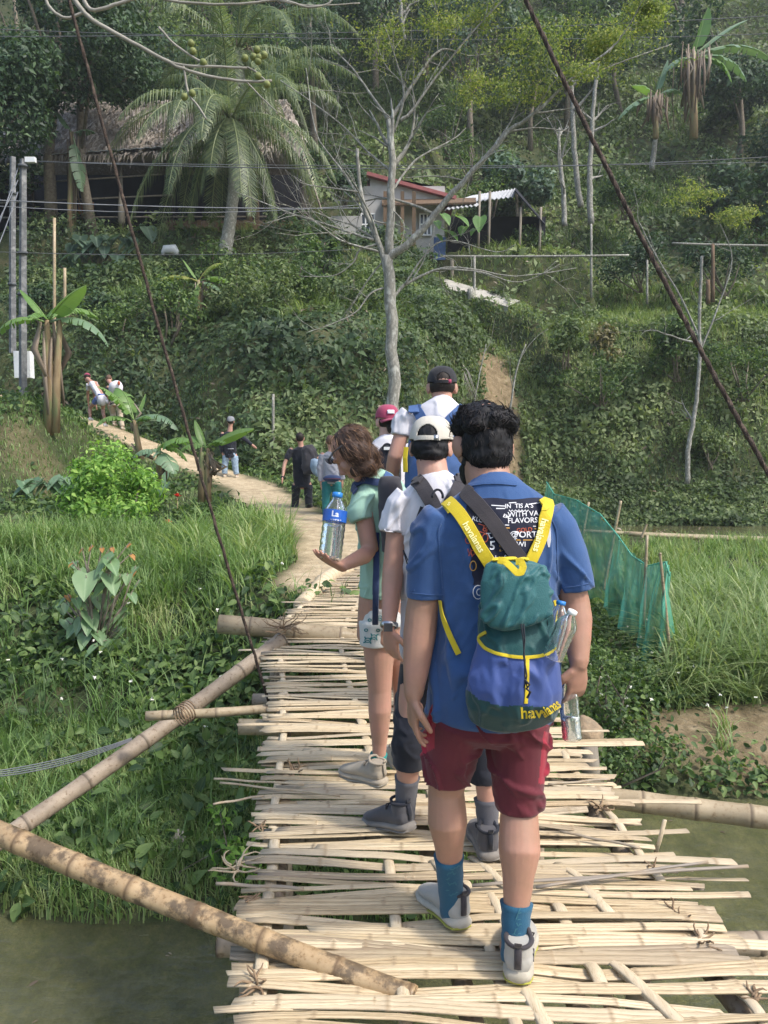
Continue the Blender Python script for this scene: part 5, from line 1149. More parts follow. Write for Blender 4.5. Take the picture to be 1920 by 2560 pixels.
for (px, py, s) in ((215, 1445, 1.0), (275, 1450, .95), (270, 1400, .8), (245, 1500, .6), (225, 1540, .7), (165, 1555, .6), (185, 1570, .5), (200, 1430, .5), (290, 1470, .6), (305, 1530, .55), (330, 1490, .4), (240, 1570, .7), (260, 1590, .6), (215, 1590, .6), (300, 1580, .6), (280, 1610, .5), (190, 1500, .4), (320, 1440, .4), (180, 1410, .35), (150, 1520, .4), (340, 1420, .3), (235, 1620, .5), (255, 1540, .6), (200, 1480, .5), (275, 1550, .55), (310, 1600, .45), (160, 1500, .35)): sp.append((px, py, s))
bigplant('broad leaved shrub with large heart shaped leaves on the left bank', (240, 1640), 7.6, .9, sp+[(px+random.Random(px).gauss(0, 14), py+random.Random(py).gauss(0, 12), s*.8) for px, py, s in sp], .25, 5)
mb = MB(); tp_ = bigplant('top shoots of reddish young leaves over the broad leaved shrub', (240, 1480), 7.6, .4, [(205, 1375, .25), (230, 1368, .28), (255, 1372, .25), (280, 1372, .25), (180, 1410, .25), (325, 1362, .25), (330, 1390, .3)], .19, 6, 'red_leaf')
sp = [(170+random.Random(i*3).random()*170, 590+random.Random(i*7+1).random()*95, .7+.5*random.Random(i+50).random()) for i in range(46)]
bigplant('mass of big round grey green leaves below the thatched house', (250, 700), 31.6, 1.6, sp, .50, 8, 'leaf_blue')
bigplant('big round leaves at the corner of the shed', (1130, 600), 35.5, 1.5, [(1110, 540, 1), (1150, 545, 1.1), (1200, 548, 1.1), (1120, 580, 1.2), (1160, 570, .9), (1090, 555, .8), (1185, 575, .6), (1095, 590, .7)], .58, 9, 'banana_leaf')
bigplant('pair of round leaves over the red basin', (365, 605), 33.6, 1.0, [(345, 572, 1.1), (370, 573, 1.1), (390, 590, .6), (350, 600, .7), (325, 620, 1.0)], .7, 10, 'leaf_blue')
# cabbages and garden rows
sp = [(55+i*17+random.Random(i).random()*8, 1185+random.Random(i*5).random()*30, .8+.5*random.Random(i).random()) for i in range(44) if i < 22]+[(60+i*20, 1205+random.Random(i*9).random()*16, 1) for i in range(16)]
bigplant('row of blue green cabbages in the garden below the mound', (200, 1225), 16.2, .4, sp, .28, 11, 'banana_blue', 'cabbage_row')
# red canna flowers
for px, py, Y, lab in ((443, 1243, 14.0, 'red canna flower on a thin stalk left of the cable'), (421, 1310, 12.5, 'small red flower low in the grass'), (378, 1205, 14.4, 'reddish canna bud beside the low banana plant')):
    c = P(px, py, Y); t = thing('canna_flower', lab, 'flower', c-Vector((0, 0, .4)), 'red canna flowers'); mb = MB(); mb.tube([c-Vector((0, 0, .45)), c], [.012, .008], 5); mb.obj('stalk', M['pseudostem'], t)
    for i in range(9):
        q_ = random.Random(i+px); d = Vector((q_.gauss(0, .6), q_.gauss(0, .6), .7)).normalized(); bigleaf(t, c+d*.01, d, .10, .06, i+px, 'flower_red', False).name = 'petal'
# green net with stakes
def netm():
    m, nt, b = nodes('green_net'); b.inputs['Base Color'].default_value = (.10, .40, .29, 1); b.inputs['Roughness'].default_value = .6
    f = nz(nt, 2.6, 5, .6, stretch=(1, 1, .45)); al = ramp(nt, f, [(.3, (.50,)*3), (.55, (.68,)*3), (.75, (.92,)*3)]); nt.links.new(al, b.inputs['Alpha']); bump(nt, b, f, 1, .15)
    return m
M['net'] = netm()
nt_ = thing('net_fence', 'sagging green net fence held by bamboo stakes right of the walkers', 'fence', P(1560, 1600, 9.5))
top = [(1366, 1205, 14.5), (1385, 1235, 14), (1440, 1250, 12.8), (1500, 1285, 11.6), (1545, 1340, 10.6), (1580, 1390, 9.8), (1620, 1415, 9.2), (1650, 1408, 8.7), (1664, 1405, 8.5), (1674, 1440, 8.45)]
bot = [(1330, 1430, 14.5), (1360, 1455, 14), (1420, 1480, 12.8), (1500, 1500, 11.6), (1530, 1535, 10.6), (1560, 1570, 9.8), (1600, 1600, 9.2), (1598, 1650, 8.7), (1640, 1640, 8.5), (1676, 1585, 8.45)]
Kp = []; NU, NV = 90, 26; vs = []
for i in range(NU+1):
    g_ = i/NU*(len(top)-1); k = min(int(g_), len(top)-2); f = g_-k
    a = P(*top[k]).lerp(P(*top[k+1]), f); b = P(*bot[k]).lerp(P(*bot[k+1]), f)
    for j in range(NV+1):
        v = j/NV; p = a.lerp(b, v); w = math.sin(i*.55+v*2.2)*.10*v+math.sin(i*1.3-v*4)*.045+.12*noise.noise(p*1.5); p = p+Vector((w*.8, w, .04*math.sin(i*.9)*v)); vs.append(p)
fs = [(i*(NV+1)+j, (i+1)*(NV+1)+j, (i+1)*(NV+1)+j+1, i*(NV+1)+j+1) for i in range(NU) for j in range(NV)]
mb = MB(); mb.add(vs, fs); mb.obj('net', M['net'], nt_)
mb = MB(); mb.tube([P(a, b, c) for a, b, c in top], .012, 5); mb.obj('edge_cord', M['net'], nt_)
for (p0, p1, Y, r) in (((1452, 1360), (1472, 1255), 12.8, .028), ((1508, 1475), (1552, 1252), 11.8, .03), ((1607, 1580), (1618, 1338), 9.1, .022), ((1676, 1640), (1650, 1382), 8.4, .020), ((1604, 1345), (1617, 1310), 16, .03)):
    mb = MB(); culm(mb, kn(P(*p0, Y), P(*p1, Y), 5), r, r*.75, rng=rb, n=8, space=.3); mb.obj('stake', M['culm_pale'], nt_)
for lab, a, b in (('upper bamboo rail floating before the far stream', P(1455, 1328, 21), P(2050, 1350, 21)), ('lower bamboo rail along the edge of the bright grass', P(1560, 1334, 20), P(2050, 1356, 19.6))):
    mb = MB(); mb.tube(kn(a, b, 8, .02), .055, 8); o = mb.obj('bamboo_rail', M['culm_pale']); tag(o, lab, 'rail', 'bamboo rails by the far stream')
# roots hanging into the water, floating bits
mb = MB(); q_ = random.Random(6)
for i in range(16):
    a = P(440+q_.gauss(0, 12), 2100+q_.gauss(0, 15), 4.95); mb.tube([a, P(425+q_.gauss(0, 14), 2210, 4.9), P(405+q_.gauss(0, 20), 2300+q_.gauss(0, 12), 4.75)], [.007, .006, .003], 5)
mb.tube([P(225, 2325, 4.55), P(300, 2352, 4.5), P(372, 2353, 4.5)], [.006, .007, .004], 6)
o = mb.obj('roots', M['twig']); tag(o, 'tangle of hanging roots and a bent twig at the left waterline', 'roots')
for px, py in ((575, 1685), (305, 1600), (390, 1330), (610, 1710), (690, 1500), (720, 1475), (700, 1470), (750, 1400), (80, 1545), (200, 1760), (300, 1865)):
    pass
rgw = np.random.RandomState(3); Pw, Nw = scatter(-4, .6, 5.2, 9.5, 34, rgw); Pw2, Nw2 = scatter(1.5, 3.5, 6.8, 9.5, 40, rgw); Pw = np.concatenate([Pw, Pw2]); Pw[:, 2] += .22+.15*rgw.rand(len(Pw))
Q = np.repeat(Pw, 6, 0); Nn = rgw.normal(0, .5, Q.shape)+np.array([0, -.4, .8]); Nn /= np.linalg.norm(Nn, axis=1, keepdims=True)
stuff('wild_flowers', 'tiny white daisies scattered in the bank greenery', [leaves(Q, np.full(len(Q), .022), Nn, rgw, rgw.rand(len(Q)), .6)], M['flower_white'])
# ------------------------------------------------------------------ people
def skinm(name, base, red):
    m, nt, b = nodes(name); f = nz(nt, 9, 5, .6); f2 = nz(nt, 60, 3, .6)
    c = ramp(nt, f, [(.3, base), (.7, red)]); c = mixc(nt, mth(nt, 'MULTIPLY', f2, .25), c, tuple(x*.7 for x in base))
    nt.links.new(c, b.inputs['Base Color']); b.inputs['Roughness'].default_value = .5; b.inputs['Specular IOR Level'].default_value = .4
    b.inputs['Subsurface Weight'].default_value = .12; b.inputs['Subsurface Radius'].default_value = (.012, .005, .003); b.inputs['Subsurface Scale'].default_value = 1.0
    bump(nt, b, nz(nt, 160, 4, .7), .25, .002); return m
M['skin'] = skinm('skin', (.40, .235, .170), (.50, .265, .205))
M['skin_tan'] = skinm('skin_tan', (.32, .185, .125), (.43, .225, .165))
M['skin_pale'] = skinm('skin_pale', (.48, .31, .24), (.54, .32, .26))
def clothm(name, c1, c2=None, rough=.85, weave=420, wb=.25, c3=None, scale=5, sheen=.15):
    m, nt, b = nodes(name); c2 = c2 or tuple(x*.86 for x in c1)
    nt.links.new(ramp(nt, nz(nt, scale, 5, .6), [(.35, c1), (.65, c2)]), b.inputs['Base Color'])
    b.inputs['Roughness'].default_value = rough; b.inputs['Specular IOR Level'].default_value = .2; b.inputs['Sheen Weight'].default_value = sheen
    h = mth(nt, 'ADD', nz(nt, weave, 2, .5), mth(nt, 'MULTIPLY', nz(nt, 26, 4, .6), 1.0)); bump(nt, b, h, wb, .004); return m
M['tee_blue'] = clothm('tee_blue', (.042, .096, .240), (.032, .076, .195), sheen=.25)
M['tee_white'] = clothm('tee_white', (.62, .61, .65), (.56, .55, .60), sheen=.05)
M['tee_mint'] = clothm('tee_mint', (.33, .52, .42), (.29, .46, .37))
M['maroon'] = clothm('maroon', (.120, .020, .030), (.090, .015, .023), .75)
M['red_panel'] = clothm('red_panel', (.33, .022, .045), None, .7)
M['black_cloth'] = clothm('black_cloth', (.018, .020, .030), (.012, .014, .021), .8)
M['charcoal'] = clothm('charcoal', (.055, .052, .060), (.04, .038, .045), .8)
M['navy'] = clothm('navy', (.03, .05, .13), (.02, .035, .09), .75)
M['pack_blue'] = clothm('pack_blue', (.055, .115, .28), (.04, .085, .21), .7)
M['teal_nylon'] = clothm('teal_nylon', (.028, .115, .125), (.022, .092, .10), .42, 300, .35)
M['teal_dark'] = clothm('teal_dark', (.016, .075, .078), (.012, .06, .062), .5)
M['bag_blue'] = clothm('bag_blue', (.052, .090, .27), (.045, .070, .21), .5, c3=(.1, .08, .25), scale=3)
M['bag_green'] = clothm('bag_green', (.018, .060, .062), (.014, .05, .06), .55)
M['yellow_web'] = clothm('yellow_web', (.60, .46, .022), (.54, .41, .02), .6, 500, .3)
M['yellow_text'] = clothm('yellow_text', (.95, .90, .42), None, .6)
M['strap_grey'] = clothm('strap_grey', (.045, .040, .045), None, .7)
M['sock_blue'] = clothm('sock_blue', (.022, .095, .165), (.018, .078, .135), .9, 500, .5)
M['sock_mark'] = clothm('sock_mark', (.06, .18, .22), None, .9)
M['sock_grey'] = clothm('sock_grey', (.11, .11, .125), (.085, .085, .10), .9, 500, .5)
M['sock_teal'] = clothm('sock_teal', (.02, .22, .20), None, .9)
M['shoe_grey'] = clothm('shoe_grey', (.36, .35, .32), (.30, .29, .265), .7, 300, .2)
M['shoe_sole'] = pm('shoe_sole', (.42, .39, .33), (.32, .29, .23), 12, .8, .3, .004, 60)
M['shoe_yellow'] = pm('shoe_yellow', (.34, .34, .05), (.28, .26, .08), 14, .7, .3)
M['shoe_dark'] = clothm('shoe_dark', (.09, .088, .095), (.065, .063, .07), .7, 300, .2)
M['shoe_sole_dark'] = pm('shoe_sole_dark', (.24, .22, .20), (.16, .145, .13), 12, .8, .3)
M['shoe_tan'] = clothm('shoe_tan', (.40, .34, .26), (.30, .255, .20), .7, 300, .2)
M['cap_beige'] = clothm('cap_beige', (.50, .47, .41), (.44, .41, .36), .85, 500, .3)
M['cap_black'] = clothm('cap_black', (.018, .018, .022), None, .75)
M['cap_maroon'] = clothm('cap_maroon', (.34, .055, .11), (.26, .04, .085), .85)
M['cap_grey'] = clothm('cap_grey', (.22, .23, .25), None, .85)
M['teal_trousers'] = clothm('teal_trousers', (.02, .15, .16), None, .85)
M['jeans'] = clothm('jeans', (.28, .37, .47), (.22, .30, .40), .9)
M['grey_top'] = clothm('grey_top', (.30, .31, .36), (.24, .25, .30), .9)
M['khaki'] = clothm('khaki', (.45, .38, .29), None, .9)
M['blue_shorts'] = clothm('blue_shorts', (.12, .17, .42), None, .85)
M['watch'] = pm('watch', (.06, .06, .065), None, 5, .3, 0, spec=.6)
M['metal'] = pm('metal', (.45, .46, .48), None, 5, .3, 0, metal=.9)
M['ink_white'] = pm('ink_white', (.72, .72, .76), None, 5, .8, 0)
M['ink_black'] = pm('ink_black', (.018, .020, .040), (.014, .016, .032), 20, .85, .2)
M['ink_red'] = pm('ink_red', (.48, .11, .06), None, 5, .8, 0)
M['ink_orange'] = pm('ink_orange', (.60, .33, .08), None, 5, .8, 0)
M['ink_blue'] = pm('ink_blue', (.20, .28, .60), None, 5, .8, 0)
M['ink_teal'] = pm('ink_teal', (.03, .22, .24), None, 5, .8, 0)
def hairm(name, c1, c2, c3):
    m, nt, b = nodes(name); u, v, t, w = attr(nt); f = mth(nt, 'ADD', mth(nt, 'MULTIPLY', t, .6), mth(nt, 'MULTIPLY', nz(nt, 40, 3, .6), .4))
    nt.links.new(ramp(nt, f, [(.2, c1), (.6, c2), (.95, c3)]), b.inputs['Base Color']); b.inputs['Roughness'].default_value = .62; b.inputs['Specular IOR Level'].default_value = .3
    bump(nt, b, nz(nt, 90, 3, .6, stretch=(1, 1, .3)), .5, .004); return m
M['hair_black'] = hairm('hair_black', (.008, .008, .010), (.016, .014, .016), (.05, .04, .04))
M['hair_brown'] = hairm('hair_brown', (.05, .030, .022), (.14, .082, .055), (.52, .30, .17))
M['hair_dark'] = hairm('hair_dark', (.012, .009, .008), (.025, .018, .015), (.07, .045, .03))
def clearm(name, col, ior, rough=.03, alpha=1):
    m, nt, b = nodes(name); b.inputs['Base Color'].default_value = (*col, 1); b.inputs['Roughness'].default_value = rough
    b.inputs['Transmission Weight'].default_value = .96; b.inputs['IOR'].default_value = ior
    bump(nt, b, nz(nt, 45, 3, .6), .5, .004); return m
M['clear_plastic'] = clearm('clear_plastic', (.93, .96, .98), 1.22, .05)
M['bottle_water'] = clearm('bottle_water', (.90, .94, .95), 1.33, .0)
M['cap_blue'] = pm('cap_blue', (.03, .22, .62), None, 5, .35, 0, spec=.5)
M['cap_white'] = pm('cap_white', (.80, .80, .78), None, 5, .35, 0, spec=.5)
M['label_blue'] = pm('label_blue', (.02, .12, .50), (.015, .08, .38), 20, .35, 0, spec=.5)
M['label_white'] = pm('label_white', (.72, .76, .85), None, 20, .35, 0)

def proj(p):
    q = Vector(p)-Vector((0, 0, CAMZ)); d = q.dot(_fw); return 960+F*q.x/d, 1280-F*q.dot(_up)/d
def projn(c):
    q = np.asarray(c)-np.array([0, 0, CAMZ]); d = q@np.array(_fw); return 960+F*q[:, 0]/d, 1280-F*(q@np.array(_up))/d
def hit(bv, px, py, Yg=None):
    o = Vector((0, 0, CAMZ)); d = ray(px, py).normalized(); r = bv.ray_cast(o, d)
    if r[0] is not None: return r[0], (r[1] if r[1].dot(d) < 0 else -r[1])
    if Yg is not None:
        q = bv.find_nearest(P(px, py, Yg)); return q[0], q[1]
    return None, None
def cloth_disp(me, amp, sx=7, sz=2.2, seed=0., diag=0.0, fine=.35):
    c = co(me).astype(float); n = nrm(me); q = c.copy(); q[:, 2] = c[:, 2]+diag*c[:, 0]
    a = fnoise(q*np.array([sx, sx, sz]), 1.0, 3, seed); r = 2*np.exp(-((a-.5)/.05)**2)-.7+(a-.5)*3
    b = fnoise(q*np.array([sx*2.2, sx*2.2, sz*2.5]), 1.0, 3, seed+7.)-.5
    displ(me, c, n, amp*(r*.5+b*fine*2))
def displ(me, c, n, d):
    n = n.astype(float).copy(); flat = np.abs(n[:, 2]); k = 1-sstep(.45, .85, flat); n[:, 2] *= .35
    edge = np.ones(len(c)); zmin = c[:, 2].min(); edge *= .35+.65*sstep(.0, .03, c[:, 2]-zmin)
    setco(me, c+n*(np.clip(d, -.002, .02)*k*edge)[:, None])
def crease(c, sx, sy, sz, seed, w=.045):
    a = fnoise(c*np.array([sx, sy, sz]), 1, 2, seed); return np.exp(-((a-.5)/w)**2)*1.6-.5+(a-.5)*3
def strap(name, bv, pts, w, mat, parent, off=.006, th=.004, Yg=None, n=6, texts=None):
    """flat webbing laid over a surface along picture points"""
    pp = []; nn = []
    for i in range(len(pts)-1):
        for k in range(n):
            f = k/n; x = pts[i][0]+(pts[i+1][0]-pts[i][0])*f; y = pts[i][1]+(pts[i+1][1]-pts[i][1])*f
            a, b = hit(bv, x, y, Yg);
            if a is None: continue
            pp.append(a); nn.append(b)
    a, b = hit(bv, *pts[-1], Yg)
    if a is not None: pp.append(a); nn.append(b)
    for _ in range(2):
        nn = [((nn[max(i-1, 0)]+nn[i]*1.2+nn[min(i+1, len(nn)-1)])).normalized() for i in range(len(nn))]
        pp = [pp[0]]+[(pp[i-1]+pp[i]*2+pp[i+1])/4 for i in range(1, len(pp)-1)]+[pp[-1]]
    return ribbon(name, [p+m*off for p, m in zip(pp, nn)], nn, w, th, mat, parent)
def ribbon(name, pp, nn, w, th, mat, parent):
    mb = MB(); rings = []
    for i, p in enumerate(pp):
        t = (pp[min(i+1, len(pp)-1)]-pp[max(i-1, 0)]).normalized(); s = t.cross(nn[i]).normalized(); m = s.cross(t).normalized()
        m = m if m.dot(nn[i]) > 0 else -m
        ww = w[i] if hasattr(w, '__len__') else w
        rings.append([p+s*ww*.5, p+s*ww*.47+m*th, p+m*th*1.15, p-s*ww*.47+m*th, p-s*ww*.5, p-m*th*.5])
    mb.rings(rings, True, (0, 0, .5, 0)); return mb.obj(name, M[mat], parent, smooth=False)
def stroke(mb, bv, pts, wpx, off=.006):
    prev = None; vs = []; fs = []
    for i, (x, y) in enumerate(pts):
        x0, y0 = pts[max(i-1, 0)]; x1, y1 = pts[min(i+1, len(pts)-1)]; L = math.hypot(x1-x0, y1-y0) or 1; nx_, ny_ = -(y1-y0)/L*wpx/2, (x1-x0)/L*wpx/2
        for s in (1, -1):
            p, n = hit(bv, x+nx_*s, y+ny_*s)
            if p is None: return
            vs.append(p+n*off)
    for i in range(len(pts)-1): fs.append((2*i, 2*i+1, 2*i+3, 2*i+2))
    mb.add(vs, fs)
def textmesh(s, bold=0.0):
    cu = bpy.data.curves.new('t', 'FONT'); cu.body = s; cu.size = 1; cu.resolution_u = 3; cu.offset = bold; cu.align_x = 'CENTER'; cu.align_y = 'CENTER'
    o = bpy.data.objects.new('t', cu); COL.objects.link(o); bpy.context.view_layer.update(); dg = bpy.context.evaluated_depsgraph_get()
    me = bpy.data.meshes.new_from_object(o.evaluated_get(dg)); bpy.data.objects.remove(o); bpy.data.curves.remove(cu)
    bm = bmesh.new(); bm.from_mesh(me); bmesh.ops.triangulate(bm, faces=bm.faces[:]); r = ([v.co.copy() for v in bm.verts], [tuple(v.index for v in f.verts) for f in bm.faces]); bm.free(); bpy.data.meshes.remove(me); return r
def text_on(mb, bv, s, px, py, h, ang=0, off=.007, bold=.0, sx=1.0, shear=0, arc=None):
    vs, fs = textmesh(s, bold); ca, sa = math.cos(ang), math.sin(ang); out = []
    for v in vs:
        x, y = (v.x+shear*v.y)*h*1.4*sx, v.y*h*1.4; X_, Y_ = px+x*ca+y*sa, py+x*sa-y*ca
        p, n = hit(bv, X_, Y_)
        if p is None: p, n = hit(bv, X_, Y_, 2.3)
        out.append(p+n*off)
    mb.add(out, fs)

def headM(C, yaw=0, pitch=0, roll=0, s=1.0):
    return Matrix.Translation(Vector(C)) @ Matrix.Rotation(R(yaw), 4, 'Z') @ Matrix.Rotation(R(-pitch), 4, 'X') @ Matrix.Rotation(R(roll), 4, 'Y') @ Matrix.Scale(s, 4)
def add_head(mb, T, face=True):
    k = len(mb.v)
    mb.ell((0, -.008, .028), (.074, .096, .092), nu=24, nv=16); mb.ell((0, .022, -.03), (.062, .072, .075), nu=20, nv=14)
    mb.ell((0, .040, -.062), (.046, .050, .045), nu=16, nv=12); mb.ell((0, .076, -.098), (.022, .018, .018))
    if face:
        mb.tube([(0, .082, .022), (0, .098, -.005), (0, .112, -.030), (0, .100, -.040)], [.010, .011, .013, .010], 10, round_ends=True)
        mb.ell((0, .082, .032), (.052, .020, .012)); mb.ell((0, .090, -.062), (.022, .014, .007)); mb.ell((0, .088, -.073), (.020, .013, .008))
        for s in (-1, 1): mb.ell((s*.034, .070, -.022), (.024, .022, .026))
    for s in (-1, 1):
        Me = Matrix.Rotation(R(s*-22), 3, 'Z') @ Matrix.Rotation(R(-8), 3, 'X')
        mb.ell((s*.083, -.008, -.010), (.010, .023, .035), Me, nu=14, nv=10); mb.ell((s*.078, .002, -.030), (.007, .010, .014), Me)
    mb.xform(T, k)
def lerp(a, b, t): return Vector(a).lerp(Vector(b), t)
def add_arm(mb, sh, el, wr, r=(.050, .043, .040, .044, .036, .026)):
    mb.tube([sh, lerp(sh, el, .5), lerp(sh, el, .92), lerp(el, wr, .22), lerp(el, wr, .62), wr], list(r), 18, round_ends=True)
def add_leg(mb, hip, kn, an, r=(.088, .074, .056, .057, .052, .036), back=(0, -1, 0), bul=.014):
    b = Vector(back); mb.tube([hip, lerp(hip, kn, .5), lerp(hip, kn, .95), lerp(kn, an, .22)+b*bul, lerp(kn, an, .42)+b*bul*.8, lerp(kn, an, .72)+b*bul*.2, an], [r[0], r[1], r[2], r[3], r[4]*1.02, (r[4]+r[5])*.47, r[5]], 20, round_ends=True)
def add_hand(mb, W, d, pn, tn, s=1.0, curl=(.5, .5, .55, .6), thumb=.5, spread=.06, fl=1.0):
    """W wrist, d towards fingertips, pn palm normal (the way the palm faces), tn towards the thumb side"""
    d = Vector(d).normalized(); pn = Vector(pn); pn = (pn-d*pn.dot(d)).normalized(); tn = Vector(tn); tn = (tn-d*tn.dot(d)-pn*tn.dot(pn)).normalized()
    W = Vector(W); mb.tube([W-d*.02*s, W+d*.02*s, W+d*.055*s, W+d*.086*s], [(.026*s, .021*s), (.032*s, .019*s), (.040*s, .017*s), (.038*s, .013*s)], 16, up=pn, round_ends=True)
    mb.ell(W+d*.035*s+tn*.022*s+pn*.008*s, (.017*s, .017*s, .017*s))
    for i, (o, L, r) in enumerate(((.029, .072, .0088), (.010, .080, .0092), (-.010, .074, .0088), (-.028, .058, .0078))):
        b = W+d*.084*s+tn*o*s; a = spread*(1-i/1.5); dd = (d+tn*a).normalized(); pts = [b-dd*.02*s, b]; c = curl[i]; ang = 0
        for j, f in enumerate((.45, .30, .25)):
            ang += c*(.9 if j else .7); v = dd*math.cos(ang)+pn*math.sin(ang); pts.append(pts[-1]+v*L*f*s*fl)
        mb.tube(pts, [r*s*1.08, r*s*1.12, r*s, r*s*.93, r*s*.8], 10, round_ends=True)
    b = W+d*.020*s+tn*.026*s; v = (d*.75+tn*.75+pn*.3).normalized(); v2 = (d*1.0+tn*(.5-thumb*.6)+pn*(.3+thumb*.5)).normalized()
    mb.tube([b, b+v*.036*s, b+v*.036*s+v2*.030*s, b+v*.036*s+v2*.056*s], [.0135*s, .0125*s, .0110*s, .0088*s], 10, round_ends=True)
def shoe(parent, heel, yaw, pitch=0, s=1.0, mats=('shoe_grey', 'shoe_sole', 'shoe_yellow', 'strap_grey'), strip=True, roll=0):
    """heel = where the back of the sole meets the deck; yaw 0 = toes away from the camera"""
    T = Matrix.Translation(Vector(heel)) @ Matrix.Rotation(R(yaw), 4, 'Z') @ Matrix.Rotation(R(-pitch), 4, 'X') @ Matrix.Rotation(R(roll), 4, 'Y') @ Matrix.Scale(s, 4) @ Matrix.Diagonal((1.22, 1, 1.06, 1))
    mb = MB(); ys = [0, .012, .04, .09, .14, .19, .23, .265, .285]
    mb.tube([(0, y, z) for y, z in zip(ys, [.052, .052, .054, .056, .054, .046, .040, .036, .034])], [(.012, .020), (.030, .034), (.036, .040), (.036, .042), (.038, .036), (.043, .028), (.042, .022), (.032, .016), (.012, .008)], 20, up=(0, 0, 1))
    mb.tube([(0, .046, .05), (0, .042, .085), (0, .040, .108)], [(.034, .042), (.034, .044), (.033, .042)], 20, up=(0, 1, 0)); mb.xform(T)
    me = solid(mb, .0045, 5); c = co(me); up_ = finish(me, 'shoe', [M[mats[0]]], parent)
    w = [.022, .032, .038, .036, .038, .047, .048, .038, .020]
    mb = MB(); mb.tube([(0, y-.004+(.008*i/8), z) for i, (y, z) in enumerate(zip(ys, [.022, .018, .017, .017, .017, .017, .018, .021, .026]))], [(a, b) for a, b in zip(w, [.014, .020, .021, .019, .018, .017, .016, .014, .010])], 22, up=(0, 0, 1)); mb.xform(T); mb.obj('midsole', M[mats[1]], up_)
    mb = MB(); mb.tube([(0, y-.002, z) for y, z in zip(ys, [.008, .003, .002, .003, .003, .002, .003, .007, .014])], [(a*.97, .006) for a in w], 22, up=(0, 0, 1)); mb.xform(T); mb.obj('outsole', M[mats[2]], up_)
    mb = MB(); pts = []
    for i in range(25): a = i/24*2*math.pi; pts.append((math.sin(a)*.031, .040-math.cos(a)*.041, .108+.010*math.cos(a)*-1*.4+(.012 if abs(a-math.pi) < 1 else 0)))
    mb.tube(pts, .006, 8, cap=False); mb.xform(T); mb.obj('collar', M[mats[3]], up_)
    if strip:
        mb = MB(); mb.tube([(0, -.004, .045), (0, -.006, .075), (0, -.003, .112), (0, -.012, .122), (0, -.006, .108)], [(.009, .003)]*5, 8, up=(0, 1, 0)); mb.xform(T); mb.obj('heel_tab', M[mats[3]], up_)
    mb = MB()
    for i in range(4): y = .105+.024*i; z = .099-.011*i; mb.tube([(-.026, y-.004, z-.016), (-.012, y, z), (.012, y+.003, z), (.026, y+.006, z-.016)], .0032, 6)
    mb.tube([(-.01, .092, .104), (-.035, .085, .108), (-.03, .10, .085)], .0025, 5); mb.tube([(.01, .092, .104), (.036, .082, .106), (.03, .10, .082)], .0025, 5); mb.xform(T); mb.obj('lace', M[mats[3]], up_)
    return T
def sock(parent, a, b, ra, rb_, mat, marks=None, name='sock'):
    a, b = Vector(a), Vector(b); mb = MB(); pts = [a.lerp(b, i/10) for i in range(11)]
    mb.tube(pts, [ra*1.05]+[(ra+(rb_-ra)*min(1, (i/10)*1.25)**.8)*(1+.02*math.sin(i*2.3)) for i in range(1, 11)], 22); me = mb.mesh(name, M[mat]); c = co(me); n = nrm(me); setco(me, c+n*((fnoise(c*np.array([30, 30, 60]), 1, 2)-.5)*.004)[:, None]); o = put(name, me, parent)
    if marks:
        bv = bvh(me); mm = MB(); q = random.Random(marks)
        for k in range(9):
            x0, y0 = proj(a.lerp(b, .12+.09*k)); x0 += q.gauss(0, 14); pts = [(x0+i*4, y0+q.gauss(0, 3)-i*1.0) for i in range(int(3+q.random()*5))]; stroke(mm, bv, pts, 1.8, .003)
        if mm.v: mm.obj('knit_mark', M['sock_mark'], o)
    return o
def tubes_solid(name, specs, voxel, mat, parent, sm=6, disp=None, matfn=None, mats=None, n=24):
    mb = MB()
    for pts, rad, up in specs: mb.tube(pts, rad, n, up=up)
    me = solid(mb, voxel, sm)
    if disp: cloth_disp(me, *disp)
    o = finish(me, name, mats or [M[mat]], parent, matfn); return o, me
def locks(me_s, n, L, r, rng, flow, curl, lift, mat, name, parent, keep=None, seg=6, sides=4):
    me = me_s; mb = MB(); m = len(me.polygons); k = 0; tries = 0
    while k < n and tries < n*6:
        tries += 1; p = me.polygons[rng.randrange(m)]; c = p.center.copy(); nn = p.normal.copy()
        if keep and not keep(c, nn): continue
        k += 1; f = Vector(flow(c)); f = f-nn*f.dot(nn); f = f.normalized() if f.length > .01 else nn.orthogonal().normalized(); s = nn.cross(f); ph = rng.random()*6.28; cv = curl*(.4+rng.random()); pts = [c-nn*.002]; d = (f+nn*lift*(.3+rng.random())).normalized(); LL = L*(.5+.8*rng.random())
        for i in range(seg):
            a = ph+i*cv; d = (d+(s*math.cos(a)+nn*math.sin(a)*.6)*min(1, cv*.42)-nn*.10).normalized(); pts.append(pts[-1]+d*LL/seg)
        mb.tube(pts, [r*(.8+.5*rng.random())*(1-.75*(i/seg)**2) for i in range(seg+1)], sides, flat=.45, data=(0, 0, rng.random(), 0))
    return mb.obj(name, M[mat], parent)
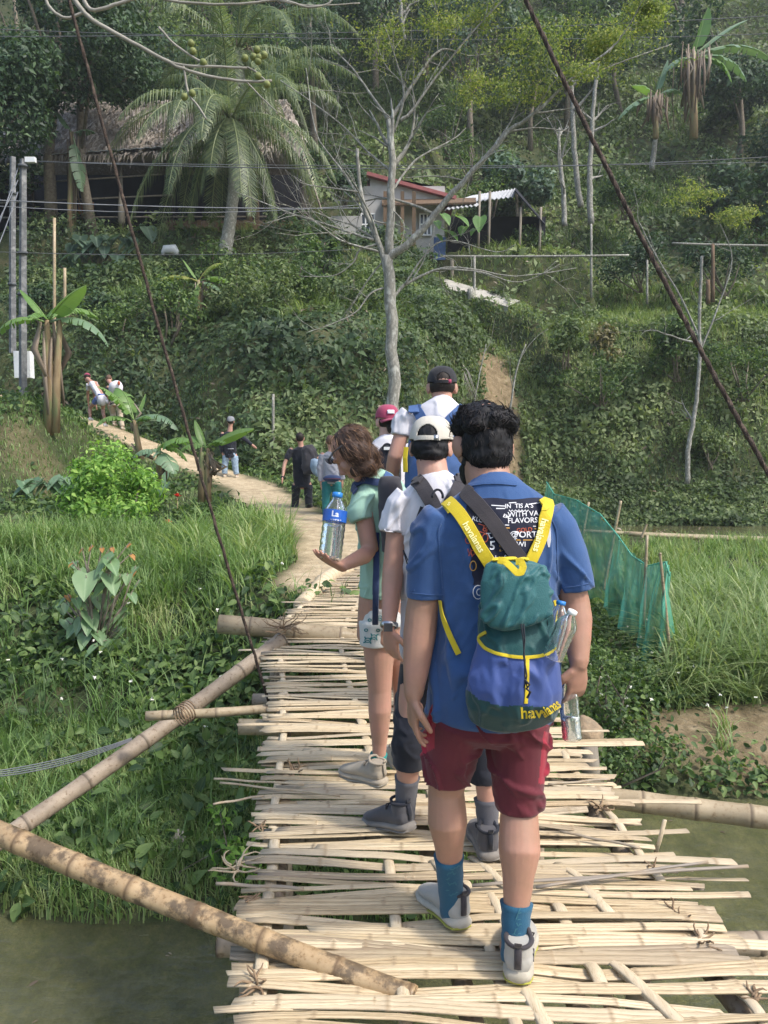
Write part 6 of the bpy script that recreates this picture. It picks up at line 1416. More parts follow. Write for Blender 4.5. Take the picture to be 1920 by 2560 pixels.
def cap(parent, T, mat, back=True, under='hair_dark', brim=True, size=1.0, strapmat=None, patch=None, shade=None):
    """baseball cap in head space; back=True leaves the half moon opening and strap at the back"""
    T = T @ Matrix.Scale(size, 4); mb = MB(); NA, NL = 144, 36; vs = []
    for j in range(NL+1):
        f = j/NL; ph = f*math.pi/2; rr = math.cos(ph)**.72; z = .020+.104*math.sin(ph)**.95*1.0
        for i in range(NA):
            a = 2*math.pi*i/NA; seam = 1-.012*abs(math.sin(a*3))**8
            vs.append((math.cos(a)*.087*rr*seam, math.sin(a)*.107*rr*seam-.004, z+(.008*math.cos(a*2)*(1-f)) - (.010*max(0, -math.sin(a))*(1-f))))
    fs = []
    for j in range(NL):
        for i in range(NA):
            a = 2*math.pi*(i+.5)/NA; da = abs((a-1.5*math.pi+math.pi) % (2*math.pi)-math.pi)
            if back and da < .50 and (da/.52)**2+(j/13.5)**2 < 1: continue
            k = (i+1) % NA; fs.append((j*NA+i, j*NA+k, (j+1)*NA+k, (j+1)*NA+i))
    mb.add(vs, fs); mb.xform(T); me = mb.mesh('cap', M[mat]); o = put('cap', me, parent); md = o.modifiers.new('s', 'SOLIDIFY'); md.thickness = .003; md.offset = 1
    mb = MB(); mb.ell((0, -.004, .126), (.006, .006, .004)); mb.xform(T); mb.obj('button', M[mat], o)
    if back:
        mb = MB(); pts = []
        for i in range(13): a = 1.5*math.pi-.62+1.24*i/12; pts.append(Vector((math.cos(a)*.089, math.sin(a)*.110-.004, .022-.010*abs(math.sin(a)))))
        nn = [Vector((p.x, p.y, 0)).normalized() for p in pts]; R3 = T.to_3x3(); ribbon('strap', [T @ p for p in pts], [(R3 @ m).normalized() for m in nn], .019, .003, mat, o)
        mb = MB(); mb.box((.038, -.104, .014), (.010, .004, .011), Matrix.Rotation(R(20), 3, 'Z')); mb.xform(T); mb.obj('buckle', M[strapmat or 'metal'], o)
    if brim:
        mb = MB(); V_ = []; NX, NY = 14, 7
        for j in range(NY+1):
            for i in range(NX+1):
                u = -1+2*i/NX; v = j/NY; x = u*.074*(1-.12*v*v); y = .085*math.sqrt(max(0, 1-(u*.82)**2))+.0+v*.070*math.sqrt(max(.02, 1-u*u*.92)); z = .020-.020*u*u-.022*v+.004
                V_.append((x, y, z))
        mb.add(V_, [(j*(NX+1)+i, j*(NX+1)+i+1, (j+1)*(NX+1)+i+1, (j+1)*(NX+1)+i) for j in range(NY) for i in range(NX)]); mb.xform(T); b = mb.obj('brim', M[mat], o); md = b.modifiers.new('s', 'SOLIDIFY'); md.thickness = .004
    if patch:
        mb = MB(); vs = []; 
        for j in range(4):
            for i in range(9):
                a = .5*math.pi-.30+.60*i/8; z = .062+.026*(j-1.5)/1.5*.55; rr = .997-.0; vs.append((math.cos(a)*.0865, math.sin(a)*.1065*.965+.006-(z-.05)*.25, z))
        mb.add(vs, [(j*9+i, j*9+i+1, (j+1)*9+i+1, (j+1)*9+i) for j in range(3) for i in range(8)]); mb.xform(T); p = mb.obj('patch', M['label_white'], o); md = p.modifiers.new('s', 'SOLIDIFY'); md.thickness = .006; md.offset = 0
    return o
def bottle(label, base, axis, H, r, capm, water=.0, labelband=None, name='water_bottle', ribs=5, group='clear plastic water bottles'):
    axis = Vector(axis).normalized(); base = Vector(base); t = thing(name, label, 'bottle', base, group)
    prof = [(0, .55), (.01, .86), (.03, .97)]
    for i in range(ribs): f = .06+i*.10; prof += [(f, 1.0), (f+.045, .95), (f+.05, .95)]
    prof += [(.60, 1.0), (.68, 1.0), (.76, .86), (.84, .60), (.90, .38), (.92, .36), (.935, .36)]
    mb = MB(); mb.tube([base+axis*H*f for f, _ in prof], [r*k for _, k in prof], 28); o = mb.obj('bottle', M['clear_plastic'], t)
    if water:
        pr = [(f, k) for f, k in prof if f < water]; mb = MB(); mb.tube([base+axis*(H*f+.002) for f, _ in pr], [r*k*.97 for _, k in pr], 24); mb.obj('water_fill', M['bottle_water'], t)
    mb = MB(); mb.tube([base+axis*H*.925, base+axis*H*.93, base+axis*H*.995, base+axis*H], [r*.40, r*.44, r*.44, r*.38], 20); mb.obj('bottle_cap', M[capm], t)
    if labelband:
        f0, f1, m = labelband; mb = MB(); mb.tube([base+axis*H*f0, base+axis*H*(f0+f1)/2, base+axis*H*f1], [r*1.015]*3, 32, cap=False); o2 = mb.obj('label', M[m], t)
    return t
# ------------------------------------------------------------------ man in the blue t-shirt
random.seed(9)
m1 = thing('person', 'bearded person in a blue printed t-shirt and dark red shorts walking away nearest the camera', 'person', (.28, 2.45, 0), 'walkers crossing the bridge')
YT = 2.44
T1 = headM(P(1208, 1110, 2.50), 14, 12, 0, 1.09)
mb = MB(); add_head(mb, T1)
mb.tube([P(1210, 1150, 2.49), P(1222, 1200, 2.46), P(1232, 1240, 2.45)], [(.070, .066), (.071, .068), (.085, .075)], 22, up=(0, 1, 0), round_ends=True)
mb.tube([P(1240, 1265, YT), P(1240, 1330, YT), P(1240, 1500, YT), P(1232, 1640, YT), P(1228, 1700, YT)], [(.13, .06), (.17, .10), (.15, .11), (.14, .12), (.12, .10)], 24, up=(0, 1, 0), round_ends=True)
shL, elL, wrL = P(1086, 1326, 2.44), P(1053, 1545, 2.43), P(1034, 1735, 2.37)
shR, elR, wrR = P(1392, 1324, 2.44), P(1440, 1520, 2.43), P(1447, 1655, 2.36)
add_arm(mb, shL, elL, wrL, (.050, .049, .053, .052, .043, .031)); add_arm(mb, shR, elR, wrR, (.050, .048, .048, .049, .041, .031))
add_hand(mb, P(1034, 1742, 2.365), P(1032, 1850, 2.37)-P(1034, 1742, 2.365), (.92, .25, 0), (.45, -.85, 0), 1.0, (.30, .42, .52, .58), .6, .09)
add_hand(mb, P(1447, 1660, 2.355), P(1438, 1760, 2.37)-P(1447, 1660, 2.355), (-.45, .9, 0), (-.9, -.4, 0), 1.0, (.45, .55, .55, .55), .8, .12)
hpL, knL, anL = P(1140, 1800, 2.43), P(1114, 1985, 2.46), P(1130, 2258, 2.50)
hpR, knR, anR = P(1288, 1810, 2.42), P(1298, 2045, 2.38), P(1286, 2375, 2.275)
add_leg(mb, hpL, knL, anL, (.078, .070, .059, .065, .048, .031), bul=.024); add_leg(mb, hpR, knR, anR, (.078, .070, .060, .066, .049, .032), bul=.024)
mb.tube([anL, anL+Vector((-.03, .10, -.05))], .032, 12, round_ends=True); mb.tube([anR, anR+Vector((0, .10, -.06))], .032, 12, round_ends=True)
body = solid(mb, .0048, 4); c = co(body); setco(body, c+nrm(body)*((fnoise(c, 26, 3)-.5)*.0022)[:, None])
finish(body, 'body', M['skin_tan'], m1)
# hair: full top rolled over a shorter back
mb = MB(); k = len(mb.v)
mb.ell((0, -.020, .000), (.0785, .088, .082), nu=28, nv=18); mb.ell((0, -.045, -.040), (.066, .056, .050), nu=20, nv=14)
mb.xform(T1, k); me = solid(mb, .005, 4); c = co(me); setco(me, c+nrm(me)*((fnoise(c*np.array([60, 60, 30]), 1, 3)-.5)*.014)[:, None]); hb = finish(me, 'hair', M['hair_black'], m1)
rl = random.Random(2)
up3 = (T1.to_3x3() @ Vector((0, 0, 1))).normalized(); Ti = T1.inverted()
locks(me, 2200, .024, .0017, rl, lambda c: (-up3)+Vector((rl.gauss(0, .35), 0, 0)), .5, .12, 'hair_black', 'curls', hb, keep=lambda c, n: (Ti @ c).y < .03, seg=5)
mb = MB(); k = len(mb.v); mb.ell((0, -.012, .052), (.090, .102, .060), nu=30, nv=18); mb.ell((.0, .01, .088), (.074, .080, .038)); mb.ell((-.036, -.058, .042), (.050, .052, .036)); mb.ell((.04, -.056, .044), (.050, .052, .036)); mb.ell((0, -.07, .04), (.05, .04, .034)); mb.xform(T1, k)
me = solid(mb, .005, 3); c = co(me); q_ = c.astype(float).copy(); q_[:, 0] += .03*np.sin(q_[:, 2]*70); setco(me, c+nrm(me)*((fnoise(q_*np.array([34, 34, 26]), 1, 3)-.5)*.020+(fnoise(c, 100, 2)-.5)*.008)[:, None]); ht = finish(me, 'hair_top', M['hair_black'], m1)
locks(me, 3600, .032, .0019, rl, lambda c: Vector((math.sin(c.x*60+c.z*40)*1.0, -.3, -.45+.9*math.sin(c.x*33))), .55, .10, 'hair_black', 'curls', ht, seg=6)
locks(me, 60, .030, .0016, rl, lambda c: Vector((1, 0, .6)), 1.0, .9, 'hair_black', 'stray_hairs', ht, seg=6, keep=lambda c, n: n.z > .1)
mb = MB(); k = len(mb.v); mb.ell((0, .030, -.080), (.066, .060, .050), nu=22, nv=14); mb.ell((0, .005, -.055), (.069, .045, .042), nu=22, nv=14); mb.ell((0, .06, -.105), (.035, .03, .035)); mb.xform(T1, k)
me = solid(mb, .006, 3); c = co(me); setco(me, c+nrm(me)*((fnoise(c, 70, 2)-.5)*.012)[:, None]); finish(me, 'beard', M['hair_black'], m1)
# shirt
def S(rows, Y, dep, upv=(0, 1, 0)):
    """horizontal body rings from (py, cx, half width px[, depth m, dY])"""
    pts = []; rad = []
    for r in rows:
        y = Y+(r[4] if len(r) > 4 else 0); pts.append(P(r[1], r[0], y)); rad.append((r[2]*y/F, r[3] if len(r) > 3 else dep))
    return pts, rad, upv
rows = [(1204, 1232, 60, .066, .01), (1216, 1234, 76, .074), (1240, 1236, 112, .086), (1268, 1237, 148, .100), (1310, 1239, 166, .118), (1380, 1242, 168, .130), (1450, 1243, 160, .134), (1530, 1242, 150, .136), (1610, 1240, 156, .146), (1690, 1234, 165, .155), (1745, 1230, 170, .155), (1786, 1228, 166, .148), (1798, 1228, 150, .135)]
slL = ([P(1116, 1294, YT), P(1087, 1330, YT), P(1070, 1402, YT), P(1064, 1470, 2.44), P(1064, 1492, 2.44)], [(.070, .075), (.070, .078), (.066, .074), (.064, .071), (.064, .071)], (0, 1, 0))
slR = ([P(1362, 1290, YT), P(1392, 1328, YT), P(1419, 1388, YT), P(1436, 1448, 2.44), P(1440, 1472, 2.44)], [(.070, .075), (.070, .078), (.065, .074), (.062, .070), (.061, .069)], (0, 1, 0))
shirt, sme = tubes_solid('t_shirt', [S(rows, YT, .13), slL, slR], .0062, 'tee_blue', m1, 7)
c = co(sme).astype(float); n = nrm(sme); px, py = projn(c)
f1 = crease(c, 9, 6, 1.7, 3.)
low = sstep(1420, 1700, py)*1.0
dia = c.copy(); dia[:, 2] += np.abs(c[:, 0]-.28)*1.1; f2 = crease(dia, 4.5, 4.5, 9, 9.)
arm = np.clip(np.abs(px-1240)-140, 0, 60)/60
f3 = fnoise(c*np.array([16, 16, 22]), 1, 3, 5.)-.5
displ(sme, c, n, .0110*f1*(.35+low*.9)+.0080*f2*(.40+.8*arm)+.008*f3)
# hem and cuff edges pulled in a touch: rolled edge
bv1 = bvh(sme)
# sleeve seams and collar rib
def seam(pts, w=.004, mat='tee_blue', name='seam'): return strap(name, bv1, pts, w, mat, shirt, .001, .0018, 2.35)
seam([(1132, 1262), (1095, 1320), (1100, 1400), (1106, 1470)]); seam([(1352, 1258), (1392, 1320), (1392, 1400), (1394, 1450)])
strap('collar_rib', bv1, [(1172, 1214), (1205, 1207), (1245, 1205), (1290, 1210)], .016, 'tee_blue', shirt, .002, .003, 2.35)
seam([(1014, 1480), (1040, 1484), (1075, 1487), (1110, 1488)], .003); seam([(1400, 1470), (1440, 1466), (1480, 1456)], .003)
# print on the back
mb = MB(); GX, GY = 40, 46; vs = []; ok = True
def ptop(x): return 1247+2*math.sin(x*.06)
for j in range(GY+1):
    for i in range(GX+1):
        f = j/GY; xl = 1166+18*f+2*math.sin(j*.9); xr = 1352-10*f+2*math.sin(j*1.3); x = xl+(xr-xl)*i/GX; y0 = ptop(x); y = y0+(1462-y0)*f; p, nn_ = hit(bv1, x, y, 2.3); vs.append(p+nn_*.0022)
mb.add(vs, [(j*(GX+1)+i, j*(GX+1)+i+1, (j+1)*(GX+1)+i+1, (j+1)*(GX+1)+i) for j in range(GY) for i in range(GX)]); pr = mb.obj('shirt_print', M['ink_black'], shirt)
W_, R_, O_, B_ = MB(), MB(), MB(), MB()
for s, x, y, h, a, k in (('IN  TIS A S', 1297, 1266, 11, -.02, W_), ('WITH VA', 1307, 1286, 13, -.05, W_), ('EM', 1265, 1292, 9, .35, W_), ('FLAVORS', 1306, 1302, 13, -.03, W_), ('GOLD', 1310, 1325, 10, -.08, R_), ('PORT', 1313, 1337, 16, 0, W_), ('WI', 1302, 1361, 13, 0, W_),
                         ('KLOC', 1200, 1301, 11, .25, W_), ('ME', 1226, 1312, 11, .4, B_), ('5', 1231, 1365, 22, 0, W_), ('Lo', 1231, 1338, 15, -.4, W_), ('the food', 1262, 1395, 13, -.05, W_), ('@', 1284, 1337, 15, .2, W_), ('8', 1212, 1322, 16, .2, R_), ('ly', 1264, 1372, 13, .1, W_), ('s.', 1338, 1395, 12, 0, W_)):
    kk = k if k is not W_ else MB(); text_on(kk, bv1, s, x, y, h, a, .0035, .012)
    if k is W_: kk.obj('lettering', M['ink_white'], shirt)
for pts in ([(1272+i*4, 1277+(2.5 if i % 2 else -1.5)) for i in range(13)], [(1228, 1264), (1262, 1266)], [(1320, 1262), (1348, 1258)], [(1240, 1272), (1262, 1272)], [(1262, 1313), (1338, 1316)], [(1215, 1334), (1245, 1332)], [(1272, 1258), (1290, 1257)], [(1352, 1300), (1351, 1325)], [(1270, 1350), (1290, 1340), (1286, 1360), (1272, 1350)]): stroke(W_, bv1, pts, 2.2, .0035)
for pts in ([(1264, 1320), (1340, 1322)], [(1290, 1350), (1332, 1350)], [(1248, 1350), (1262, 1375), (1250, 1378), (1248, 1350)]): stroke(O_, bv1, pts, 2.5, .0035)
for pts in ([(1196, 1310), (1222, 1318), (1214, 1334), (1196, 1328)], [(1190, 1350), (1200, 1340), (1206, 1355), (1198, 1368), (1188, 1360), (1190, 1350)], [(1198, 1368), (1200, 1395)], [(1184, 1345), (1182, 1372)], [(1170, 1372), (1172, 1390), (1176, 1370), (1180, 1392)]): stroke(R_, bv1, pts, 2.5, .0035)
for cx, cy, rx_, ry, k in ((1183, 1414, 8, 12, O_), (1181, 1382, 5, 6, R_), (1213, 1345, 7, 10, R_), (1196, 1480, 13, 17, W_), (1198, 1480, 6, 8, W_), (1170, 1350, 6, 9, R_)):
    stroke(k, bv1, [(cx+rx_*math.cos(a*.5), cy+ry*math.sin(a*.5)) for a in range(14)], 2.2, .0035)
vs = []; 
for y, x0, x1 in ((1300, 1362, 1374), (1330, 1363, 1376), (1350, 1366, 1377), (1368, 1370, 1374)):
    for x in (x0, x1): p, n_ = hit(bv1, x, y); vs.append(p+n_*.002)
W_.add(vs, [(0, 1, 3, 2), (2, 3, 5, 4), (4, 5, 7, 6)])
W_.obj('white_drawing', M['ink_white'], shirt); R_.obj('red_drawing', M['ink_red'], shirt); O_.obj('orange_drawing', M['ink_orange'], shirt); B_.obj('blue_lettering', M['ink_blue'], shirt)
# shorts
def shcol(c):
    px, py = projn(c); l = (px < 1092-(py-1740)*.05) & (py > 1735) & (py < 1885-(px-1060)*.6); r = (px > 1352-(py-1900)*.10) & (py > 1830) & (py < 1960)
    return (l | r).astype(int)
lg1 = ([P(1150, 1790, 2.43), P(1128, 1860, 2.45), P(1120, 1920, 2.46), P(1119, 1948, 2.462)], [(.100, .115), (.092, .103), (.082, .090), (.078, .086)], (0, 1, 0))
lg2 = ([P(1296, 1790, 2.42), P(1296, 1880, 2.42), P(1296, 1970, 2.40), P(1295, 2022, 2.395)], [(.098, .115), (.094, .104), (.082, .088), (.0735, .080)], (0, 1, 0))
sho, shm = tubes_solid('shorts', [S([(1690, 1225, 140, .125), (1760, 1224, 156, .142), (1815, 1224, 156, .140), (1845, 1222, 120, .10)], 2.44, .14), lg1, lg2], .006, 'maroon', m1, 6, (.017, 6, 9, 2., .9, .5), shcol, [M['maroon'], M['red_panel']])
# socks and shoes
b = sock(m1, P(1122, 2140, 2.468), P(1130, 2285, 2.505), .048, .040, 'sock_blue', 3); sock(m1, P(1291, 2256, 2.31), P(1285, 2400, 2.272), .049, .041, 'sock_blue', 8)
TL = shoe(m1, G(1158, 2325, .045), 24, 8, 1.0, roll=4); TR = shoe(m1, G(1294, 2462, .036), -12, 3, 1.03)
# mark on the shoe sides (two crossed arcs)
def shoemark(T, side, parent):
    mb = MB()
    for s in (-1, 1):
        pts = [(side*.0345, .055+.012*math.cos(a)*1.1, .058+s*.011-s*.012*math.sin(a)) for a in [i*math.pi/8 for i in range(9)]]; mb.tube(pts, .0028, 6)
    mb.xform(T); mb.obj('side_mark', M['strap_grey'], parent)
shs = [o for o in m1.children if o.name.startswith('shoe')]
shoemark(TL, 1, shs[0]); shoemark(TR, 1, shs[1])
# grey chest bag strap over the shoulder
strap('shoulder_strap', bv1, [(1160, 1222), (1172, 1240), (1200, 1268), (1240, 1318), (1275, 1368), (1302, 1402), (1315, 1425)], .047, 'strap_grey', m1, .008, .004, 2.34)

# --- drawstring bag on his back
bag = thing('backpack', 'teal and blue drawstring bag with yellow straps on the back of the nearest walker', 'backpack', P(1285, 1600, 2.26))
def bagcol(c):
    px, py = projn(c); yb = np.interp(px, [1160, 1190, 1205, 1235, 1310, 1360, 1405], [1560, 1580, 1612, 1632, 1644, 1638, 1618])
    yg = np.interp(px, [1150, 1200, 1250, 1405], [1712, 1750, 1764, 1768]); return np.where(py < yb, 0, np.where(py < yg, 1, 2))
br = [(1406, 1287, 50, .016, .02), (1440, 1288, 80, .024, .01), (1500, 1288, 88, .036), (1560, 1288, 94, .052), (1610, 1290, 102, .068, -.01), (1660, 1290, 114, .080, -.015), (1715, 1287, 124, .086, -.02), (1760, 1282, 124, .080, -.015), (1792, 1280, 108, .062), (1812, 1280, 70, .03, .02)]
bo, bme = tubes_solid('bag', [S(br, 2.265, .07)], .006, 'teal_dark', bag, 6, (.013, 9, 5, 4., .8, .5), bagcol, [M['teal_dark'], M['bag_blue'], M['bag_green']])
fr = [(1398, 1284, 46, .010, .01), (1412, 1284, 76, .016, .0), (1450, 1287, 90, .024, -.012), (1500, 1289, 93, .030, -.02), (1540, 1290, 90, .028, -.03), (1560, 1292, 72, .022, -.036), (1571, 1294, 40, .014, -.036)]
fo, fme = tubes_solid('flap', [S(fr, 2.225, .03)], .005, 'teal_nylon', bag, 4, (.014, 11, 13, 6., -1.1, .7))
bvb = bvh(bme); bvf = bvh(fme)
strap('piping', bvb, [(1192, 1578), (1198, 1602), (1212, 1620), (1238, 1633), (1275, 1641), (1312, 1644), (1355, 1640), (1398, 1622)], .010, 'yellow_web', bag, .001, .0035, 2.2)
strap('zip_tape', bvb, [(1318, 1642), (1318, 1690), (1314, 1758)], .011, 'yellow_web', bag, .001, .003, 2.2)
yl = strap('strap', bv1, [(1112, 1252), (1128, 1262), (1150, 1285), (1175, 1325), (1200, 1370), (1228, 1412)], .040, 'yellow_web', bag, .012, .003, 2.32)
yr = strap('strap', bv1, [(1378, 1240), (1366, 1262), (1360, 1300), (1350, 1340), (1334, 1380), (1318, 1412)], .040, 'yellow_web', bag, .012, .003, 2.32)
strap('lower_strap', bv1, [(1106, 1500), (1112, 1540), (1126, 1590), (1146, 1634)], .018, 'yellow_web', bag, .008, .003, 2.3); strap('lower_strap', bv1, [(1381, 1500), (1382, 1520), (1378, 1560)], .012, 'yellow_web', bag, .008, .003, 2.3)
# carry loop hanging over the flap
lp = []; nn = []
for i, (x, y, Y) in enumerate(((1245, 1400, 2.17), (1262, 1404, 2.165), (1278, 1418, 2.15), (1292, 1432, 2.145), (1303, 1431, 2.145), (1308, 1418, 2.15), (1303, 1404, 2.16), (1285, 1404, 2.165))): lp.append(P(x, y, Y)); nn.append(Vector((.25*math.sin(i*.9), -1, .25)))
lq = []; ln = []
for i in range(len(lp)-1):
    for k in range(4): lq.append(lp[i].lerp(lp[i+1], k/4)); ln.append(nn[i].lerp(nn[i+1], k/4))
ribbon('carry_loop', lq, ln, .020, .0025, 'yellow_web', bag); strap('gather', bvf, [(1232, 1402), (1262, 1400), (1300, 1398), (1320, 1402)], .012, 'yellow_web', bag, .003, .004, 2.18)
mb = MB()
for k in (0, 1): mb.tube([P(1303+k*6, 1560, 2.165), P(1308+k*4, 1600, 2.16), P(1311-k*2, 1640, 2.155), P(1312+k*5, 1690, 2.145), P(1318-k*8, 1720, 2.14)], .0022, 5)
mb.tube([P(1312, 1700, 2.14), P(1324, 1712, 2.138), P(1316, 1722, 2.138), P(1326, 1730, 2.138), P(1318, 1745, 2.14)], .0035, 6); mb.obj('drawcord', M['black_cloth'], bag)
# lettering woven into straps and printed on the pocket
bs1, bs2 = [bvh(o.data) for o in (yl, yr)]
mb = MB(); text_on(mb, bs1, 'havaianas', 1184, 1343, 17, 1.03, .0025, .02, .95); text_on(mb, bs1, 's', 1124, 1259, 14, .6, .0025); mb.obj('strap_lettering', M['yellow_text'], yl)
mb = MB(); text_on(mb, bs2, 'havaianas', 1350, 1338, 17, 1.85, .0025, .02, .95); mb.obj('strap_lettering', M['yellow_text'], yr)
mb = MB(); text_on(mb, bvb, 'hav', 1328, 1782, 29, -.05, .002, .02); text_on(mb, bvb, 'aianas', 1376, 1770, 27, -.60, .002, .02, .55); mb.obj('bag_lettering', M['yellow_web'], bag)

bottle('small clear bottle with a blue cap in the side pocket of the drawstring bag', P(1378, 1632, 2.24), P(1398, 1530, 2.25)-P(1378, 1632, 2.24), .155, .032, 'cap_blue')
bottle('small clear bottle with a white cap beside the blue capped one', P(1380, 1645, 2.19), P(1423, 1548, 2.17)-P(1380, 1645, 2.19), .155, .031, 'cap_white')
bt_ = bottle('half full clear bottle held by its neck in the blue shirted walker hand', P(1431, 1851, 2.36), P(1417, 1700, 2.38)-P(1431, 1851, 2.36), .20, .031, 'cap_white', .40)
# ------------------------------------------------------------------ man in the white tee and beige cap
m2 = thing('person', 'person in a white t-shirt, beige cap and black shorts second in line on the bridge', 'person', (.16, 3.2, 0), 'walkers crossing the bridge')
Y2 = 3.15; T2 = headM(P(1078, 1118, 3.2), -14, 14, 0, .98)
mb = MB(); add_head(mb, T2)
mb.tube([P(1078, 1150, 3.19), P(1082, 1180, 3.16), P(1086, 1205, 3.15)], [(.062, .060), (.062, .060), (.075, .066)], 20, up=(0, 1, 0), round_ends=True)
mb.tube([P(1090, 1225, Y2), P(1092, 1300, Y2), P(1095, 1450, Y2), P(1095, 1640, Y2)], [(.12, .06), (.15, .09), (.13, .10), (.14, .11)], 20, up=(0, 1, 0), round_ends=True)
add_arm(mb, P(996, 1262, Y2), P(982, 1432, 3.12), P(972, 1562, 3.03), (.043, .041, .043, .043, .036, .028)); add_arm(mb, P(1192, 1240, Y2), P(1205, 1420, 3.2), P(1200, 1540, 3.15), (.043, .041, .043, .042, .035, .028))
add_hand(mb, P(972, 1572, 3.02), P(982, 1660, 3.03)-P(972, 1572, 3.02), (.65, .7, 0), (.4, -.9, 0), .97, (.35, .45, .5, .6), .5, .08)
add_hand(mb, P(1200, 1548, 3.14), (0, .1, -1), (-.65, .7, 0), (-.4, -.9, 0), .97)
k2L, a2L, k2R, a2R = P(1022, 1860, 3.10), P(1014, 2035, 3.14), P(1212, 1880, 3.03), P(1222, 2085, 2.98)
add_leg(mb, P(1045, 1640, 3.15), k2L, a2L, (.070, .062, .050, .052, .045, .033)); add_leg(mb, P(1140, 1650, 3.13), k2R, a2R, (.070, .062, .050, .052, .044, .033))
for a in (a2L, a2R): mb.tube([a, a+Vector((0, .10, -.05))], .03, 10, round_ends=True)
me = solid(mb, .0055, 4); finish(me, 'body', M['skin'], m2)
mb = MB(); k = 0; mb.ell((0, -.012, .035), (.079, .096, .080), nu=26, nv=16); mb.ell((0, -.018, -.012), (.081, .088, .060), nu=26, nv=16); mb.ell((.01, -.05, -.042), (.058, .052, .030)); mb.xform(T2); me = solid(mb, .005, 3); c = co(me); setco(me, c+nrm(me)*((fnoise(c, 60, 2)-.5)*.006)[:, None]); h2 = finish(me, 'hair', M['hair_black'], m2)
rl = random.Random(4); Ti2 = T2.inverted(); locks(me, 420, .022, .0020, rl, lambda c: Vector((rl.gauss(0, .2), 0, -1)), .35, .15, 'hair_black', 'strands', h2, keep=lambda c, n: (Ti2 @ c).y < .02, seg=4)
cap(m2, T2, 'cap_beige', size=1.02)
rows = [(1186, 1084, 36, .056, .01), (1194, 1085, 48, .064), (1212, 1088, 74, .080), (1238, 1090, 90, .095), (1290, 1092, 94, .110), (1400, 1094, 90, .118), (1520, 1096, 96, .125), (1620, 1096, 102, .128), (1640, 1096, 98, .124), (1646, 1096, 88, .11)]
shirt2, s2 = tubes_solid('t_shirt', [S(rows, Y2, .12), ([P(1018, 1240, Y2), P(996, 1264, Y2), P(985, 1298, Y2), P(980, 1331, 3.14)], [(.054, .064), (.056, .066), (.056, .064), (.0565, .063)], (0, 1, 0)), ([P(1168, 1222, Y2), P(1190, 1250, Y2), P(1200, 1295, Y2), P(1202, 1330, Y2)], [(.055, .066), (.058, .068), (.055, .064), (.0545, .063)], (0, 1, 0))], .0068, 'tee_white', m2, 6)
c = co(s2).astype(float); n = nrm(s2); dia = c.copy(); dia[:, 2] += np.abs(c[:, 0]-.2)*1.3; f2 = crease(dia, 6, 6, 13, 2.); f1 = crease(c, 10, 6, 1.8, 3.)
displ(s2, c, n, .0055*f2+.006*f1); bv2 = bvh(s2)
strap('cuff', bv2, [(948, 1329), (965, 1332), (985, 1334), (1012, 1335)], .008, 'tee_white', shirt2, .001, .004, 3.08)
def legp(a, b, c, r): return ([Vector(a), lerp(a, b, .5), Vector(b), lerp(b, c, .12)], r, (0, 1, 0))
tubes_solid('shorts', [S([(1590, 1095, 84, .10), (1660, 1095, 92, .125), (1700, 1095, 88, .12)], Y2, .12), ([P(1050, 1660, 3.15), P(1036, 1760, 3.16), P(1024, 1860, 3.10), P(1022, 1912, 3.11)], [(.085, .10), (.080, .092), (.074, .082), (.069, .076)], (0, 1, 0)), ([P(1146, 1665, 3.14), P(1180, 1770, 3.12), P(1208, 1880, 3.03), P(1212, 1952, 3.02)], [(.085, .10), (.080, .092), (.073, .082), (.067, .075)], (0, 1, 0))], .007, 'black_cloth', m2, 5, (.008, 7, 8, 1., .5, .5))
sock(m2, P(1018, 1942, 3.115), P(1012, 2050, 3.145), .051, .041, 'sock_grey'); sock(m2, P(1217, 1996, 3.0), P(1221, 2100, 2.98), .050, .040, 'sock_grey')
shoe(m2, P(1030, 2078, 3.06), 42, 14, 1.0, ('shoe_dark', 'shoe_sole_dark', 'shoe_sole_dark', 'black_cloth')); shoe(m2, G(1226, 2154, .035), 4, 3, 1.0, ('shoe_dark', 'shoe_sole_dark', 'shoe_sole_dark', 'black_cloth'))
w0 = P(973, 1563, 3.03); mb = MB(); ax = (P(972, 1572, 3.02)-P(982, 1432, 3.12)).normalized(); U = Vector((1, 0, 0)); U = (U-ax*U.dot(ax)).normalized(); W3 = ax.cross(U); pts = [w0+(U*math.cos(a/24*6.2832)*.034+W3*math.sin(a/24*6.2832)*.033) for a in range(25)]
mb.tube(pts, [(.0025, .010)]*25, 8, up=ax, cap=False); wt = mb.obj('watch', M['metal'], m2); mb = MB(); mb.box(w0+Vector((-.004, -.034, 0)), (.017, .005, .016)); mb.obj('watch_face', M['watch'], wt, smooth=False)
bp = thing('backpack', 'black backpack worn by the walker in the beige cap', 'backpack', P(1110, 1400, 3.0))
bo2, bm2 = tubes_solid('bag', [S([(1268, 1120, 44, .05), (1290, 1122, 62, .075), (1380, 1126, 72, .10), (1500, 1128, 74, .11), (1560, 1126, 62, .08)], 2.98, .09)], .01, 'black_cloth', bp, 5, (.006, 6, 5, 1., 0, .5))
strap('strap', bv2, [(1030, 1186), (1042, 1200), (1062, 1226), (1080, 1256), (1098, 1290), (1108, 1310)], .060, 'charcoal', bp, .012, .008, 3.08); strap('strap', bv2, [(1158, 1186), (1150, 1205), (1136, 1236), (1120, 1270), (1110, 1290)], .055, 'charcoal', bp, .012, .008, 3.08)
strap('side_strap', bv2, [(1058, 1268), (1046, 1300), (1038, 1360), (1036, 1420), (1040, 1480)], .020, 'black_cloth', bp, .006, .004, 3.05)
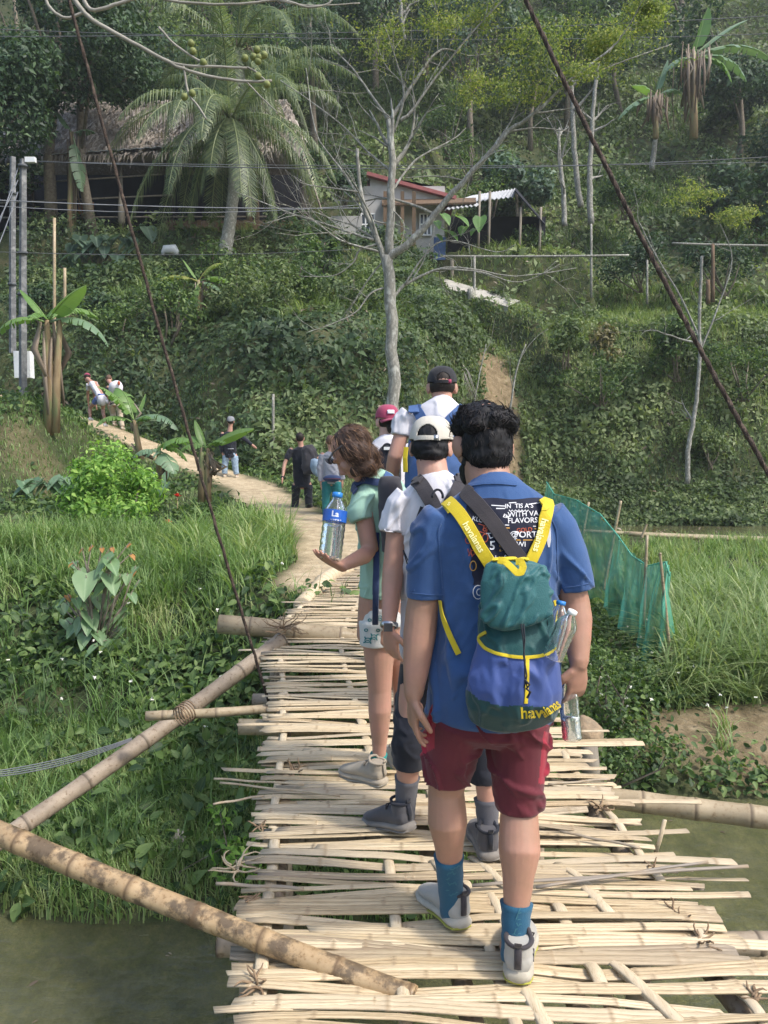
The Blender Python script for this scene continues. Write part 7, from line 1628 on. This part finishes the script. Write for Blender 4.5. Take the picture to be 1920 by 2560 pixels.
mb = MB(); pts = [P(1094+13*math.cos(a), 1242-18*math.sin(a), 3.0+.01*math.sin(a)) for a in [i*math.pi/10-.2 for i in range(12)]]; mb.tube(pts, .005, 8); mb.obj('handle', M['black_cloth'], bp)
mb = MB(); mb.tube([P(1008, 1375, 3.02), P(1018, 1410, 3.01), P(1026, 1450, 3.01)], .003, 5); mb.tube([P(1010, 1378, 3.02), P(1028, 1420, 3.0)], .0022, 5); mb.obj('cord', M['black_cloth'], bp)

# ------------------------------------------------------------------ woman in mint looking down at a big bottle
m3 = thing('person', 'person with brown bobbed hair in a mint top looking down at a large bottle', 'person', (-.05, 3.65, 0), 'walkers crossing the bridge')
Y3 = 3.58; T3 = headM(P(884, 1130, 3.52), 78, 46, 0, .97)
mb = MB(); add_head(mb, T3)
mb.tube([P(905, 1155, 3.55), P(925, 1195, 3.58), P(938, 1225, 3.6)], [(.048, .052), (.048, .052), (.06, .06)], 18, up=(0, 1, 0), round_ends=True)
mb.tube([P(945, 1240, Y3), P(950, 1320, Y3), P(955, 1420, Y3), P(955, 1500, Y3), P(955, 1590, Y3+.02)], [(.085, .07), (.10, .08), (.085, .075), (.11, .09), (.12, .095)], 20, up=(0, 1, 0), round_ends=True)
add_arm(mb, P(905, 1258, 3.50), P(926, 1382, 3.46), P(853, 1416, 3.26), (.043, .041, .040, .038, .031, .023))
add_arm(mb, P(1000, 1245, 3.62), P(1010, 1380, 3.65), P(985, 1450, 3.55), (.040, .036, .034, .033, .028, .022))
hd = P(790, 1385, 3.16)-P(853, 1416, 3.26); add_hand(mb, P(850, 1416, 3.255), hd, (0, 0, 1), (.2, 1, .2), .92, (.22, .20, .20, .2), .25, .12)
add_leg(mb, P(945, 1560, 3.60), P(950, 1735, 3.60), P(948, 1900, 3.63), (.080, .069, .055, .055, .048, .030), bul=.012)
add_leg(mb, P(985, 1560, 3.66), P(1010, 1740, 3.72), P(1005, 1880, 3.80), (.075, .066, .050, .050, .044, .030))
mb.tube([P(948, 1900, 3.63), P(930, 1930, 3.67)], .026, 10, round_ends=True)
me = solid(mb, .0050, 4); finish(me, 'body', M['skin'], m3)
# bobbed hair
Ti3 = T3.inverted(); mb = MB(); mb.ell((0, -.020, .034), (.081, .094, .087), nu=26, nv=18); mb.ell((.072, -.01, -.005), (.032, .046, .060)); mb.ell((-.072, -.01, -.005), (.032, .046, .060)); mb.xform(T3)
for (x, y, Y, rx_, ry, rz) in ((910, 1138, 3.54, .066, .080, .062), (920, 1156, 3.56, .050, .070, .045), (898, 1136, 3.46, .050, .034, .066), (910, 1164, 3.47, .052, .034, .046), (890, 1176, 3.46, .026, .020, .032)): mb.ell(P(x, y, Y), (rx_, ry, rz), nu=20, nv=14)
me = solid(mb, .006, 5); c = co(me).astype(float); q = c.copy(); q[:, 0] += q[:, 2]*.35; setco(me, c+nrm(me)*((fnoise(q*np.array([70, 70, 9]), 1, 3)-.5)*.014)[:, None]); h3 = finish(me, 'hair', M['hair_brown'], m3)
rl = random.Random(12); top3 = T3 @ Vector((0, -.01, .13))
def fl3(c): v = c-top3; return Vector((v.x*1.6+.10, v.y, v.z*1.0-.12))
locks(me, 2800, .060, .0015, rl, fl3, .22, .10, 'hair_brown', 'strands', h3, keep=lambda c, n: (Ti3 @ c).y < .045, seg=7)
mb = MB(); g0 = [(-.07, .060, .055), (-.06, .095, .050), (-.03, .112, .047), (0, .116, .050), (.03, .112, .047), (.06, .095, .050), (.07, .060, .055)]
mb.tube([Vector(p) for p in g0], [(.004, .005)]*7, 8); mb.ell((-.034, .108, .050), (.030, .008, .020)); mb.ell((.034, .108, .050), (.030, .008, .020)); mb.tube([(-.074, .06, .055), (-.084, .0, .045)], .003, 6); mb.xform(T3); mb.obj('sunglasses', M['watch'], m3)
rows = [(1188, 925, 34, .060, .01), (1202, 932, 52, .075), (1228, 940, 66, .088), (1270, 946, 64, .095), (1350, 950, 56, .095), (1420, 952, 54, .098), (1475, 955, 58, .108), (1490, 955, 58, .108)]
sh3, s3 = tubes_solid('top', [S(rows, Y3, .09), ([P(922, 1234, 3.54), P(906, 1252, 3.50), P(899, 1280, 3.48), P(905, 1302, 3.47)], [(.052, .056), (.055, .060), (.055, .060), (.052, .056)], (0, 1, 0)), ([P(975, 1215, 3.6), P(1000, 1250, 3.62), P(1005, 1290, 3.62)], [(.055, .06), (.055, .06), (.05, .055)], (0, 1, 0))], .0068, 'tee_mint', m3, 6)
c = co(s3).astype(float); n = nrm(s3); dia = c.copy(); dia[:, 2] -= (c[:, 0])*.9; f2 = crease(dia, 6, 6, 15, 2.); f1 = crease(c, 11, 8, 2, 3.)
displ(s3, c, n, .0055*f2+.005*f1); bv3 = bvh(s3)
M['print_shorts'] = clothm('print_shorts', (.62, .63, .62), None, .8)
po, pme = tubes_solid('shorts', [S([(1480, 956, 54, .100), (1530, 956, 60, .115), (1560, 956, 62, .115)], 3.6, .1), ([P(938, 1545, 3.59), P(940, 1606, 3.60)], [(.082, .10), (.080, .095)], (0, 1, 0)), ([P(985, 1545, 3.64), P(992, 1600, 3.68)], [(.080, .10), (.080, .09)], (0, 1, 0))], .0068, 'print_shorts', m3, 5, (.006, 9, 5, 1., 0, .5))
bvp = bvh(pme); q = random.Random(7)
for (cx, cy) in ((927, 1515), (935, 1592), (925, 1550), (950, 1545), (916, 1575), (948, 1508), (920, 1600), (945, 1575)):
    mk = MB(); r_t = 7 if q.random() < .5 else 4; pts = [(cx+r_t*math.cos(i*.7), cy+r_t*.8*math.sin(i*.7)) for i in range(10)]; stroke(mk, bvp, pts, 2.2, .003)
    if r_t == 7:
        for a in (.7, 2.3, 3.9, 5.5): stroke(mk, bvp, [(cx+7*math.cos(a), cy+6*math.sin(a)), (cx+13*math.cos(a+.2), cy+11*math.sin(a+.2))], 3, .003)
        stroke(mk, bvp, [(cx-4, cy), (cx+4, cy+1)], 2, .003)
    if mk.v: mk.obj('turtle_print', M['ink_teal'], po)
sock(m3, P(947, 1885, 3.625), P(944, 1925, 3.64), .040, .038, 'sock_teal'); shoe(m3, G(962, 1964, .045), 50, 4, .96, ('shoe_tan', 'shoe_tan', 'shoe_sole', 'shoe_tan')); shoe(m3, G(1000, 1925, .05), 10, 4, .92, ('shoe_tan', 'shoe_tan', 'shoe_sole', 'shoe_tan'))
b3 = thing('backpack', 'small dark backpack worn over the mint green top', 'backpack', P(975, 1250, 3.5))
strap('strap', bv3, [(884, 1222), (894, 1212), (910, 1203), (932, 1203), (955, 1210)], .034, 'navy', b3, .010, .006, 3.45); strap('lower_strap', bv3, [(944, 1330), (942, 1400), (940, 1470), (938, 1486)], .026, 'navy', b3, .010, .004, 3.45)
mb = MB(); mb.tube([P(941, 1380, 3.44), P(940, 1470, 3.43), P(938, 1562, 3.44)], [(.014, .003)]*3, 8, up=(0, 1, 0)); mb.obj('hanging_strap', M['navy'], b3)
tubes_solid('bag', [S([(1190, 975, 26, .03), (1215, 975, 32, .055), (1300, 978, 30, .075), (1380, 980, 26, .06)], 3.42, .06)], .009, 'charcoal', b3, 5, (.005, 8, 6, 1., 0, .5))
strap('strap', bv3, [(958, 1190), (970, 1196), (982, 1208), (990, 1222)], .045, 'pack_blue', b3, .010, .006, 3.5)
bb = bottle('large clear water bottle with a blue label balanced on the open palm', P(824, 1400, 3.21), P(846, 1225, 3.28)-P(826, 1391, 3.22), .285, .050, 'cap_blue', .60, (.56, .73, 'label_blue'), name='large_water_bottle', group=None)
mb = MB(); lb = [o for o in bb.children if o.name.startswith('label')][0]; bvl = bvh(lb.data)
text_on(mb, bvl, 'La', 838, 1285, 14, .12, .001, .03); text_on(mb, bvl, 'water', 838, 1300, 9, .12, .001, .02); stroke(mb, bvl, [(826, 1268), (838, 1262), (852, 1266)], 5, .001); mb.obj('label_print', M['label_white'], lb)

# ------------------------------------------------------------------ tall man in front and woman in the maroon cap
def standing(root, s, C, yaw, pitch, neck, shL, shR, el, wr, hips, knees, ankles, skin, vox=.009, headk=1.0, rr=(.046, .042, .040, .040, .034, .026), lr=(.078, .068, .052, .054, .048, .032), chest=(.15, .09), hands=True):
    T = headM(C, yaw, pitch, 0, headk); mb = MB(); add_head(mb, T, vox < .012); ch = (shL+shR)/2; pe = (hips[0]+hips[1])/2
    mb.tube([T @ Vector((0, -.01, -.05)), neck, ch+Vector((0, 0, .0))], [(.058, .056), (.056, .056), (.08, .07)], 16, up=(0, 1, 0), round_ends=True)
    mb.tube([ch, ch.lerp(pe, .35), ch.lerp(pe, .7), pe], [(chest[0]*.75, chest[1]*.7), chest, (chest[0]*.85, chest[1]), (chest[0]*.9, chest[1]*1.05)], 16, up=(0, 1, 0), round_ends=True)
    for i, sh in enumerate((shL, shR)):
        add_arm(mb, sh, el[i], wr[i], rr); d = (wr[i]-el[i]).normalized(); sgn = 1 if i == 0 else -1
        if hands: add_hand(mb, wr[i], d, (.8*sgn, .3, 0), (.2, .9, 0), .95)
        else: mb.tube([wr[i], wr[i]+d*.08, wr[i]+d*.15], [(.02, .03), (.018, .038), (.012, .02)], 10, round_ends=True)
    for i in (0, 1):
        add_leg(mb, hips[i], knees[i], ankles[i], lr); mb.tube([ankles[i], ankles[i]+Vector((0, .08, -.03))], lr[-1]*.9, 10, round_ends=True)
    me = solid(mb, vox, 3); finish(me, 'body', M[skin], root); return T
m4 = thing('person', 'tallest walker seen from behind in a black cap and white t-shirt with blue pack straps', 'person', (.40, 4.5, .06), 'walkers crossing the bridge')
Y4 = 4.5; pel = [Vector((.22, 4.45, 1.02)), Vector((.44, 4.45, 1.02))]
T4 = standing(m4, 1, P(1105, 968, 4.55), 0, 8, P(1106, 1003, 4.52), P(1014, 1048, Y4), P(1192, 1048, Y4), [P(985, 1150, 4.45), P(1215, 1160, 4.5)], [P(975, 1230, 4.6), P(1215, 1250, 4.35)], pel, [Vector((.20, 4.5, .58)), Vector((.46, 4.6, .56))], [Vector((.20, 4.35, .17)), Vector((.46, 4.75, .17))], 'skin', .0075, .98, (.044, .043, .043, .042, .036, .028))
mb = MB(); mb.ell((0, -.008, .035), (.078, .096, .082), nu=22, nv=14); mb.ell((0, -.014, .0), (.077, .088, .055), nu=22, nv=14); mb.xform(T4); mb.obj('hair', M['hair_dark'], m4); cap(m4, T4, 'cap_black', size=.97, strapmat='cap_maroon')
mb = MB(); mb.ell((0, .045, -.075), (.060, .050, .045)); mb.xform(T4); mb.obj('beard', M['hair_dark'], m4)
s4, sm4 = tubes_solid('t_shirt', [S([(1000, 1106, 26, .055, .01), (1006, 1106, 38, .065), (1022, 1104, 62, .085), (1045, 1103, 78, .105), (1110, 1103, 78, .12), (1200, 1103, 74, .12), (1330, 1103, 76, .13), (1400, 1103, 78, .13)], Y4, .12), ([P(1024, 1034, Y4), P(1008, 1052, Y4), P(1002, 1090, 4.49)], [(.06, .07), (.062, .07), (.062, .068)], (0, 1, 0)), ([P(1180, 1034, Y4), P(1198, 1052, Y4), P(1205, 1100, Y4)], [(.06, .07), (.062, .07), (.062, .068)], (0, 1, 0))], .009, 'tee_white', m4, 5, (.009, 8, 6, 1., .8, .5))
bv4 = bvh(sm4)
tubes_solid('trousers', [([pel[0]+Vector((0, 0, .12)), pel[0], Vector((.20, 4.5, .58)), Vector((.20, 4.35, .16))], [(.10, .12), (.10, .11), (.07, .08), (.06, .07)], (0, 1, 0)), ([pel[1]+Vector((0, 0, .12)), pel[1], Vector((.46, 4.6, .56)), Vector((.46, 4.75, .16))], [(.10, .12), (.10, .11), (.07, .08), (.06, .07)], (0, 1, 0))], .012, 'charcoal', m4, 4, (.01, 6, 8, 1., .5, .5), n=16)
shoe(m4, (.20, 4.28, .065), 0, 0, 1, ('shoe_dark', 'shoe_sole', 'shoe_sole', 'black_cloth')); shoe(m4, (.46, 4.68, .075), 0, 0, 1, ('shoe_dark', 'shoe_sole', 'shoe_sole', 'black_cloth'))
b4 = thing('backpack', 'blue backpack with a yellow edge worn by the tallest walker', 'backpack', P(1090, 1150, 4.35))
strap('strap', bv4, [(1032, 1008), (1040, 1018), (1052, 1040), (1062, 1056), (1075, 1075)], .060, 'pack_blue', b4, .012, .007, 4.42); strap('strap', bv4, [(1172, 1008), (1158, 1020), (1138, 1038), (1118, 1056), (1108, 1075)], .060, 'pack_blue', b4, .012, .007, 4.42)
tubes_solid('bag', [S([(1068, 1088, 50, .05), (1085, 1088, 66, .08), (1160, 1088, 76, .11), (1300, 1090, 78, .12), (1360, 1090, 66, .09)], 4.32, .1)], .012, 'pack_blue', b4, 5, (.006, 6, 5, 1., 0, .5))
ribbon('yellow_edge', [P(1016, 1118, 4.28), P(1013, 1145, 4.27), P(1014, 1180, 4.27)], [Vector((-.5, -1, 0))]*3, .026, .006, 'yellow_web', b4)

m5 = thing('person', 'person in a maroon cap worn backwards partly hidden behind the mint green top', 'person', (.05, 5.35, .1), 'walkers crossing the bridge')
Y5 = 5.35; pel = [Vector((-.04, 5.35, .98)), Vector((.14, 5.35, .98))]
T5 = standing(m5, 1, P(969, 1054, 5.4), 14, 4, P(968, 1090, 5.38), P(915, 1122, Y5), P(1022, 1122, Y5), [P(905, 1210, Y5), P(1035, 1210, Y5)], [P(910, 1290, Y5-.1), P(1035, 1290, Y5)], pel, [Vector((-.04, 5.4, .55)), Vector((.14, 5.5, .55))], [Vector((-.04, 5.3, .2)), Vector((.14, 5.6, .2))], 'skin_pale', .009, .92, (.040, .037, .034, .034, .029, .022), (.075, .065, .05, .05, .044, .03), (.13, .08))
mb = MB(); mb.ell((0, -.016, -.004), (.078, .086, .060)); mb.ell((0, -.085, -.055), (.028, .032, .042)); mb.ell((.02, -.07, -.03), (.04, .03, .03)); mb.xform(T5); me = solid(mb, .006, 2); finish(me, 'hair', M['hair_dark'], m5)
cap(m5, T5 @ Matrix.Rotation(math.pi, 4, 'Z'), 'cap_maroon', back=False, size=1.0, patch=True)
s5, sm5 = tubes_solid('t_shirt', [S([(1092, 969, 20, .05, .01), (1100, 969, 34, .07), (1120, 969, 50, .09), (1180, 969, 50, .10), (1300, 969, 50, .11), (1330, 969, 50, .11)], Y5, .1), ([P(925, 1112, Y5), P(914, 1135, Y5), P(910, 1170, Y5)], [(.05, .06)]*3, (0, 1, 0)), ([P(1012, 1112, Y5), P(1024, 1135, Y5), P(1028, 1170, Y5)], [(.05, .06)]*3, (0, 1, 0))], .010, 'tee_white', m5, 4, (.008, 8, 6, 1., .8, .5))
tubes_solid('shorts', [([pel[0]+Vector((0, 0, .1)), pel[0], Vector((-.04, 5.4, .70))], [(.09, .11), (.095, .11), (.08, .09)], (0, 1, 0)), ([pel[1]+Vector((0, 0, .1)), pel[1], Vector((.14, 5.45, .70))], [(.09, .11), (.095, .11), (.08, .09)], (0, 1, 0))], .012, 'charcoal', m5, 4, None, n=16)
shoe(m5, (-.04, 5.22, .10), 0, 0, .9); shoe(m5, (.14, 5.52, .115), 0, 0, .9)
b5 = thing('backpack', 'black backpack below the maroon cap', 'backpack', P(970, 1150, 5.2)); tubes_solid('bag', [S([(1112, 970, 14, .03), (1122, 971, 24, .05), (1160, 971, 32, .08), (1260, 971, 34, .09), (1290, 971, 28, .06)], 5.18, .07)], .012, 'black_cloth', b5, 4, None)
mb = MB(); mb.tube([P(960+11*math.cos(a)+8, 1122-12*math.sin(a), 5.12) for a in [i*math.pi/8 for i in range(9)]], .008, 6); mb.obj('handle', M['black_cloth'], b5); mb = MB(); mb.box(P(968, 1121, 5.11), (.022, .004, .010)); mb.obj('tag', M['white_paint'], b5, smooth=False)

# ------------------------------------------------------------------ walkers further up the path
def far(label, Y, head, neck, sl, sr, el, wr, hip, kn, an, skin, top, bottom, sleeve=.5, legfrac=1.0, yaw=0, pitch=0, cm=None, hm='hair_dark', shoes='shoe_dark', slim=1.0, capback=False, botmat2=None, bentdY=0, chestk=1.0):
    PP = lambda t: P(t[0], t[1], Y+(t[2] if len(t) > 2 else 0))
    an3 = [PP(a) for a in an]; root = thing('person', label, 'person', Vector((an3[0].x, Y, min(a.z for a in an3)-.08)), 'walkers further up the path')
    shl, shr, e3, w3, h3_, k3 = PP(sl), PP(sr), [PP(a) for a in el], [PP(a) for a in wr], [PP(a) for a in hip], [PP(a) for a in kn]
    T = standing(root, 1, PP(head), yaw, pitch, PP(neck), shl, shr, e3, w3, h3_, k3, an3, skin, .014, 1.0, tuple(x*slim for x in (.046, .042, .040, .040, .034, .026)), tuple(x*slim for x in (.078, .070, .054, .056, .048, .034)), (.14*chestk, .085), False)
    mb = MB(); mb.ell((0, -.014, .026 if not cm else 0), (.084, .102, .098 if not cm else .07)); mb.xform(T); me = mb.mesh('hair', M[hm]); c = co(me); setco(me, c+nrm(me)*((fnoise(c, 20, 2)-.5)*.02)[:, None]); put('hair', me, root)
    if cm: cap(root, T @ (Matrix.Rotation(math.pi, 4, 'Z') if capback else Matrix.Identity(4)), cm, back=False, size=1.08)
    ch = (shl+shr)/2; pe = (h3_[0]+h3_[1])/2; hw = (shr-shl).length/2; ax = (shr-shl).normalized()
    spec = [([ch+Vector((0, 0, .05))*1.2, ch, ch.lerp(pe, .4), ch.lerp(pe, .85), ch.lerp(pe, 1.08)], [(.07, .06), (hw*.95, .09), (hw*.92, .12), (hw*.86, .12), (hw*.88, .13)], (0, 1, 0))]
    for i in (0, 1):
        s0 = (shl, shr)[i]
        if sleeve <= .5: spec.append(([s0, s0.lerp(e3[i], sleeve*1.4)], [(.062, .066), (.060, .062)], (0, 1, 0)))
        else: spec.append(([s0, e3[i], w3[i]], [(.064, .068), (.056, .058), (.045, .045)], (0, 1, 0)))
    tubes_solid('shirt', spec, .016, top, root, 4, (.014, 6, 8, 1., .8, .6), n=16)
    spec = [([pe+Vector((0, 0, .12)), pe-Vector((0, 0, .05))], [(hw*.80, .12), (hw*.86, .12)], (0, 1, 0))]
    for i in (0, 1):
        if legfrac >= 1: spec.append(([h3_[i], k3[i], k3[i].lerp(an3[i], (legfrac-1) if legfrac < 2 else .95)], [(.095*slim, .10), (.078*slim, .085), (.065*slim, .07)], (0, 1, 0)))
        else: spec.append(([h3_[i], h3_[i].lerp(k3[i], legfrac)], [(.095*slim, .10), (.085*slim, .09)], (0, 1, 0)))
    tubes_solid('trousers' if legfrac >= 1 else 'shorts', spec, .016, bottom, root, 4, (.012, 6, 8, 1., .5, .6), n=16)
    for i, a in enumerate(an3):
        mb = MB(); z = a.z-.075; mb.tube([(a.x, a.y-.07, z+.045), (a.x, a.y, z+.05), (a.x, a.y+.10, z+.035), (a.x, a.y+.17, z+.025)], [(.036, .045), (.042, .05), (.046, .034), (.030, .022)], 12, up=(0, 0, 1), round_ends=True); mb.obj('shoe', M[shoes], root)
    return root, T
r1, Ta = far('walker in a black t-shirt with a black backpack on the path behind the grass', 15.6, (750, 1096), (752, 1112), (728, 1124), (778, 1124), [(711, 1160, -.1), (797, 1152)], [(707, 1192, -.25), (797, 1170, .2)], [(741, 1212), (770, 1212)], [(738, 1258, .1), (772, 1258, 0)], [(738, 1296, 0), (774, 1292, .3)], 'skin', 'black_cloth', 'black_cloth', .5, 1.95)
bq = thing('backpack', 'black backpack with a denim jacket tied on worn by the walker in black', 'backpack', P(775, 1150, 15.4)); tubes_solid('bag', [S([(1112, 770, 12, .06), (1125, 772, 18, .11), (1165, 774, 20, .14), (1186, 774, 16, .10)], 15.35, .1)], .02, 'charcoal', bq, 3, (.02, 4, 4, 1., .5, .6), n=16)
mb = MB(); mb.ell(P(786, 1166, 15.25), (.09, .08, .16)); mb.ell(P(793, 1178, 15.25), (.05, .05, .12)); me = mb.mesh('tied_jacket', M['jeans']); c = co(me); setco(me, c+nrm(me)*((fnoise(c, 12, 2)-.5)*.07)[:, None]); put('tied_jacket', me, bq)
mb = MB(); mb.tube([P(707, 1190, 15.35)+Vector((0, 0, .0)), P(706, 1195, 15.35)], .036, 10); mb.obj('watch', M['black_cloth'], r1)
r2, Tb = far('walker in a grey top and teal trousers half hidden behind the large bottle', 14.6, (826, 1104), (828, 1122), (806, 1136), (850, 1136), [(799, 1170), (856, 1170)], [(802, 1204), (856, 1200)], [(816, 1204), (842, 1204)], [(815, 1250), (843, 1250)], [(815, 1298), (843, 1300)], 'skin', 'grey_top', 'teal_trousers', 1, 1.95, hm='hair_brown')
mb = MB(); mb.ell(P(830, 1196, 14.4), (.17, .09, .07), nu=20, nv=12); o = mb.obj('waist_bag', M['navy'], None); tag(o, 'dark waist bag with a red stripe over the teal trousers', 'bag'); mb = MB(); mb.tube([P(812, 1197, 14.30), P(832, 1197, 14.28), P(850, 1197, 14.31)], [(.010, .006)]*3, 6); mb.obj('stripe', M['maroon'], o)
r3, Tc = far('walker in a long black jacket, grey cap and pale jeans with one arm held out', 20.0, (577, 1054), (576, 1066), (556, 1084), (592, 1084), [(551, 1108), (612, 1098)], [(556, 1132), (630, 1112)], [(566, 1140), (586, 1140)], [(562, 1164), (588, 1164)], [(562, 1188), (592, 1190)], 'skin', 'black_cloth', 'jeans', 1, 1.85, cm='cap_grey', shoes='khaki', slim=1.05, chestk=1.1)
mb = MB()
text = [(571, 1088), (583, 1088)]
for x, y in text: mb.ell(P(x, y, 19.83), (.035, .012, .03), nu=8, nv=6)
mb.tube([P(570, 1122, 19.84), P(584, 1122, 19.84)], [(.018, .006)]*2, 6); mb.obj('reflective_mark', M['label_white'], r3)
r4, Td = far('walker bending forward in a pink cap and white t-shirt with a cloth round the waist', 22.2, (218, 944, .5), (226, 953, .3), (222, 960, .25), (240, 957, .25), [(219, 985, .5), (236, 990, .6)], [(221, 1008, .6), (240, 1012, .6)], [(247, 995, -.1), (260, 995, -.1)], [(224, 1020, .35), (257, 1022, .2)], [(226, 1045, .2), (263, 1060, 0)], 'skin', 'tee_white', 'blue_shorts', .4, .45, yaw=20, pitch=45, cm='cap_maroon', shoes='white_paint', slim=.95)
mb = MB(); mb.ell(P(256, 1000, 22.0), (.15, .12, .15), Matrix.Rotation(.5, 3, 'Y')); mb.ell(P(266, 1004, 22.0), (.07, .08, .07)); me = mb.mesh('waist_cloth', M['tee_white']); c = co(me); setco(me, c+nrm(me)*((fnoise(c, 9, 2)-.5)*.08)[:, None]); put('waist_cloth', me, r4)
r5, Te = far('walker stooping uphill in khaki trousers with a pale backpack', 22.0, (272, 948, .4), (278, 960, .3), (270, 968, .2), (300, 968, .2), [(266, 992, .4), (306, 992, .3)], [(270, 1012, .5), (302, 1012, .5)], [(278, 1010), (298, 1010)], [(282, 1034, .2), (300, 1036, .1)], [(286, 1058, .1), (306, 1068, 0)], 'skin', 'black_cloth', 'khaki', .5, 1.95, yaw=10, pitch=40, hm='hair_brown', shoes='shoe_tan')
b6 = thing('backpack', 'pale blue backpack with a red patch on the stooping walker uphill', 'backpack', P(290, 970, 21.8)); mb = MB(); mb.ell(P(290, 968, 21.85), (.20, .14, .20), nu=20, nv=12); me = mb.mesh('bag', M['tee_white']); c = co(me); setco(me, c+nrm(me)*((fnoise(c, 6, 2)-.5)*.06)[:, None]); put('bag', me, b6)
mb = MB(); mb.ell(P(297, 958, 21.70), (.04, .03, .06)); mb.obj('patch', M['ink_red'], b6)
# ------------------------------------------------------------------ air
hm_ = bpy.data.materials.new('haze'); hm_.use_nodes = True; hn = hm_.node_tree; hn.nodes.clear()
ho = hn.nodes.new('ShaderNodeOutputMaterial'); hv = hn.nodes.new('ShaderNodeVolumePrincipled')
hv.inputs['Density'].default_value = .0006; hv.inputs['Color'].default_value = (.86, .92, 1.0, 1); hv.inputs['Anisotropy'].default_value = .2
hn.links.new(hv.outputs[0], ho.inputs['Volume'])
mb = MB(); mb.box((0, 66, 53), (128, 100, 57.5)); hz = mb.obj('haze', hm_, smooth=False); tag(hz, 'thin bluish haze in the valley air', kind='stuff')
